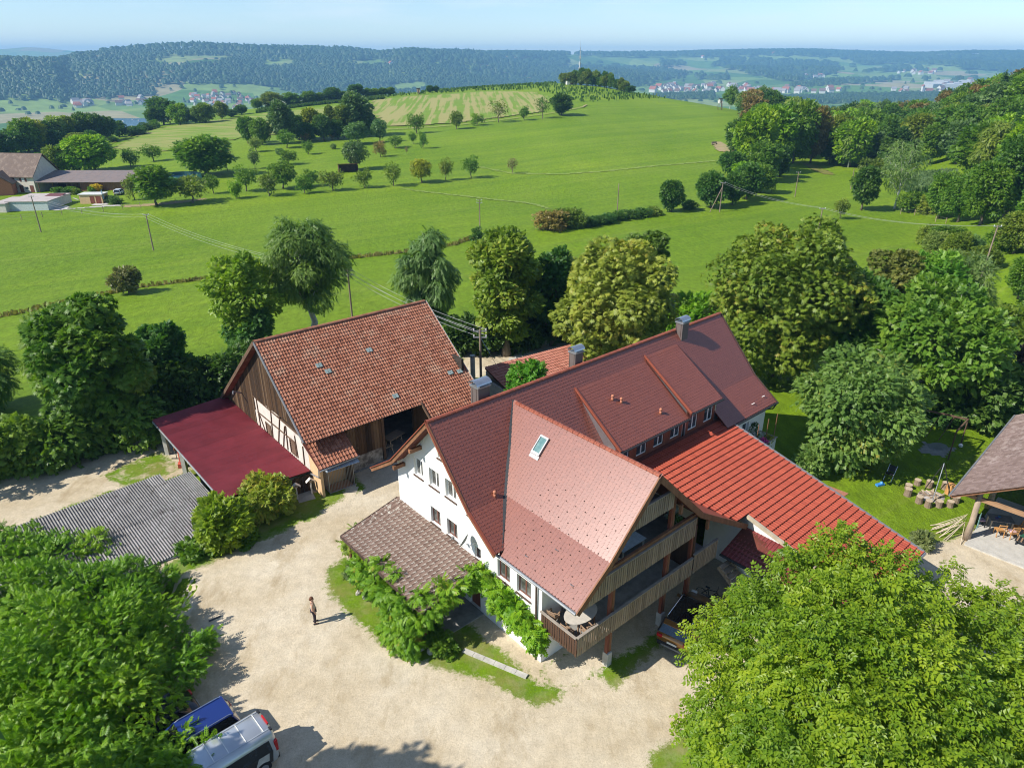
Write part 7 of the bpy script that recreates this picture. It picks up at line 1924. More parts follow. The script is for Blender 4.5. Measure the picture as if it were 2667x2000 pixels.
bed = [(925,1500,46,26,(0.105,0.150,0.05),'round grey green shrub nearest the porch post'),(957,1530,44,26,(0.16,0.19,0.03),'yellowish plant at the left end of the garden bed'),(990,1553,62,40,(0.075,0.155,0.018),'leafy green bush in the garden bed'),
       (1020,1583,50,34,(0.085,0.15,0.03),'grey green plant in the middle of the bed'),(1048,1606,56,36,(0.080,0.165,0.015),'fresh green bush in the middle of the bed'),(1085,1640,50,30,(0.090,0.165,0.02),'green bush at the right of the ornamental grass'),
       (1120,1665,60,44,(0.075,0.15,0.016),'bushy plant below the right porch corner'),(1150,1688,60,40,(0.085,0.16,0.016),'green plant at the right end of the bed'),(1135,1662,26,22,(0.34,0.30,0.04),'yellow leaved plant at the right end of the bed'),
       (1172,1700,40,16,(0.08,0.16,0.015),'low plant spilling over the grass at the bed end'),(1005,1540,30,22,(0.20,0.21,0.10),'silvery small plant in the garden bed'),(1070,1590,30,30,(0.24,0.26,0.04),'yellow green plant under the vine')]
for i, (bx, by, w_, h_, c, lb) in enumerate(bed):
    near_tree('bed_plant', bx, by, by - h_, w_, 6, 520, spray_template(5, 0.22, 0.09, 'alt'), c, lb, 190 + i, base=0.0, cat='plant', group='plants of the garden bed by the porch', rag=0.3)
# ornamental grass
for (bx, by) in ((1018, 1612), (1032, 1628)):
    p = at(bx, by); e = empty('ornamental_grass', tuple(p), 0, 'left tuft of long bladed ornamental grass in the bed' if bx < 1020 else 'right tuft of long bladed ornamental grass in the bed', 'plant', 'ornamental grasses')
    V = []; r_ = random.Random(bx)
    for _ in range(140):
        a = r_.uniform(0, 6.28); o = r_.uniform(0.15, 0.6); hh = r_.uniform(0.5, 0.9); c, s = math.cos(a), math.sin(a); wd = 0.012
        q = [(0.05 * c, 0.05 * s, 0), (o * 0.5 * c, o * 0.5 * s, hh), (o * c, o * s, hh * 0.75)]
        for (x0, y0, z0), (x1, y1, z1) in zip(q[:-1], q[1:]): V += [(x0 - s*wd, y0 + c*wd, z0), (x0 + s*wd, y0 - c*wd, z0), (x1 + s*wd, y1 - c*wd, z1), (x1 - s*wd, y1 + c*wd, z1)]
    V = np.array(V); o = mesh_obj('blades', np_mesh('grass_blades', V, np.arange(len(V)).reshape(-1, 4), mat=M_LEAF, tint=np.full(len(V) // 4, 0.5)), e); o.color = (0.09, 0.17, 0.03, 1)
M_STONE = simple('field_stone', (0.42, 0.39, 0.35), 0.9, 0.15, var=0.25, scale=4.0, bmp=0.4)
def rock(px, py, w, h, lab, seed, grp='stones of the garden bed'):
    p = at(px, py); r_ = random.Random(seed); mb = MB(); mb.ball((0, 0, h * 0.35), 0.5, 8, 6)
    mb.v = [(x * w * r_.uniform(.85, 1.15), y * w * 0.8 * r_.uniform(.85, 1.15), z * h * 2 * r_.uniform(.85, 1.15)) for x, y, z in mb.v]
    o = mb.obj('rock', M_STONE, None, tuple(p), (0, 0, seed)); tag(o, lab, 'rock', grp)
for i, (x, y, w_, h_, lb) in enumerate(((1098,1688,0.5,0.28,'tall pale rock of the pair at the right end of the bed'),(1121,1698,0.45,0.22,'flat white rock of the pair at the right end of the bed'),(1058,1660,0.6,0.2,'flat reddish grey rock in the middle of the bed edge'),(933,1546,0.35,0.2,'small round stone at the left bed edge'),(950,1556,0.35,0.2,'grey stone next to the small round one at the bed edge'),(927,1492,0.35,0.2,'stone under the porch vine'),(941,1494,0.3,0.2,'light stone beside the tree stump'))): rock(x, y, w_, h_, lb, i + 1)
p = at(948, 1490); e = empty('tree_stump', tuple(p), 0.5, 'thick orange brown tree stump at the porch corner', 'stump')
mb = MB(); mb.tube([(0, 0, -0.05), (0, 0, 0.5), (0.02, 0, 1.0)], [0.42, 0.36, 0.34], 12); mb.obj('trunk', simple('orange_wood', (0.42, 0.20, 0.08), 0.75, 0.2, var=0.25, scale=5.0, stretch=(1, 1, 0.2), bmp=0.3), e, smooth=False)

# ---- the two great foreground trees
def lobes_at(spec, origin):
    out = []
    for px, py, h, r in spec:
        k = ray(px, py); t = (h - CAM_H) / k[2]
        out.append((k[0] * t - origin[0], k[1] * t - origin[1], h - origin[2], r, r, r * 0.85))
    return out
t_ash = spray_template(9, 0.33, 0.070, 'pinnate'); t_wal = spray_template(7, 0.42, 0.100, 'pinnate', False)
lo = np.array([-20.5, 24.6, -4.0])
spec = [(40,1450,2.6,1.5),(140,1440,2.4,1.4),(235,1440,2.0,1.2),(320,1510,2.0,1.3),(80,1540,3.4,1.9),(225,1550,3.0,1.7),(345,1590,2.3,1.4),(420,1610,1.5,0.9),(400,1680,1.9,1.25),(505,1690,1.0,0.7),(120,1660,3.8,2.0),(270,1670,3.4,1.8),
        (370,1750,2.4,1.4),(480,1745,1.3,0.8),(180,1800,3.8,1.9),(300,1830,3.1,1.6),(60,1790,4.2,2.0),(400,1880,2.0,1.05),(480,1930,1.5,0.6),(545,1950,1.75,0.45),(230,1930,3.6,1.7),(110,1930,4.0,1.9),(350,1980,2.6,1.25),(440,2000,2.0,0.85),(-60,1600,3.4,1.9),(-60,1850,4.2,2.1),(250,2060,3.6,1.7),(90,2080,4.0,1.9),
        (285,1455,1.7,0.8),(90,1400,2.2,0.8),(-30,1420,2.6,1.2),(385,1530,1.4,0.7),(430,1500,0.9,0.5),(535,1665,1.0,0.45)]
spec = [(a_, b_, h_ - (1.9 if a_ < 300 else 1.3 if a_ < 420 else 0.35), r_ * 1.04) for a_, b_, h_, r_ in spec]
lbs = lobes_at(spec, lo)
make_tree('ash_tree', tuple(lo), crown('ash_foliage', 201, lbs, 27000, t_ash, M_LEAF_GLOSSY, droop=0.25, rag=0.34, cull=0.6, upbias=0.5, inner=0.2, flat=0.4), limb_mesh('ash_trunk', 201, 0.24, lbs[::2], M_BARK, fork=0.12, stems=3, spread=0.8), (0.112, 0.225, 0.010), 'big dark green ash tree filling the lower left corner', rz=0.0)
lo = np.array([13.6, 22.6, 0.0])
spec = [(2180,1470,7.4,1.5),(2090,1520,6.8,1.4),(2290,1510,6.9,1.5),(1990,1580,5.6,1.3),(2180,1600,8.0,1.9),(2330,1620,7.4,1.7),(1900,1640,4.6,1.1),(2040,1680,6.6,1.8),(2200,1740,8.4,2.0),(2360,1760,7.8,1.9),(1860,1720,4.2,1.1),(1940,1780,5.2,1.4),(2080,1830,7.2,1.9),
        (1850,1870,3.6,1.0),(1930,1900,4.8,1.4),(2250,1890,8.0,2.0),(2060,1960,6.4,1.8),(1860,1960,3.4,0.9),(1960,2030,5.0,1.5),(2420,1900,7.2,1.9),(2180,2050,7.0,2.0),(2440,1640,5.8,1.2),(2520,1580,4.6,1.0),(2600,1600,4.6,1.1),(2560,1700,5.6,1.4),(2680,1680,5.4,1.5),(2500,1790,6.2,1.5),
        (2640,1820,6.0,1.7),(2560,1920,6.4,1.7),(2720,1940,6.0,1.8),(2380,2040,7.0,1.9),(2600,2060,6.2,1.8),(1815,1650,3.7,0.55),(1800,1895,2.7,0.6),(2000,1555,5.2,0.7),(2400,1560,5.9,0.9),(2480,1490,3.6,0.5),(1925,1560,4.2,0.55)]
lbs = lobes_at(spec, lo)
make_tree('walnut_tree', tuple(lo), crown('walnut_foliage', 202, lbs, 19000, t_wal, M_LEAF_GLOSSY, droop=0.75, rag=0.32, cull=0.6, upbias=0.6, inner=0.2, flat=0.45), limb_mesh('walnut_trunk', 202, 0.33, lbs[::2], simple('walnut_bark', (0.34, 0.31, 0.28), 0.8, 0.2, var=0.25, scale=5.0), fork=0.2, stems=2, spread=0.7), (0.150, 0.230, 0.012), 'huge bright green walnut tree filling the lower right corner', rz=0.0)
# tall tree outside the frame whose shadow reaches the lower edge of the yard
near_tree('tall_tree', 0, 0, 0, 0, 16, 3500, t_broad, (0.078, 0.169, 0.015), 'tall tree standing beyond the lower left edge of the yard', 203, pos=(-18.9, 12.3), h=16.8, w=7.5, base=0.3)

# ------------------------------------------------------------------ vehicles
def paint(name, c, rough=0.25, metal=0.3):
    m, n, l, b = newmat(name); b.inputs['Base Color'].default_value = (*c, 1); b.inputs['Roughness'].default_value = rough
    b.inputs['Metallic'].default_value = metal; b.inputs['Coat Weight'].default_value = 0.6; b.inputs['Coat Roughness'].default_value = 0.06
    f = noise(n, l, 1.5, 3.0); l.new(ramp(n, l, f, [(0.3, tuple(x * 0.93 for x in c)), (0.7, tuple(min(1, x * 1.05) for x in c))]), b.inputs['Base Color'])
    return m
M_TYRE = simple('tyre_rubber', (0.025, 0.025, 0.026), 0.8, 0.2, var=0.2)
M_RIM = simple('alloy_rim', (0.45, 0.46, 0.47), 0.3, 0.5, metal=0.8, var=0.1)
M_CARGLASS = glass('car_glass', (0.012, 0.014, 0.016), (0.03, 0.035, 0.04))
M_BLACKTRIM = simple('black_trim', (0.02, 0.02, 0.022), 0.5, 0.4)
M_LAMPRED = simple('tail_lamp_red', (0.42, 0.015, 0.015), 0.2, 0.6)
M_LAMPW = simple('lamp_clear', (0.75, 0.75, 0.72), 0.15, 0.6)
M_PLATE = simple('number_plate', (0.78, 0.78, 0.74), 0.5, 0.3)
def loft(secs, closed_ends=True):
    """secs: list of equal-length loops"""
    mb = MB(); n = len(secs[0]); vs = [p for s in secs for p in s]; fs = []
    for i in range(len(secs) - 1):
        for k in range(n): fs.append((i*n + k, i*n + (k+1) % n, (i+1)*n + (k+1) % n, (i+1)*n + k))
    if closed_ends: fs += [tuple(reversed(range(n))), tuple((len(secs)-1)*n + k for k in range(n))]
    return mb.add(vs, fs)
def car(name, loc, rz, label, body, L=4.2, W=1.8, H=1.55, roofm=None, belt=0.95, gl=(-2.0, 1.25), rf=(-1.75, 0.35), hood=0.92, rails=None, plate=True, lower=None):
    """x forward, rear at -L/2. gl: glasshouse base ends, rf: roof ends (x)"""
    e = empty(name, loc, rz, label, 'car')
    h = L / 2
    def sec(x, zb, zt, hw):
        return [(x, -hw*0.86, zb), (x, hw*0.86, zb), (x, hw, zb + 0.16), (x, hw*1.0, zb + (zt-zb)*0.62), (x, hw*0.96, zt - 0.05), (x, hw*0.86, zt), (x, -hw*0.86, zt), (x, -hw*0.96, zt - 0.05), (x, -hw, zb + (zt-zb)*0.62), (x, -hw, zb + 0.16)]
    w = W / 2
    S = [sec(-h, 0.42, belt - 0.16, w*0.84), sec(-h + 0.10, 0.30, belt - 0.03, w*0.94), sec(-h + 0.5, 0.22, belt + 0.02, w), sec(0, 0.20, belt, w), sec(gl[1], 0.20, belt - 0.02, w), sec(h - 0.75, 0.22, hood - 0.06, w*0.99), sec(h - 0.25, 0.28, hood - 0.20, w*0.90), sec(h, 0.38, hood - 0.36, w*0.76)]
    m = loft(S); bo = m.obj('body', body, e, smooth=True, bevel=0.0)
    # glasshouse
    tw = w * 0.74; bw = w * 0.93; zt = H - 0.05
    def ring(x0, x1, hw, z): return [(x0, -hw, z), (x0, hw, z), (x1, hw*0.96, z), (x1, -hw*0.96, z)]
    A, B = ring(gl[0], gl[1], bw, belt - 0.02), ring(rf[0], rf[1], tw, zt)
    loft([A, B]).obj('windows', M_CARGLASS, e)
    # roof and pillars
    mb = MB(); mb.prism([(rf[0] - 0.06, -tw*0.98, zt + 0.004), (rf[0] - 0.06, tw*0.98, zt + 0.004), (rf[1]*0.6, tw, zt + 0.03), (rf[1] + 0.04, tw*0.94, zt + 0.004), (rf[1] + 0.04, -tw*0.94, zt + 0.004), (rf[1]*0.6, -tw, zt + 0.03)], (0, 0, 0.05)); mb.obj('roof', roofm or body, e, bevel=0.02)
    pmat = body if roofm is None else M_BLACKTRIM; xm = (gl[0] + gl[1]) / 2 - 0.1
    for s in (-1, 1):
        for (xa, xb, t1, k1) in ((gl[0] + 0.02, rf[0] + 0.02, 0.09, 0.985), (gl[1] - 0.02, rf[1] - 0.02, 0.09, 0.985), (xm, xm - 0.05, 0.07, 1.0)):
            mb = MB(); mb.beam((xa, s * bw * k1, belt - 0.02), (xb, s * tw, zt), t1, 0.06); mb.obj('pillar', pmat, e)
    if rails:
        for s in (-1, 1):
            mb = MB(); mb.tube([(rf[0] + 0.05, s * tw * 0.92, zt + 0.05), (rf[0] + 0.15, s * tw * 0.92, zt + 0.10), (rf[1] - 0.15, s * tw * 0.92, zt + 0.10), (rf[1], s * tw * 0.92, zt + 0.05)], 0.022, 6); mb.obj('roof_rail', rails, e)
    # bumpers, lamps, plate, mirrors, wheels
    mb = MB(); mb.box(-h - 0.04, -h + 0.16, -w*0.86, w*0.86, 0.26, 0.52); mb.obj('bumper', lower or M_BLACKTRIM, e, bevel=0.03)
    mb = MB(); mb.box(h - 0.16, h + 0.04, -w*0.76, w*0.76, 0.24, 0.46); mb.obj('bumper', lower or M_BLACKTRIM, e, bevel=0.03)
    for s in (-1, 1):
        mb = MB(); y0, y1 = sorted((s * w * 0.60, s * w * 0.93)); mb.box(-h - 0.012, -h + 0.22, y0, y1, belt - 0.26, belt - 0.07); mb.obj('tail_lamp', M_LAMPRED, e, bevel=0.02)
        mb = MB(); y0, y1 = sorted((s * w * 0.48, s * w * 0.82)); mb.box(h - 0.24, h - 0.04, y0, y1, hood - 0.32, hood - 0.2); mb.obj('headlight', M_LAMPW, e, bevel=0.02)
        mb = MB(); y0, y1 = sorted((s * (w + 0.02), s * (w + 0.2))); mb.box(gl[1] - 0.45, gl[1] - 0.3, y0, y1, belt, belt + 0.15); mb.obj('mirror', body, e, bevel=0.03)
        for x in (-h + 0.78, h - 0.85):
            wh = empty('wheel', (x, s * (w - 0.10), 0.33), parent=e)
            mb = MB(); mb.tube([(0, -0.115, 0), (0, 0.115, 0)], 0.33, 20); mb.obj('tyre', M_TYRE, wh)
            mb = MB(); yy = s * 0.122
            mb.tube([(0, yy - s * 0.03, 0), (0, yy, 0)], 0.20, 14)
            for k in range(5):
                a = k * 1.2566; mb.beam((0, yy, 0), (0.2 * math.cos(a), yy, 0.2 * math.sin(a)), 0.05, 0.03)
            mb.obj('rim', M_RIM, wh)
            mb = MB(); vs = []; k = 12
            for i in range(k + 1):
                a = math.pi * i / k
                for rr in (0.36, 0.43): vs += [(x + rr * math.cos(a), s * (w + 0.006), 0.33 + rr * math.sin(a)), (x + rr * math.cos(a), s * (w - 0.06), 0.33 + rr * math.sin(a))]
            fs = []
            for i in range(k): b0 = 4*i; fs += [(b0, b0+2, b0+6, b0+4), (b0+1, b0+5, b0+7, b0+3), (b0, b0+4, b0+5, b0+1), (b0+2, b0+3, b0+7, b0+6)]
            mb.add(vs, fs); mb.obj('wheel_arch', lower or M_BLACKTRIM, e)
    if plate:
        mb = MB(); mb.box(-h - 0.055, -h - 0.042, -0.26, 0.26, 0.56 if belt < 1 else 0.6, 0.67 if belt < 1 else 0.71); mb.obj('number_plate', M_PLATE, e)
    return e
M_BLUE = paint('blue_paint', (0.012, 0.035, 0.19))
M_SILVERP = paint('silver_paint', (0.50, 0.53, 0.56), 0.3, 0.5)
M_BRONZE = paint('bronze_paint', (0.36, 0.17, 0.045), 0.28, 0.5)
M_BLACKP = paint('black_paint', (0.012, 0.012, 0.014))
M_RAILM = simple('polished_rail', (0.7, 0.71, 0.72), 0.2, 0.5, metal=0.9, var=0.05)
fwd = math.radians(180 + 43)
def behind(px, py, z, L, rz):  # centre of a car whose rear top edge is seen at this point
    k = ray(px, py); t = (z - CAM_H) / k[2]; return (k[0] * t + math.cos(rz) * L / 2, k[1] * t + math.sin(rz) * L / 2, 0.0)
car('blue_car', behind(612, 1838, 1.25, 4.1, fwd), fwd, 'blue compact car with pale roof rails parked under the ash tree', M_BLUE, L=4.1, W=1.78, H=1.57, rails=M_RAILM, gl=(-2.0, 1.2), rf=(-1.72, 0.25))
car('dark_car', behind(508, 1808, 1.2, 4.2, fwd), fwd, 'black car half hidden in the shade left of the blue car', M_BLACKP, L=4.2, W=1.78, H=1.46, gl=(-1.75, 1.2), rf=(-1.2, 0.2))
fo = math.radians(54)
o_c = np.array([7.95, 26.62, 0.0]) + np.array([math.cos(fo), math.sin(fo), 0]) * 2.1
oc = car('bronze_car', tuple(o_c), fo, 'bronze car with black roof parked beside the balcony posts', M_BRONZE, L=4.3, W=1.82, H=1.60, roofm=M_BLACKP, rails=M_RAILM, gl=(-2.02, 1.25), rf=(-1.62, 0.35), lower=M_BLACKTRIM)
mb = MB(); mb.prism([(-1.98, -0.62, 1.50), (-1.98, 0.62, 1.50), (-1.60, 0.64, 1.56), (-1.60, -0.64, 1.56)], (0, 0, 0.035)); mb.obj('spoiler', M_BRONZE, oc)
mb = MB(); mb.box(-2.215, -2.195, -0.55, 0.55, 0.30, 0.40); mb.obj('skid_plate', M_GREYMETAL, oc)
# delivery van: silver roof, dark printed sides
def van(loc, rz):
    e = empty('delivery_van', loc, rz, 'silver roofed delivery van with black printed sides parked beside the blue car', 'van')
    L, W, H = 4.4, 1.83, 1.85; h, w = L / 2, W / 2
    M_SIDE = paint('van_black_print', (0.022, 0.020, 0.020), 0.3, 0.1)
    def sec(x, zb, zt, hw, tw): return [(x, -hw*0.9, zb), (x, hw*0.9, zb), (x, hw, zb + 0.15), (x, hw, 1.0), (x, (hw+tw)/2 + 0.02, zt - 0.28), (x, tw, zt - 0.05), (x, tw - 0.08, zt), (x, -tw + 0.08, zt), (x, -tw, zt - 0.05), (x, -(hw+tw)/2 - 0.02, zt - 0.28), (x, -hw, 1.0), (x, -hw, zb + 0.15)]
    loft([sec(-h, 0.35, H - 0.10, w*0.93, w*0.70), sec(-h + 0.12, 0.25, H - 0.01, w, w*0.76), sec(0.0, 0.22, H, w, w*0.77), sec(0.75, 0.22, H - 0.03, w, w*0.76), sec(1.25, 0.22, 1.28, w, w*0.80), sec(h - 0.35, 0.26, 1.02, w*0.95, w*0.82), sec(h, 0.36, 0.80, w*0.78, w*0.66)]).obj('body', M_SILVERP, e, smooth=True)
    for i, x in enumerate((-1.85, -1.12, -0.40, 0.18)):
        mb = MB(); mb.box(x - 0.018, x + 0.018, -w*0.60, w*0.60, H + 0.003, H + 0.016); mb.obj('roof_rib', M_LAMPW, e)
    for s in (-1, 1):
        mb = MB(); mb.box(-2.05, 0.7, s*w*0.62 - 0.02, s*w*0.62 + 0.02, H + 0.003, H + 0.02); mb.obj('roof_seam', M_SILVERP, e)
        # side panels with the print, following the tumblehome
        mb = MB(); q = [(-h + 0.30, s*(w + 0.008), 0.42), (1.2, s*(w + 0.008), 0.42), (1.2, s*(w + 0.008), 1.02), (-h + 0.22, s*(w + 0.008), 1.02)]; mb.prism(q, (0, -s*0.01, 0)); mb.obj('side_print', M_SIDE, e)
        yt = (w + w*0.77)/2 + 0.03
        mb = MB(); q = [(-h + 0.24, s*(w + 0.008), 1.025), (1.15, s*(w + 0.008), 1.025), (0.75, s*(yt + 0.004), H - 0.30), (-h + 0.30, s*(yt + 0.004), H - 0.30)]; mb.prism(q, (0, -s*0.01, 0)); mb.obj('side_window', M_CARGLASS, e)
        mb = MB(); y0, y1 = sorted((s*w*0.80, s*w*0.985)); mb.box(-h - 0.02, -h + 0.13, y0, y1, 0.82, 1.42); mb.obj('tail_lamp', M_LAMPRED, e, bevel=0.02)
        mb = MB(); y0, y1 = sorted((s*w*0.52, s*w*0.70)); mb.box(-h + 0.02, -h + 0.12, y0, y1, H - 0.06, H + 0.012); mb.obj('hinge', M_BLACKTRIM, e)
        for x in (-h + 0.72, h - 0.85):
            wh = empty('wheel', (x, s*(w - 0.09), 0.33), parent=e)
            mb = MB(); mb.tube([(0, -0.115, 0), (0, 0.115, 0)], 0.33, 20); mb.obj('tyre', M_TYRE, wh)
            mb = MB(); mb.tube([(0, s*0.10, 0), (0, s*0.125, 0)], 0.19, 14); mb.obj('rim', M_GREYMETAL, wh)
    mb = MB(); mb.box(-h + 0.01, -h + 0.07, -0.28, 0.28, H - 0.07, H + 0.01); mb.obj('brake_light', M_LAMPRED, e)
    mb = MB(); mb.box(-h - 0.012, -h + 0.02, -w*0.62, w*0.62, 1.08, 1.55); mb.obj('rear_window', M_CARGLASS, e)
    mb = MB(); mb.box(-h - 0.05, -h + 0.1, -w*0.88, w*0.88, 0.27, 0.55); mb.obj('bumper', M_BLACKTRIM, e, bevel=0.03)
    mb = MB(); mb.box(-h - 0.03, -h - 0.01, -0.26, 0.26, 0.66, 0.78); mb.obj('number_plate', M_PLATE, e)
    # lettering on the near side
    M_PRINT = simple('van_print_pale', (0.55, 0.55, 0.53), 0.5, 0.3)
    def text(s_, size, x, z):
        cu = bpy.data.curves.new('lettering', 'FONT'); cu.body = s_; cu.size = size; cu.extrude = 0.002; o = bpy.data.objects.new('lettering', cu); COL.objects.link(o)
        me = bpy.data.meshes.new_from_object(o.evaluated_get(bpy.context.evaluated_depsgraph_get())); bpy.data.objects.remove(o); me.materials.clear(); o = mesh_obj('lettering', me, e, mat=M_PRINT)
        # on the left-hand flank, which faces the camera
        o.location = (x, SIDE * (w + 0.022), z); o.rotation_euler = (math.pi / 2, 0, math.pi if SIDE > 0 else 0.0)
    SIDE = 1
    text('ILLER', 0.34, -0.20, 0.62)
    mb = MB(); s = SIDE
    mb.prism([(-1.15, s*(w + 0.020), 0.55), (-1.75, s*(w + 0.020), 0.60), (-1.8, s*(w + 0.020), 0.98), (-1.35, s*(w + 0.020), 1.0)], (0, s*0.004, 0)); mb.obj('printed_picture', simple('print_beige', (0.50, 0.47, 0.42), 0.6, 0.3), e)
    for k, z in enumerate((0.92, 0.84, 0.76)):
        mb = MB(); mb.box(0.35, 1.05 - 0.1 * k, s*(w + 0.018), s*(w + 0.022), z, z + 0.028); mb.obj('print_line', M_PRINT, e)
    return e
vn = behind(688, 1878, 1.5, 4.4, fwd)
van((vn[0] + 0.15, vn[1] - 0.15, 0), fwd)

# ------------------------------------------------------------------ person in the yard
def skin_body(name, joints, mat, parent, sub=2):
    """joints: {id: (pos, radius, parent id)}; first is the root"""
    ids = list(joints); me = bpy.data.meshes.new(name)
    me.from_pydata([joints[i][0] for i in ids], [(ids.index(i), ids.index(joints[i][2])) for i in ids if joints[i][2] is not None], [])
    o = bpy.data.objects.new(name, me); COL.objects.link(o)
    md = o.modifiers.new('skin', 'SKIN'); md.use_smooth_shade = True
    for k, i in enumerate(ids):
        r = joints[i][1]; r = r if isinstance(r, tuple) else (r, r)
        me.skin_vertices[0].data[k].radius = r; me.skin_vertices[0].data[k].use_root = (k == 0)
    sb = o.modifiers.new('sub', 'SUBSURF'); sb.levels = sub; sb.render_levels = sub
    dg = bpy.context.evaluated_depsgraph_get(); m2 = bpy.data.meshes.new_from_object(o.evaluated_get(dg)); bpy.data.objects.remove(o)
    m2.materials.clear(); m2.materials.append(mat); m2.name = name
    return mesh_obj(name, m2, parent)
M_SKIN = simple('skin', (0.50, 0.29, 0.20), 0.55, 0.35, var=0.06)
M_SHIRT = simple('beige_shirt', (0.47, 0.42, 0.35), 0.85, 0.15, var=0.12, scale=8.0)
M_TROUS = simple('dark_trousers', (0.045, 0.035, 0.045), 0.85, 0.15, var=0.2, scale=8.0)
M_HAIR = simple('brown_hair', (0.13, 0.055, 0.028), 0.6, 0.3, var=0.3, scale=20.0)
pf = at(821, 1622)
per = empty('person', tuple(pf), math.radians(20), 'person standing on the gravel in beige sleeveless top and dark trousers', 'person')
J = {'pelvis': ((0, 0, 0.93), (0.15, 0.11), None), 'waist': ((0.0, 0, 1.08), (0.13, 0.095), 'pelvis'), 'chest': ((-0.02, 0, 1.28), (0.155, 0.11), 'waist'), 'neck': ((0.0, 0, 1.46), 0.055, 'chest'), 'jaw': ((0.025, 0, 1.54), 0.065, 'neck'), 'head': ((0.01, 0, 1.64), 0.088, 'jaw'), 'crown': ((0.0, 0, 1.70), 0.06, 'head')}
for s, n_ in ((1, 'l'), (-1, 'r')):
    J.update({'hip' + n_: ((0, s * 0.095, 0.86), 0.095, 'pelvis'), 'knee' + n_: ((0.02, s * 0.105, 0.49), 0.062, 'hip' + n_), 'ank' + n_: ((-0.01, s * 0.11, 0.09), 0.042, 'knee' + n_), 'toe' + n_: ((0.15, s * 0.125, 0.035), 0.038, 'ank' + n_),
              'sho' + n_: ((-0.02, s * 0.19, 1.40), 0.058, 'chest'), 'elb' + n_: ((-0.05, s * 0.27, 1.14), 0.042, 'sho' + n_), 'wri' + n_: ((0.05, s * 0.26, 0.93), 0.029, 'elb' + n_), 'palm' + n_: ((0.075, s * 0.255, 0.86), (0.038, 0.018), 'wri' + n_)})
skin_body('body', J, M_SKIN, per)
for s in (1, -1):      # fingers and thumbs
    for k in range(4):
        y = s * (0.245 + 0.008 * k); x = 0.055 + 0.018 * k
        mb = MB(); l_ = (0.072, 0.082, 0.078, 0.062)[k]; mb.tube([(x, y, 0.85), (x + 0.008, y, 0.85 - l_ * 0.55), (x + 0.004, y - s * 0.012, 0.85 - l_)], [0.009, 0.0085, 0.007], 6); mb.obj('finger', M_SKIN, per, smooth=True)
    mb = MB(); mb.tube([(0.085, s * 0.24, 0.885), (0.115, s * 0.235, 0.855), (0.12, s * 0.235, 0.82)], [0.011, 0.010, 0.008], 6); mb.obj('thumb', M_SKIN, per, smooth=True)
T = {k: (J[k][0], J[k][1], J[k][2]) for k in ('pelvis', 'waist', 'chest')}
T['pelvis'] = ((0, 0, 0.95), (0.172, 0.130), None); T['waist'] = ((0, 0, 1.08), (0.150, 0.115), 'pelvis'); T['chest'] = ((-0.02, 0, 1.28), (0.175, 0.128), 'waist'); T['nb'] = ((-0.01, 0, 1.41), (0.10, 0.08), 'chest')
for s, n_ in ((1, 'l'), (-1, 'r')): T['s' + n_] = ((-0.02, s * 0.175, 1.395), 0.072, 'chest')
skin_body('shirt', T, M_SHIRT, per)
P_ = {'pelvis': ((0, 0, 0.93), (0.165, 0.125), None)}
for s, n_ in ((1, 'l'), (-1, 'r')): P_.update({'hip' + n_: ((0, s * 0.095, 0.84), 0.108, 'pelvis'), 'knee' + n_: ((0.02, s * 0.105, 0.49), 0.078, 'hip' + n_), 'ank' + n_: ((-0.01, s * 0.11, 0.10), 0.066, 'knee' + n_)})
skin_body('trousers', P_, M_TROUS, per)
for s in (1, -1):
    mb = MB(); mb.box(-0.10, 0.18, s * 0.12 - 0.045, s * 0.12 + 0.045, 0.0, 0.075); mb.obj('shoe', M_BLACKTRIM, per, bevel=0.025)
mb = MB(); mb.ball((-0.018, 0, 1.665), 0.103, 12, 8, (1.0, 0.92, 1.0)); mb.ball((-0.07, 0, 1.60), 0.075, 10, 6); mb.obj('hair', M_HAIR, per, smooth=True)
mb = MB(); mb.ball((0.105, 0, 1.605), 0.016, 6, 4, (1.2, 0.8, 1.4))
mb.obj('nose', M_SKIN, per, smooth=True)
for s in (1, -1):
    mb = MB(); mb.ball((0.092, s * 0.033, 1.632), 0.011, 6, 4); mb.obj('eye', M_BLACKTRIM, per)
    mb = MB(); mb.ball((0.0, s * 0.094, 1.61), 0.022, 6, 4, (1, 0.5, 1.4)); mb.obj('ear', M_SKIN, per)
mb = MB(); mb.box(0.085, 0.098, -0.025, 0.025, 1.562, 1.572); mb.obj('mouth', simple('lips', (0.40, 0.16, 0.13), 0.5, 0.3), per)
pl_ = at(560, 1611); e = empty('metal_strip', tuple(pl_), math.radians(38), 'short dark metal strip lying flat in the yard', 'strip')
mb = MB(); mb.box(-0.32, 0.32, -0.06, 0.06, 0.0, 0.03); mb.obj('strip', M_DARKMETAL, e)

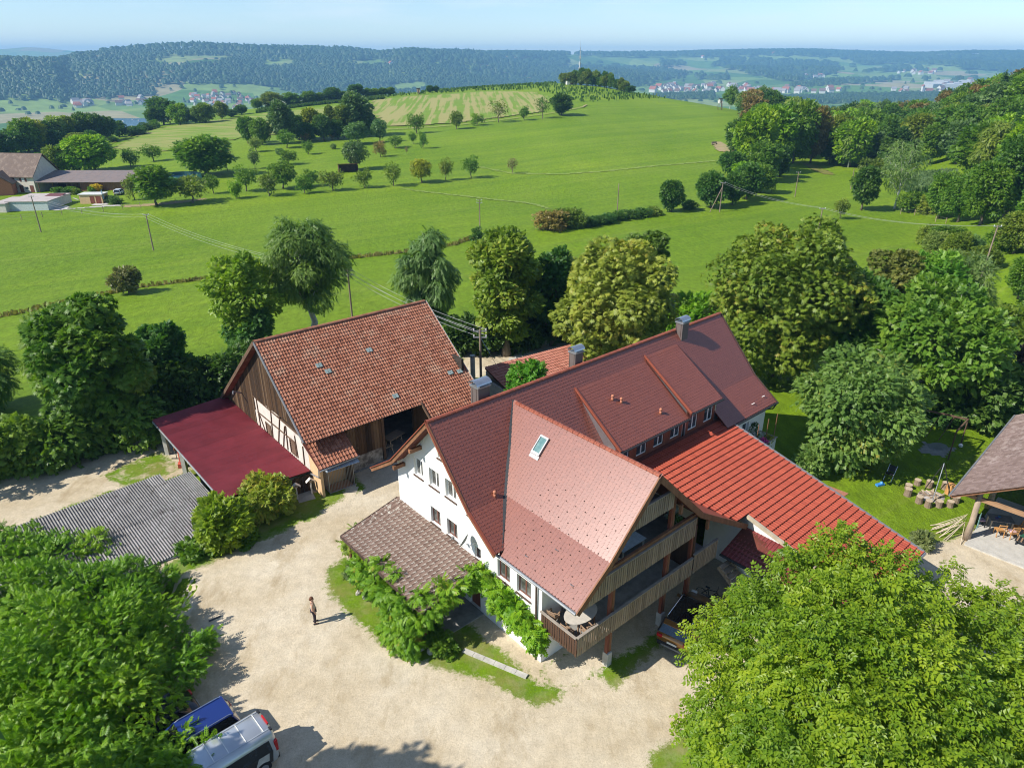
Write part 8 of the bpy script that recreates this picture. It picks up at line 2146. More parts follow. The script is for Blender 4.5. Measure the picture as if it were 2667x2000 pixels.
# ------------------------------------------------------------------ furniture on balconies and in the pavilion
M_TEAK = simple('weathered_teak', (0.30, 0.20, 0.13), 0.7, 0.25, var=0.25, scale=6.0)
M_TABLEW = simple('pale_table_top', (0.50, 0.46, 0.40), 0.6, 0.3, var=0.12, scale=4.0)
M_BLUEW = simple('blue_white_cloth', (0.55, 0.66, 0.72), 0.8, 0.2, var=0.15, scale=3.0)
M_ORANGEW = simple('honey_wood', (0.52, 0.27, 0.10), 0.55, 0.35, var=0.2, scale=6.0)
M_GREENP = simple('green_plastic', (0.03, 0.11, 0.07), 0.5, 0.4)
def chair(loc, rz, mat, label, group, slats=4, arms=False, name='chair'):
    e = empty(name, loc, rz, label, 'chair', group)
    mb = MB(); mb.box(-0.23, 0.23, -0.22, 0.22, 0.42, 0.45); mb.obj('seat', mat, e)
    for x in (-0.20, 0.20):
        mb = MB(); mb.beam((x, 0.2, 0), (x, 0.19, 0.42), 0.04, 0.04); mb.obj('leg', mat, e)
        mb = MB(); mb.beam((x, -0.24, 0), (x, -0.20, 0.45), 0.04, 0.04); mb.beam((x, -0.20, 0.45), (x, -0.30, 0.95), 0.04, 0.04); mb.obj('leg', mat, e)
        if arms:
            mb = MB(); mb.beam((x * 1.1, 0.2, 0.66), (x * 1.1, -0.25, 0.66), 0.06, 0.03); mb.beam((x * 1.05, 0.2, 0.44), (x * 1.1, 0.2, 0.66), 0.035, 0.035); mb.obj('arm', mat, e)
    b_ = empty('backrest', (0, 0, 0), parent=e)
    for k in range(slats):
        z = 0.55 + k * 0.36 / max(1, slats - 1); mb = MB(); mb.beam((-0.2, -0.215 - (z - 0.45) * 0.2, z), (0.2, -0.215 - (z - 0.45) * 0.2, z), 0.02, 0.06); mb.obj('slat', mat, b_)
    return e
def table(loc, rz, l, w, h, topm, legm, label, name='table', boards=1):
    e = empty(name, loc, rz, label, 'table')
    if boards == 1:
        mb = MB(); mb.box(-l/2, l/2, -w/2, w/2, h - 0.035, h); mb.obj('tabletop', topm, e)
    else:
        for k in range(boards):
            mb = MB(); mb.box(-l/2, l/2, -w/2 + k*w/boards + 0.006, -w/2 + (k+1)*w/boards - 0.006, h - 0.035, h); mb.obj('board', topm, e)
    for sx in (-1, 1):
        for sy in (-1, 1):
            mb = MB(); x, y = sx*(l/2 - 0.1), sy*(w/2 - 0.1); mb.box(x - 0.035, x + 0.035, y - 0.035, y + 0.035, 0, h - 0.037); mb.obj('leg', legm, e)
    return e
def rot_h(a): return HROT + a
fl1, fl2 = 2.492, 5.042
# round table and armchairs on the lower balcony corner
e = empty('round_table', house_w(1.25, 1.35, fl1), rot_h(0), 'oval pale wooden table on the lower balcony corner', 'table')
mb = MB(); vs = [(0.62 * math.cos(i * math.pi / 10), 0.95 * math.sin(i * math.pi / 10), 0.70) for i in range(20)]; mb.prism(vs, (0, 0, 0.035)); mb.obj('tabletop', M_TABLEW, e)
for sx in (-1, 1):
    for sy in (-1, 1):
        mb = MB(); mb.box(sx*0.38 - 0.03, sx*0.38 + 0.03, sy*0.55 - 0.03, sy*0.55 + 0.03, 0, 0.69); mb.obj('leg', M_TEAK, e)
for i, (a, b, r, lb) in enumerate(((0.35, 0.45, 0.3, 'brown slatted armchair nearest the white wall on the lower balcony'), (1.45, 0.30, 0.1, 'pale slatted chair by the front rail of the lower balcony'), (0.30, 1.5, -1.57, 'armchair between oval table and white wall'), (2.0, 1.0, 1.4, 'chair between oval table and the planked balcony front'))):
    chair(house_w(a, b, fl1), rot_h(r), M_TEAK, lb, 'chairs round the oval balcony table', arms=(i != 1))
table(house_w(1.2, 4.5, fl2), rot_h(math.pi / 2), 1.7, 0.95, 0.75, M_BLUEW, M_FRAMEW, 'long white table with pale cloth on the upper balcony', boards=5)
for a, b, r, lb in ((1.9, 3.3, 0.4, 'white chair at the near end of the upper balcony table'), (0.5, 4.4, -1.57, 'white chair behind the upper balcony table'), (0.5, 5.2, -1.57, 'white chair furthest along the upper balcony table')):
    chair(house_w(a, b, fl2), rot_h(r), M_FRAMEW, lb, 'chairs at the upper balcony table')
for i, (a, b, z, c, lb) in enumerate(((1.9, 2.15, fl2, (0.45, 0.12, 0.35), 'pink flowering pot on the left end of the upper balcony'), (2.0, 7.2, fl2, (0.06, 0.13, 0.03), 'green pot plant on the right end of the upper balcony'), (1.5, 7.7, fl2, (0.35, 0.4, 0.42), 'pale pot plant beside the green one on the upper balcony'))):
    e = empty('potted_plant', house_w(a, b, z), 0, lb, 'plant', 'pot plants on the upper balcony')
    mb = MB(); mb.tube([(0, 0, 0), (0, 0, 0.75)], [0.14, 0.19], 10); mb.obj('pot', M_FRAMEW if i else M_TEAK, e)
    c_ = mesh_obj('leaves', crown('pot_leaves', 300 + i, [(0, 0, 0.95, 0.28, 0.28, 0.28)], 120, t_small * 0.5, M_LEAF), e); c_.color = (*c, 1)
# flowers and pots on the small far balcony
for i, (a, b, z, s_, c, lb) in enumerate(((-2.0, 22.6, 2.2, 0.30, (0.62, 0.06, 0.42), 'bright pink flowers on the small far balcony'), (-2.0, 20.6, 2.2, 0.24, (0.35, 0.06, 0.10), 'dark red flowers at the near end of the small far balcony'), (-2.1, 23.4, 2.2, 0.28, (0.30, 0.30, 0.05), 'yellow flowers at the far end of the small balcony'),
      (-2.0, 21.3, 2.2, 0.26, (0.05, 0.12, 0.03), 'green plant at the rail of the small far balcony'), (-2.9, 22.6, 2.2, 0.35, (0.06, 0.10, 0.05), 'tall green plant against the wall of the small balcony'), (-2.4, 21.9, 2.2, 0.25, (0.20, 0.06, 0.30), 'violet flowers in the middle of the small balcony'))):
    e = empty('potted_plant', house_w(a, b, z), 0, lb, 'plant', 'pot plants on the small far balcony')
    mb = MB(); mb.tube([(0, 0, 0), (0, 0, 0.5)], [0.13, 0.17], 10); mb.obj('pot', M_BLUEW if i % 2 else M_TEAK, e)
    for j, (c2, n2) in enumerate((((0.06, 0.13, 0.03), 120), (c, 90))):
        c_ = mesh_obj('leaves' if j == 0 else 'flowers', crown('pot_leaves', 320 + i * 2 + j, [(0, 0, 0.75 + 0.1 * j + (0.5 if i == 4 else 0), s_, s_, s_ * (1 + (i == 4)))], n2, t_small * 0.5, M_LEAF), e); c_.color = (*c2, 1)
# red bicycles under the stair
def bicycle(loc, rz, label, mat):
    e = empty('bicycle', loc, rz, label, 'bicycle', 'bicycles under the outside stair')
    for x in (-0.5, 0.52):
        mb = MB(); k = 18; mb.tube([(x + 0.33 * math.cos(i * 2 * math.pi / k), 0, 0.34 + 0.33 * math.sin(i * 2 * math.pi / k)) for i in range(k + 1)], 0.022, 5); w_ = mb.obj('wheel', M_TYRE, e)
        for i in range(6):
            a = i * math.pi / 6; q = MB(); q.tube([(x - 0.31 * math.cos(a), 0, 0.34 - 0.31 * math.sin(a)), (x + 0.31 * math.cos(a), 0, 0.34 + 0.31 * math.sin(a))], 0.003, 3); q.obj('spoke', M_GREYMETAL, w_)
    mb = MB()
    for p, q in (((-0.5, 0, 0.34), (-0.05, 0, 0.30)), ((-0.05, 0, 0.30), (-0.18, 0, 0.82)), ((-0.5, 0, 0.34), (-0.16, 0, 0.76)), ((-0.05, 0, 0.30), (0.34, 0, 0.78)), ((-0.16, 0, 0.76), (0.33, 0, 0.84)), ((0.33, 0, 0.88), (0.52, 0, 0.34))): mb.tube([p, q], 0.024, 6)
    mb.obj('frame', mat, e)
    mb = MB(); mb.tube([(0.30, -0.27, 1.02), (0.36, -0.1, 1.0), (0.36, 0.1, 1.0), (0.30, 0.27, 1.02)], 0.014, 5); mb.tube([(0.33, 0, 0.86), (0.36, 0, 1.0)], 0.016, 5); mb.obj('handlebar', M_BLACKTRIM, e)
    mb = MB(); mb.box(-0.32, -0.06, -0.06, 0.06, 0.86, 0.92); mb.obj('saddle', M_BLACKTRIM, e, bevel=0.02)
M_BIKERED = paint('bike_red', (0.30, 0.02, 0.04))
bicycle(house_w(3.6, 9.75, 0.0), HROT + 0.5, 'red bicycle leaning near the foot of the outside stair', M_BIKERED)
bicycle(house_w(2.9, 9.9, 0.0), HROT + 0.2, 'dark bicycle behind the red one under the balcony', M_BLACKP)

# pavilion furniture
def pav_w(x, y, z):
    r = math.radians(-45.5); c, s = math.cos(r), math.sin(r); return (26.57 + c * x - s * y, 36.23 + s * x + c * y, z)
PR_ = math.radians(-45.5)
tb = np.array([30.5, 36.7]); 
table((30.55, 36.78, 0.11), math.radians(-15), 1.35, 0.85, 0.75, M_CONCDARK, M_PALEWOOD, 'grey topped wooden table under the pavilion roof')
for i, (x, y, r, m, lb) in enumerate(((29.55, 37.05, -1.75, M_BLACKTRIM, 'dark folding chair with pink cushion left of the pavilion table'), (29.75, 37.5, -1.9, M_BLACKTRIM, 'dark folding chair behind the one with pink cushion'), (30.1, 36.05, -0.2, M_ORANGEW, 'honey coloured folding chair at the front of the pavilion table'), (30.75, 35.8, -0.1, M_ORANGEW, 'second honey chair at the front of the pavilion table'), (31.45, 36.3, 1.4, M_ORANGEW, 'honey chair at the right end of the pavilion table'), (31.25, 35.35, 0.4, M_GREENP, 'dark green chair standing alone at the deck edge'))):
    c_ = chair((x, y, 0.11), r, m, lb, 'chairs at the pavilion table', slats=2 if m is M_BLACKTRIM else 3)
    if i in (0, 3):
        mb = MB(); mb.box(-0.2, 0.2, -0.19, 0.19, 0.452, 0.50); mb.obj('cushion', simple('pink_cushion', (0.62, 0.42, 0.50), 0.85, 0.2), c_, bevel=0.02)
for x, y, m, lb in ((30.5, 36.9, (0.08, 0.25, 0.55), 'blue bowl on the pavilion table'), (30.25, 36.75, (0.10, 0.08, 0.30), 'dark violet cup on the pavilion table')):
    e = empty('bowl', (x, y, 0.862), 0, lb, 'bowl'); mb = MB(); mb.tube([(0, 0, 0), (0, 0, 0.06)], [0.06, 0.11], 10); mb.obj('bowl', simple('bowl_' + lb[:4], m, 0.4, 0.4), e)
e = empty('grill_rack', pav_w(4.2, 2.4, 0.11), PR_, 'dark wire rack lying behind the pavilion table', 'rack')
mb = MB(); mb.box(-0.7, 0.7, -0.35, 0.35, 0.25, 0.32); mb.obj('frame', M_DARKMETAL, e)
for k in range(7):
    mb = MB(); mb.box(-0.62 + k * 0.2, -0.54 + k * 0.2, -0.33, 0.33, 0.322, 0.35); mb.obj('slat', M_TEAK, e)
for x in (-0.6, 0.6):
    mb = MB(); mb.box(x - 0.03, x + 0.03, -0.3, 0.3, 0, 0.25); mb.obj('leg', M_DARKMETAL, e)
e = empty('towel', pav_w(1.62, 0.75, 0.9), PR_, 'mint green towel hanging on the pavilion post', 'towel')
mb = MB(); n_ = 8
for k in range(n_): mb.prism([(0.02 + 0.02 * (k % 2), -0.02 + k * 0.045, 0.0 + 0.02 * (k % 3)), (0.02 + 0.02 * ((k + 1) % 2), -0.02 + (k + 1) * 0.045, 0.02), (0.0, -0.02 + (k + 1) * 0.045, 1.05), (0.0, -0.02 + k * 0.045, 1.05)], (0.012, 0, 0))
mb.obj('cloth', simple('mint_cloth', (0.34, 0.60, 0.54), 0.9, 0.1), e)
e = empty('brushwood', pav_w(0.7, 0.9, 0.0), 0, 'bundle of dry brushwood leaning on the pavilion post', 'brushwood')
for k in range(16):
    r_ = random.Random(k); a = r_.uniform(2.2, 4.2); mb = MB(); mb.tube([(math.cos(a) * r_.uniform(0.6, 1.6), math.sin(a) * r_.uniform(0.6, 1.6), 0.02), (0.35, 0.0, r_.uniform(0.7, 1.5))], [0.03, 0.012], 4); mb.obj('branch', M_PALEWOOD, e)

# fire place with log seats, tripod, trampoline, goal frame
def px_pav(x, y): return (2000 + x * 0.36171, 900 + y * 0.36171)
M_LOGTOP = simple('log_cut', (0.45, 0.36, 0.26), 0.8, 0.2, var=0.25, scale=8.0)
M_LOGSIDE = simple('log_bark', (0.24, 0.18, 0.13), 0.85, 0.2, var=0.3, scale=6.0, bmp=0.4)
labs = ['log seat at the left of the fire place', 'log seat at the lower left of the fire place', 'log seat at the foot of the metal pole', 'log seat in front of the ash heap', 'dark short log seat at the lower right of the fire place', 'pale log seat nearest the pavilion', 'log seat at the upper right of the fire place', 'log seat behind the fire pole', 'log seat furthest back in the tree shade', 'low log seat behind the left one']
for i, (x, y) in enumerate(((1003,1078),(1085,1130),(1150,1160),(1228,1158),(1308,1158),(1350,1128),(1272,1030),(1158,1018),(1073,1000),(1010,1030))):
    p = at(*px_pav(x, y)); hh = (0.55, 0.5, 0.5, 0.45, 0.42, 0.45, 0.5, 0.5, 0.4, 0.35)[i]; rr_ = 0.24 - 0.01 * (i % 3)
    e = empty('log_seat', tuple(p), i * 0.7, labs[i], 'log seat', 'log seats round the fire place')
    mb = MB(); mb.tube([(0, 0, -0.03), (0.01, 0, hh * 0.5), (0, 0, hh)], [rr_ * 1.05, rr_ * 0.97, rr_], 11, cap=False); mb.obj('bark', M_LOGSIDE, e)
    mb = MB(); mb.tube([(0, 0, hh - 0.04), (0, 0, hh + 0.004)], rr_ * 0.97, 11); mb.obj('cut_face', M_LOGTOP, e)
p = at(*px_pav(1175, 1085)); e = empty('fire_place', tuple(p), 0.3, 'pile of charred wood and ash in the fire place', 'fire place')
mb = MB(); mb.ball((0, 0, 0.0), 1.0, 14, 6, (0.95, 0.7, 0.12)); mb.obj('ash_heap', simple('ash', (0.40, 0.37, 0.35), 0.95, 0.1, var=0.3, scale=6.0, dirt=((0.08, 0.07, 0.06), 3.0, 0.52, 0.9)), e)
for k in range(18):
    r_ = random.Random(k + 50); a = r_.uniform(0, 3.14); x, y = r_.uniform(-0.6, 0.6), r_.uniform(-0.4, 0.4); l_ = r_.uniform(0.2, 0.45)
    mb = MB(); mb.tube([(x - math.cos(a) * l_, y - math.sin(a) * l_, 0.10), (x + math.cos(a) * l_, y + math.sin(a) * l_, 0.16)], 0.045, 5); mb.obj('log', M_LOGTOP if k % 2 else M_LOGSIDE, e)
e = empty('fire_tripod', tuple(at(*px_pav(1200, 1085))), 0.2, 'metal tripod standing over the fire place', 'tripod')
for a, m in ((3.9, M_ZINC), (-0.6, M_DARKMETAL), (1.6, M_DARKMETAL)):
    mb = MB(); mb.tube([(math.cos(a) * 1.0, math.sin(a) * 0.9, 0), (0, 0, 2.6)], 0.035, 6); mb.obj('leg', m, e)
e = empty('wood_block', tuple(at(*px_pav(1305, 1065))), 0.4, 'orange split log standing under the pavilion eave', 'log')
mb = MB(); mb.tube([(0, 0, 0), (0, 0, 0.75)], [0.3, 0.26], 8); mb.obj('trunk', M_ORANGEW, e)
# goal frame with slack net frame over a sand pit
fa, fb_, fc = at(*px_pav(1297, 822)), at(*px_pav(1383, 728)), at(*px_pav(1068, 655))
e = empty('goal_frame', tuple(fa), 0, 'dark rectangular pole frame standing on the shaded lawn', 'frame')
fd = fa + (fc - fb_)
cs = [Vector(q - fa) for q in (fa, fb_, fc, fd)]
for i in range(4):
    a, b = cs[i], cs[(i + 1) % 4]
    mb = MB(); mb.tube([a, a + Vector((0, 0, 2.35))], 0.05, 6); mb.obj('post', M_TIMBER, e)
    if i != 3:
        mb = MB(); mb.beam(a + Vector((0, 0, 2.35)), b + Vector((0, 0, 2.35)), 0.10, 0.12); mb.obj('beam', M_TIMBER, e)
for t in (0.3, 0.6):
    mb = MB(); q = cs[1].lerp(cs[2], t); mb.beam(q + Vector((0, 0, 2.3)), q + Vector((-0.5, 0.3, 0.1)), 0.05, 0.05); mb.obj('brace', M_TIMBER, e)
drape('sand_pit', [tuple((fa + (fc - fb_) * 0.02)[:2]), tuple((fa * 0.1 + fb_ * 0.9)[:2]), tuple((fc * 0.85 + fa * 0.15)[:2]), tuple((fd * 0.7 + fa * 0.3)[:2])], M_CONCDARK, 0.3, 0.02)
p = at(*px_pav(1225, 730)); e = empty('garden_mat', tuple(p), 0.3, 'pale round mat lying inside the dark pole frame', 'mat')
mb = MB(); mb.prism([(0.75 * math.cos(i * 0.628), 0.55 * math.sin(i * 0.628), 0.02) for i in range(10)], (0, 0, 0.06)); mb.obj('mat', M_GREYMETAL, e)
for (x, y, r_, c, lb) in ((1385, 732, 0.16, (0.72, 0.74, 0.78), 'white ball by the dark pole frame'), (1072, 1510, 0.14, (0.55, 0.68, 0.75), 'pale blue ball at the end of the red roof')):
    p = at(*px_pav(x, y)); o = MB(); o.ball((0, 0, r_), r_, 12, 8); o = o.obj('ball', simple('ball_' + lb[:5], c, 0.4, 0.4), None, tuple(p), smooth=True); tag(o, lb, 'ball')
p = at(*px_pav(806, 1006)); e = empty('toy', tuple(p), 0.3, 'blue toy lying on the lawn', 'toy'); mb = MB(); mb.box(-0.3, 0.3, -0.12, 0.12, 0, 0.14); mb.ball((0.1, 0, 0.18), 0.12, 8, 5); mb.obj('shell', simple('toy_blue', (0.05, 0.25, 0.62), 0.4, 0.4), e, bevel=0.0)
p = at(*px_pav(870, 960)); e = empty('garden_chair', tuple(p), 0.8, 'thin metal garden chair on the lawn near the apple tree', 'chair')
for s in (-0.25, 0.25):
    mb = MB(); mb.tube([(-0.4, s, 0), (0.1, s, 0.5), (0.45, s, 0.95)], 0.02, 5); mb.tube([(0.3, s, 0), (-0.2, s, 0.55)], 0.02, 5); mb.obj('leg', M_RAILM, e)
mb = MB(); mb.box(-0.25, 0.2, -0.25, 0.25, 0.46, 0.48); mb.obj('seat', M_BLACKTRIM, e)
mb = MB(); mb.beam((0.15, 0, 0.55), (0.42, 0, 0.92), 0.5, 0.02); mb.obj('backrest', M_BLACKTRIM, e)
# awning sail of red shingle colour at the wing's far side
p = np.array(house_w(1.7, 20.1, 0)); e = empty('wooden_canopy', tuple(p), HROT, 'small reddish shingle canopy beside the long red roof', 'canopy')
mb = MB(); mb.prism([(0, -0.5, 2.5), (2.4, -0.5, 2.2), (2.6, 2.0, 2.35), (0.2, 1.2, 2.7)], (0, 0, 0.06)); mb.obj('roof', tile_mat('canopy_tile', [(0.34, 0.15, 0.09), (0.44, 0.21, 0.13)], 0.7, 0.3), e)
for x, y in ((2.3, -0.3), (2.4, 1.7)):
    mb = MB(); mb.box(x - 0.05, x + 0.05, y - 0.05, y + 0.05, 0, 2.2); mb.obj('post', M_WOOD, e)
# statue at the lawn edge and wire fence behind the garden
p = at(2385, 1045); e = empty('garden_statue', tuple(p), 0, 'small pale wooden figure at the edge of the lawn', 'statue')
mb = MB(); mb.tube([(0, 0, 0), (0, 0, 0.5), (0.05, 0, 0.95)], [0.16, 0.2, 0.12], 8); mb.ball((0.05, 0, 1.1), 0.13, 8, 6); mb.obj('figure', M_PALEWOOD, e)
f0, f1 = at(2560, 965), at(2640, 985)
e = empty('wire_fence', tuple(f0), 0, 'old wire fence with grey posts above the garden bushes', 'fence')
for i in range(7):
    q = (f1 - f0) * (i / 6); mb = MB(); mb.tube([(q[0], q[1], q[2] - 0.2), (q[0], q[1], q[2] + 1.5)], 0.05, 5); mb.obj('post', M_SILVER, e)
for z in (0.4, 0.9, 1.35):
    q = f1 - f0; mb = MB(); mb.tube([(0, 0, z), tuple(q + (0, 0, z))], 0.012, 3); mb.obj('wire', M_GREYMETAL, e)
p = at(2420, 1425); e = near_tree('potted_shrub', 2398, 1425, 1385, 50, 6, 420, t_small * 0.7, (0.12, 0.15, 0.05), 'loose small shrub at the corner of the long red roof', 330, base=0.1, cat='bush')

# ------------------------------------------------------------------ poles and overhead wires
M_POLE = simple('pole_wood', (0.23, 0.18, 0.14), 0.8, 0.2, var=0.25, scale=3.0, stretch=(1, 1, 0.1))
def pole(px, py, topy, label, arms=1, h=None, lean=(0, 0), pos=None, brace=None, group='overhead line poles', r=0.13):
    p = at(px, py) if pos is None else np.array(pos)
    if h is None:
        # height so that the top reaches the given row
        lo, hi = 1.0, 25.0
        for _ in range(30):
            m = (lo + hi) / 2
            if proj(p[0], p[1], p[2] + m)[1] > topy: lo = m
            else: hi = m
        h = lo
    e = empty('power_pole', tuple(p), 0, label, 'pole', group)
    top = Vector((lean[0], lean[1], h))
    mb = MB(); mb.tube([(0, 0, -0.4), tuple(top)], [r, r * 0.7], 8); mb.obj('shaft', M_POLE, e)
    for k in range(arms):
        z = h - 0.2 - k * 0.55
        mb = MB(); mb.box(lean[0] - 0.55, lean[0] + 0.55, lean[1] - 0.05, lean[1] + 0.05, z, z + 0.1); mb.obj('crossarm', M_GREYMETAL, e)
        for x in (-0.5, 0.5):
            mb = MB(); mb.tube([(lean[0] + x, lean[1], z + 0.1), (lean[0] + x, lean[1], z + 0.28)], 0.04, 6); mb.obj('insulator', M_FRAMEW, e)
    if brace:
        mb = MB(); mb.tube([(brace[0], brace[1], -0.3), (top[0] * 0.85, top[1] * 0.85, h * 0.85)], r * 0.8, 7); mb.obj('brace', M_POLE, e)
    return [p + np.array([lean[0] + x, lean[1], h + dz]) for x, dz in ((-0.5, 0.0), (0.5, 0.0), (-0.45, -0.5), (0.45, -0.5))]
T0 = pole(107, 605, 510, 'plain leaning pole nearest the far farm garages')
T1 = pole(400, 653, 558, 'plain pole in the left meadow between farm and hedge')
T2 = pole(918, 832, 702, 'pole right behind the barn ridge', arms=2, pos=(*at(918, 832)[:2], at(918, 832)[2]))
T3 = pole(0, 0, 0, 'nearest pole standing behind the front chimney', arms=2, pos=(-2.62, 54.6, -0.2), h=7.0)
T4 = pole(1250, 598, 520, 'single pole with bundled insulators in the middle meadow', arms=2)
pole(1607, 560, 478, 'bare pole right of the middle of the meadow', arms=0)
T5 = pole(1874, 553, 475, 'braced pole at the bushes right of the ditch', arms=1, brace=(-2.2, 0.5))
pole(2070, 513, 448, 'pole on the shaded slope', arms=1)
pole(2215, 493, 440, 'thin pole at the edge of the wood', arms=0)
T6 = pole(2125, 640, 542, 'pole in the right meadow before the lone fruit tree', arms=1)
T7 = pole(2555, 722, 588, 'leaning pole at the shrubbery on the right', arms=1, lean=(0.4, 0.1))
M_WIRE = simple('wire_aluminium', (0.42, 0.42, 0.42), 0.5, 0.5, metal=0.3, var=0.02)
def wires(A, B, label, n=4, sag=0.9, r=0.016):
    e = empty('overhead_wires', tuple(A[0]), 0, label, 'wires')
    for k in range(n):
        a, b = A[k] - A[0], B[k] - A[0]; P = []
        for i in range(13):
            t = i / 12; q = a + (b - a) * t; P.append((q[0], q[1], q[2] - sag * 4 * t * (1 - t)))
        mb = MB(); mb.tube(P, r, 4, cap=False); mb.obj('wire', M_WIRE, e)
wires(T0, T1, 'thin wires from the far farm to the left meadow pole', 3, 1.2, 0.014)
wires(T1, T2, 'thin wires from the left meadow pole to the barn pole', 3, 1.4, 0.014)
wires(T2, T3, 'four wires from the barn pole to the pole behind the chimney', 4, 0.5)
wires(T5, T6, 'two wires from the braced pole across the right meadow', 2, 0.8, 0.014)
wires(T6, T7, 'two wires from the right meadow to the leaning pole', 2, 1.0, 0.014)
e = empty('stay_wire', (-2.62, 54.6, 0), 0, 'diagonal stay cable with blue sleeve of the near pole', 'cable')
mb = MB(); mb.tube([(0, 0, 6.1), (2.6, 3.2, -0.3)], 0.02, 4); mb.obj('cable', M_WIRE, e)
mb = MB(); mb.tube([(0.05, 0.06, 6.0), (0.75, 0.92, 4.3)], 0.035, 5); mb.obj('sleeve', simple('sleeve_blue', (0.20, 0.36, 0.48), 0.5, 0.4), e)
e = empty('vent_pipe', (-3.45, 57.3, -0.6), 0, 'thick pale concrete mast stump beside the near pole', 'post')
mb = MB(); mb.tube([(0, 0, -1), (0, 0, 3.9)], [0.24, 0.21], 10); mb.obj('shaft', M_CONC, e)
mb = MB(); mb.tube([(0, 0, 3.9), (0, 0, 4.0)], 0.24, 10); mb.obj('cap', M_GREYMETAL, e)

# ------------------------------------------------------------------ the neighbouring farm on the left
K1 = lambda x, y: at(x * 0.25316, 380 + y * 0.25316)
M_OLDROOF = tile_mat('old_brown_roof', [(0.15, 0.11, 0.09), (0.20, 0.15, 0.12)], 0.8, 0.2, wear=((0.26, 0.20, 0.16), 0.8, 0.5, 0.6))
def gable_house(name, p, rz, L, D, eave, ridge, label, wm, rm, cat='house', over=0.5):
    e = empty(name, tuple(p), rz, label, cat)
    mb = MB(); mb.box(-L, 0, 0, 0.3, -1, eave); mb.box(-L, 0, D - 0.3, D, -1, eave); mb.box(-L, -L + 0.3, 0.3, D - 0.3, -1, eave)
    mb.prism([(0, 0.3, -1), (0, D - 0.3, -1), (0, D - 0.3, eave), (0, D / 2, ridge - 0.3), (0, 0.3, eave)], (-0.3, 0, 0)); mb.obj('wall', wm, e)
    for y0, y1 in ((-over, D / 2), (D + over, D / 2)):
        mb = MB(); z0 = eave - over * (ridge - eave) / (D / 2); mb.prism([(-L - 0.4, y0, z0), (0.4, y0, z0), (0.4, y1, ridge), (-L - 0.4, y1, ridge)], (0, 0, 0.18)); mb.obj('roof', rm, e)
    return e
fh = gable_house('farm_house', K1(378, 482), math.radians(-7), 17, 10.5, 4.5, 9.6, 'old white farmhouse with brown roof at the left edge of the photo', M_LIME, M_OLDROOF)
for x0, x1, z0, z1, m in ((-7.2, -5.7, 2.0, 3.9, M_FRAMEB), (-4.2, -3.6, 2.9, 3.9, M_FRAMEB), (-3.5, -2.7, 2.9, 3.9, M_FRAMEW), (-2.6, -2.0, 2.9, 3.9, M_FRAMEB), (-8.0, -7.0, 0.0, 1.9, M_FRAMEB), (-4.7, -3.6, 0.0, 1.9, M_FRAMEB), (-1.6, -0.5, 0.0, 1.9, M_FRAMEB), (-6.3, -5.5, 0.9, 1.5, M_GLASSB), (-3.0, -2.2, 0.9, 1.5, M_GLASSB)):
    mb = MB(); mb.box(x0, x1, -0.05, -0.004, z0, z1); mb.obj('window' if z0 > 0.5 else 'door', m, fh)
mb = MB(); mb.box(-7.6, -5.3, -0.9, -0.01, 1.85, 1.98); mb.obj('balcony', M_WOOD, fh)
gable_house('brick_barn', K1(-120, 520), math.radians(-70), 9, 6, 3.2, 5.6, 'orange brick gable building in front of the old white farmhouse', simple('orange_brick', (0.42, 0.16, 0.09), 0.85, 0.2, var=0.15), M_OLDROOF)
# long shed with open left bay
ls = empty('long_shed', tuple(K1(395, 482)), math.radians(1.0), 'long low shed with brown plank wall and grey red striped roof beside the old farmhouse', 'shed')
m, n_, l_, b_ = newmat('striped_roof'); f_ = noise(n_, l_, 0.6, 4.0, stretch=(1.0, 6.0, 1.0)); l_.new(ramp(n_, l_, f_, [(0.35, (0.12, 0.115, 0.12)), (0.5, (0.21, 0.155, 0.135)), (0.65, (0.16, 0.15, 0.155))]), b_.inputs['Base Color']); b_.inputs['Roughness'].default_value = 0.7
for k in range(20):
    mb = MB(); mb.prism([(k * 1.5, -0.5, 2.75 + 0.01 * (k % 2)), (k * 1.5 + 1.49, -0.5, 2.75 + 0.01 * (k % 2)), (k * 1.5 + 1.49, 9.0, 4.6 + 0.01 * (k % 2)), (k * 1.5, 9.0, 4.6 + 0.01 * (k % 2))], (0, 0, 0.1)); mb.obj('roof_sheet', m, ls)
rr = random.Random(2)
for k in range(44):
    mb = MB(); mb.box(8.2 + k * 0.4, 8.2 + k * 0.4 + 0.385, 0.3 + rr.uniform(0, 0.02), 0.36, 0.1, 2.7); mb.obj('plank', M_WOOD if k > 8 else M_BARNPLANK, ls)
mb = MB(); mb.box(8.2, 29.8, 0.37, 0.5, -0.5, 2.7); mb.box(29.5, 29.8, 0.5, 8.8, -0.5, 3.0); mb.box(0, 29.8, 8.8, 9.0, -0.5, 4.5); mb.obj('wall', M_BARNPLANK2, ls)
for x in (0.3, 4.2, 8.0):
    mb = MB(); mb.box(x, x + 0.2, 0.2, 0.4, -0.3, 2.7); mb.obj('post', M_TIMBER, ls)
def flat_box(name, p, rz, w, d, h, label, wm, rm, cat, over=0.2):
    e = empty(name, tuple(p), rz, label, cat)
    mb = MB(); mb.box(0, w, 0, d, -1.0, h); mb.obj('wall', wm, e)
    mb = MB(); mb.box(-over, w + over, -over, d + over, h + 0.004, h + 0.16); mb.obj('roof', rm, e)
    return e
M_FLAT = simple('pale_flat_roof', (0.42, 0.37, 0.35), 0.85, 0.2, var=0.12, scale=0.5)
g1 = flat_box('garage', K1(85, 675), math.radians(3), 9.6, 11.0, 2.2, 'low pale garage with wide flat roof at the near corner of the farm', simple('pale_garage_wall', (0.50, 0.54, 0.55), 0.85, 0.2), M_FLAT, 'garage')
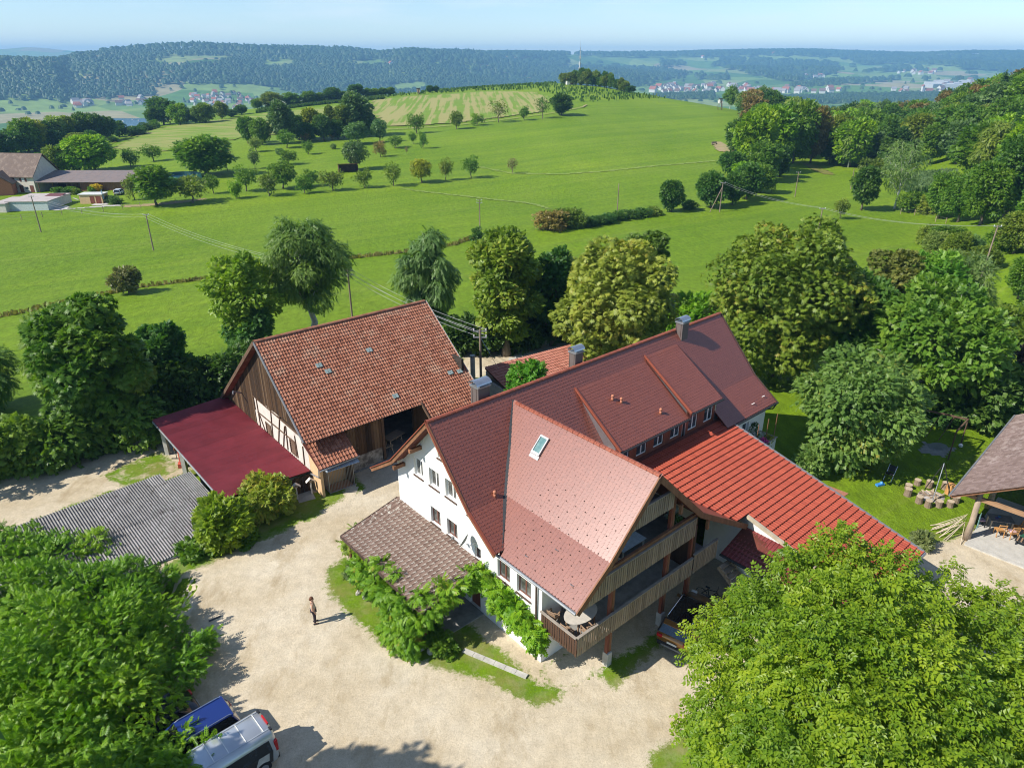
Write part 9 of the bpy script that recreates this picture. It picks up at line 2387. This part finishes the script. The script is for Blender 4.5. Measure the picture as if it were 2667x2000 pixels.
flat_box('garage', K1(-70, 690), math.radians(3), 3.2, 9.0, 2.0, 'narrow pale garage cut by the left photo edge', M_LIME, M_FLAT, 'garage')
ko = empty('garden_shelter', tuple(K1(585, 605)), 0.0, 'small open shelter with dark red roof on a stone base in the farm garden', 'shelter')
mb = MB(); mb.prism([(-2.0, -1.2, 2.1), (2.0, -1.2, 2.1), (2.0, 1.6, 2.4), (-2.0, 1.6, 2.4)], (0, 0, 0.1)); mb.obj('roof', simple('shelter_roof', (0.14, 0.05, 0.05), 0.6, 0.3), ko)
for x in (-1.2, 1.2):
    for y in (-0.8, 1.2):
        mb = MB(); mb.box(x - 0.08, x + 0.08, y - 0.08, y + 0.08, 0, 2.1); mb.obj('post', M_TIMBER, ko)
mb = MB(); mb.box(-1.0, 1.0, -0.6, 0.6, 0, 0.8); mb.obj('base', M_STONE, ko)
gh = flat_box('garden_hut', K1(830, 600), 0.05, 5.6, 3.2, 2.25, 'wooden garden hut with pale flat roof behind a white terrace', M_BEIGE, simple('hut_roof', (0.55, 0.55, 0.53), 0.7, 0.3), 'hut')
for x0, x1 in ((2.6, 3.6), (4.0, 5.2)):
    mb = MB(); mb.box(x0, x1, -0.05, -0.004, 0.1, 1.9); mb.obj('door', M_WOODRED, gh)
drape('garden_terrace', [tuple(K1(*q)[:2]) for q in ((920, 600), (1120, 590), (1130, 612), (925, 622))], M_CONC, 0.6, 0.06)
drape('farm_path', [tuple(K1(*q)[:2]) for q in ((490, 640), (720, 610), (722, 645), (1200, 605), (1260, 608), (1255, 622), (700, 655), (590, 672), (500, 665))], m_path, 0.6, 0.06)
drape('farm_path', [tuple(K1(*q)[:2]) for q in ((720, 515), (760, 530), (930, 605), (905, 608), (735, 540))], m_path, 0.5, 0.06)
drape('farm_path', [tuple(K1(*q)[:2]) for q in ((1250, 612), (1600, 590), (2130, 538), (2140, 552), (1900, 590), (1560, 622), (1260, 640))], M_PATCH, 0.6, 0.05)
tk = empty('round_pool', tuple(K1(1865, 352)), 0, 'big round green walled pool between long shed and walnut tree', 'pool')
M_TANK = simple('tank_green', (0.16, 0.38, 0.33), 0.5, 0.3); mb = MB(); mb.tube([(0, 0, -0.5), (0, 0, 1.7)], 5.8, 32, cap=False); mb.obj('wall', M_TANK, tk)
mb = MB(); mb.tube([(0, 0, -0.5), (0, 0, 1.7)], 5.6, 32, cap=False); mb.obj('inner_wall', simple('tank_dark', (0.05, 0.14, 0.13), 0.5, 0.3), tk)
mb = MB(); mb.tube([(0, 0, -0.4), (0, 0, 0.7)], 5.59, 32); mb.obj('water', m_lake, tk)
fc_ = car('farm_car', tuple(K1(1232, 500)), math.radians(100), 'small white car parked on the farm lawn', paint('white_paint', (0.75, 0.75, 0.73)), L=3.9, H=1.5)
plant(P_BUSH, K1(995, 470), 1.9, 2.6, (0.55, 0.42, 0.02), 'flowering_bush', 'bright yellow flowering bush before the long shed', None, 'bush')
for i, (x, y, w_, c, lb) in enumerate(((600, 485, 2.6, 'mid', 'green shrub at the open end of the long shed'), (740, 480, 3.0, 'mid', 'low round shrub in the farm garden left of the yellow bush'), (690, 505, 2.4, 'dark', 'dark low hedge piece in the farm garden'), (780, 500, 2.4, 'olive', 'low shrub row by the garden path of the farm'), (945, 480, 2.0, 'mid', 'green shrub directly left of the yellow bush'), (1150, 580, 3.2, 'blue', 'bluish shrub row right of the garden hut'), (1200, 600, 2.6, 'dark', 'dark bush at the end of the white terrace'), (330, 470, 2.2, 'dark', 'dark bush against the old farmhouse'))):
    plant(P_BUSH, K1(x, y), 1.5, w_, GREENS[c], 'garden_shrub', lb, 'shrubs of the farm garden', 'bush')
um = empty('closed_parasol', tuple(K1(1072, 590)), 0, 'closed pale blue parasol by the garden hut', 'parasol')
mb = MB(); mb.tube([(0, 0, 0), (0, 0, 1.0)], 0.04, 6); mb.obj('pole', M_GREYMETAL, um)
mb = MB(); mb.tube([(0, 0, 0.9), (0, 0, 1.6), (0, 0, 3.3)], [0.28, 0.3, 0.05], 8); mb.obj('canopy', simple('parasol_blue', (0.30, 0.45, 0.50), 0.8, 0.2), um)
def post_fence(name, line, h, label, wires_=2, step=None):
    P = [at(*q) for q in line]; e = empty(name, tuple(P[0]), 0, label, 'fence')
    for a in P: q = a - P[0]; mb = MB(); mb.tube([(q[0], q[1], q[2] - 0.2), (q[0], q[1], q[2] + h)], 0.07, 5); mb.obj('post', M_SILVER, e)
    for k in range(wires_):
        z = h * (0.9 - 0.4 * k); mb = MB(); mb.tube([tuple(a - P[0] + np.array([0, 0, z])) for a in P], 0.015, 3); mb.obj('wire', M_GREYMETAL, e)
post_fence('pasture_fence', [(x * 0.25316, 380 + y * 0.25316) for x, y in ((-60, 790), (225, 765), (440, 740), (640, 715), (845, 705), (1065, 680), (1265, 655), (1445, 635), (1810, 590), (2065, 550))], 1.3, 'thin wire fence with grey posts between farm and meadow')
post_fence('pasture_fence', [ZD(*q)[:2] for q in ((1700, 1060), (1760, 1068), (1580, 1020), (1500, 1012))][::-1], 1.3, 'thin wire fence at the far corner of the right meadow')

# ------------------------------------------------------------------ the air over the valley
mh = bpy.data.materials.new('haze_air'); mh.use_nodes = True
nh = mh.node_tree.nodes; nh.clear()
vo = nh.new('ShaderNodeOutputMaterial'); pv = nh.new('ShaderNodeVolumePrincipled')
pv.inputs['Color'].default_value = (0.30, 0.63, 1.0, 1.0)
pv.inputs['Density'].default_value = 0.000135
pv.inputs['Anisotropy'].default_value = 0.0
mh.node_tree.links.new(pv.outputs[0], vo.inputs['Volume'])
hz = MB(); hz.box(-11000, 11000, -1200, 12500, -126.0, 175.0)
haze = hz.obj('haze', mh); haze['kind'] = 'stuff'
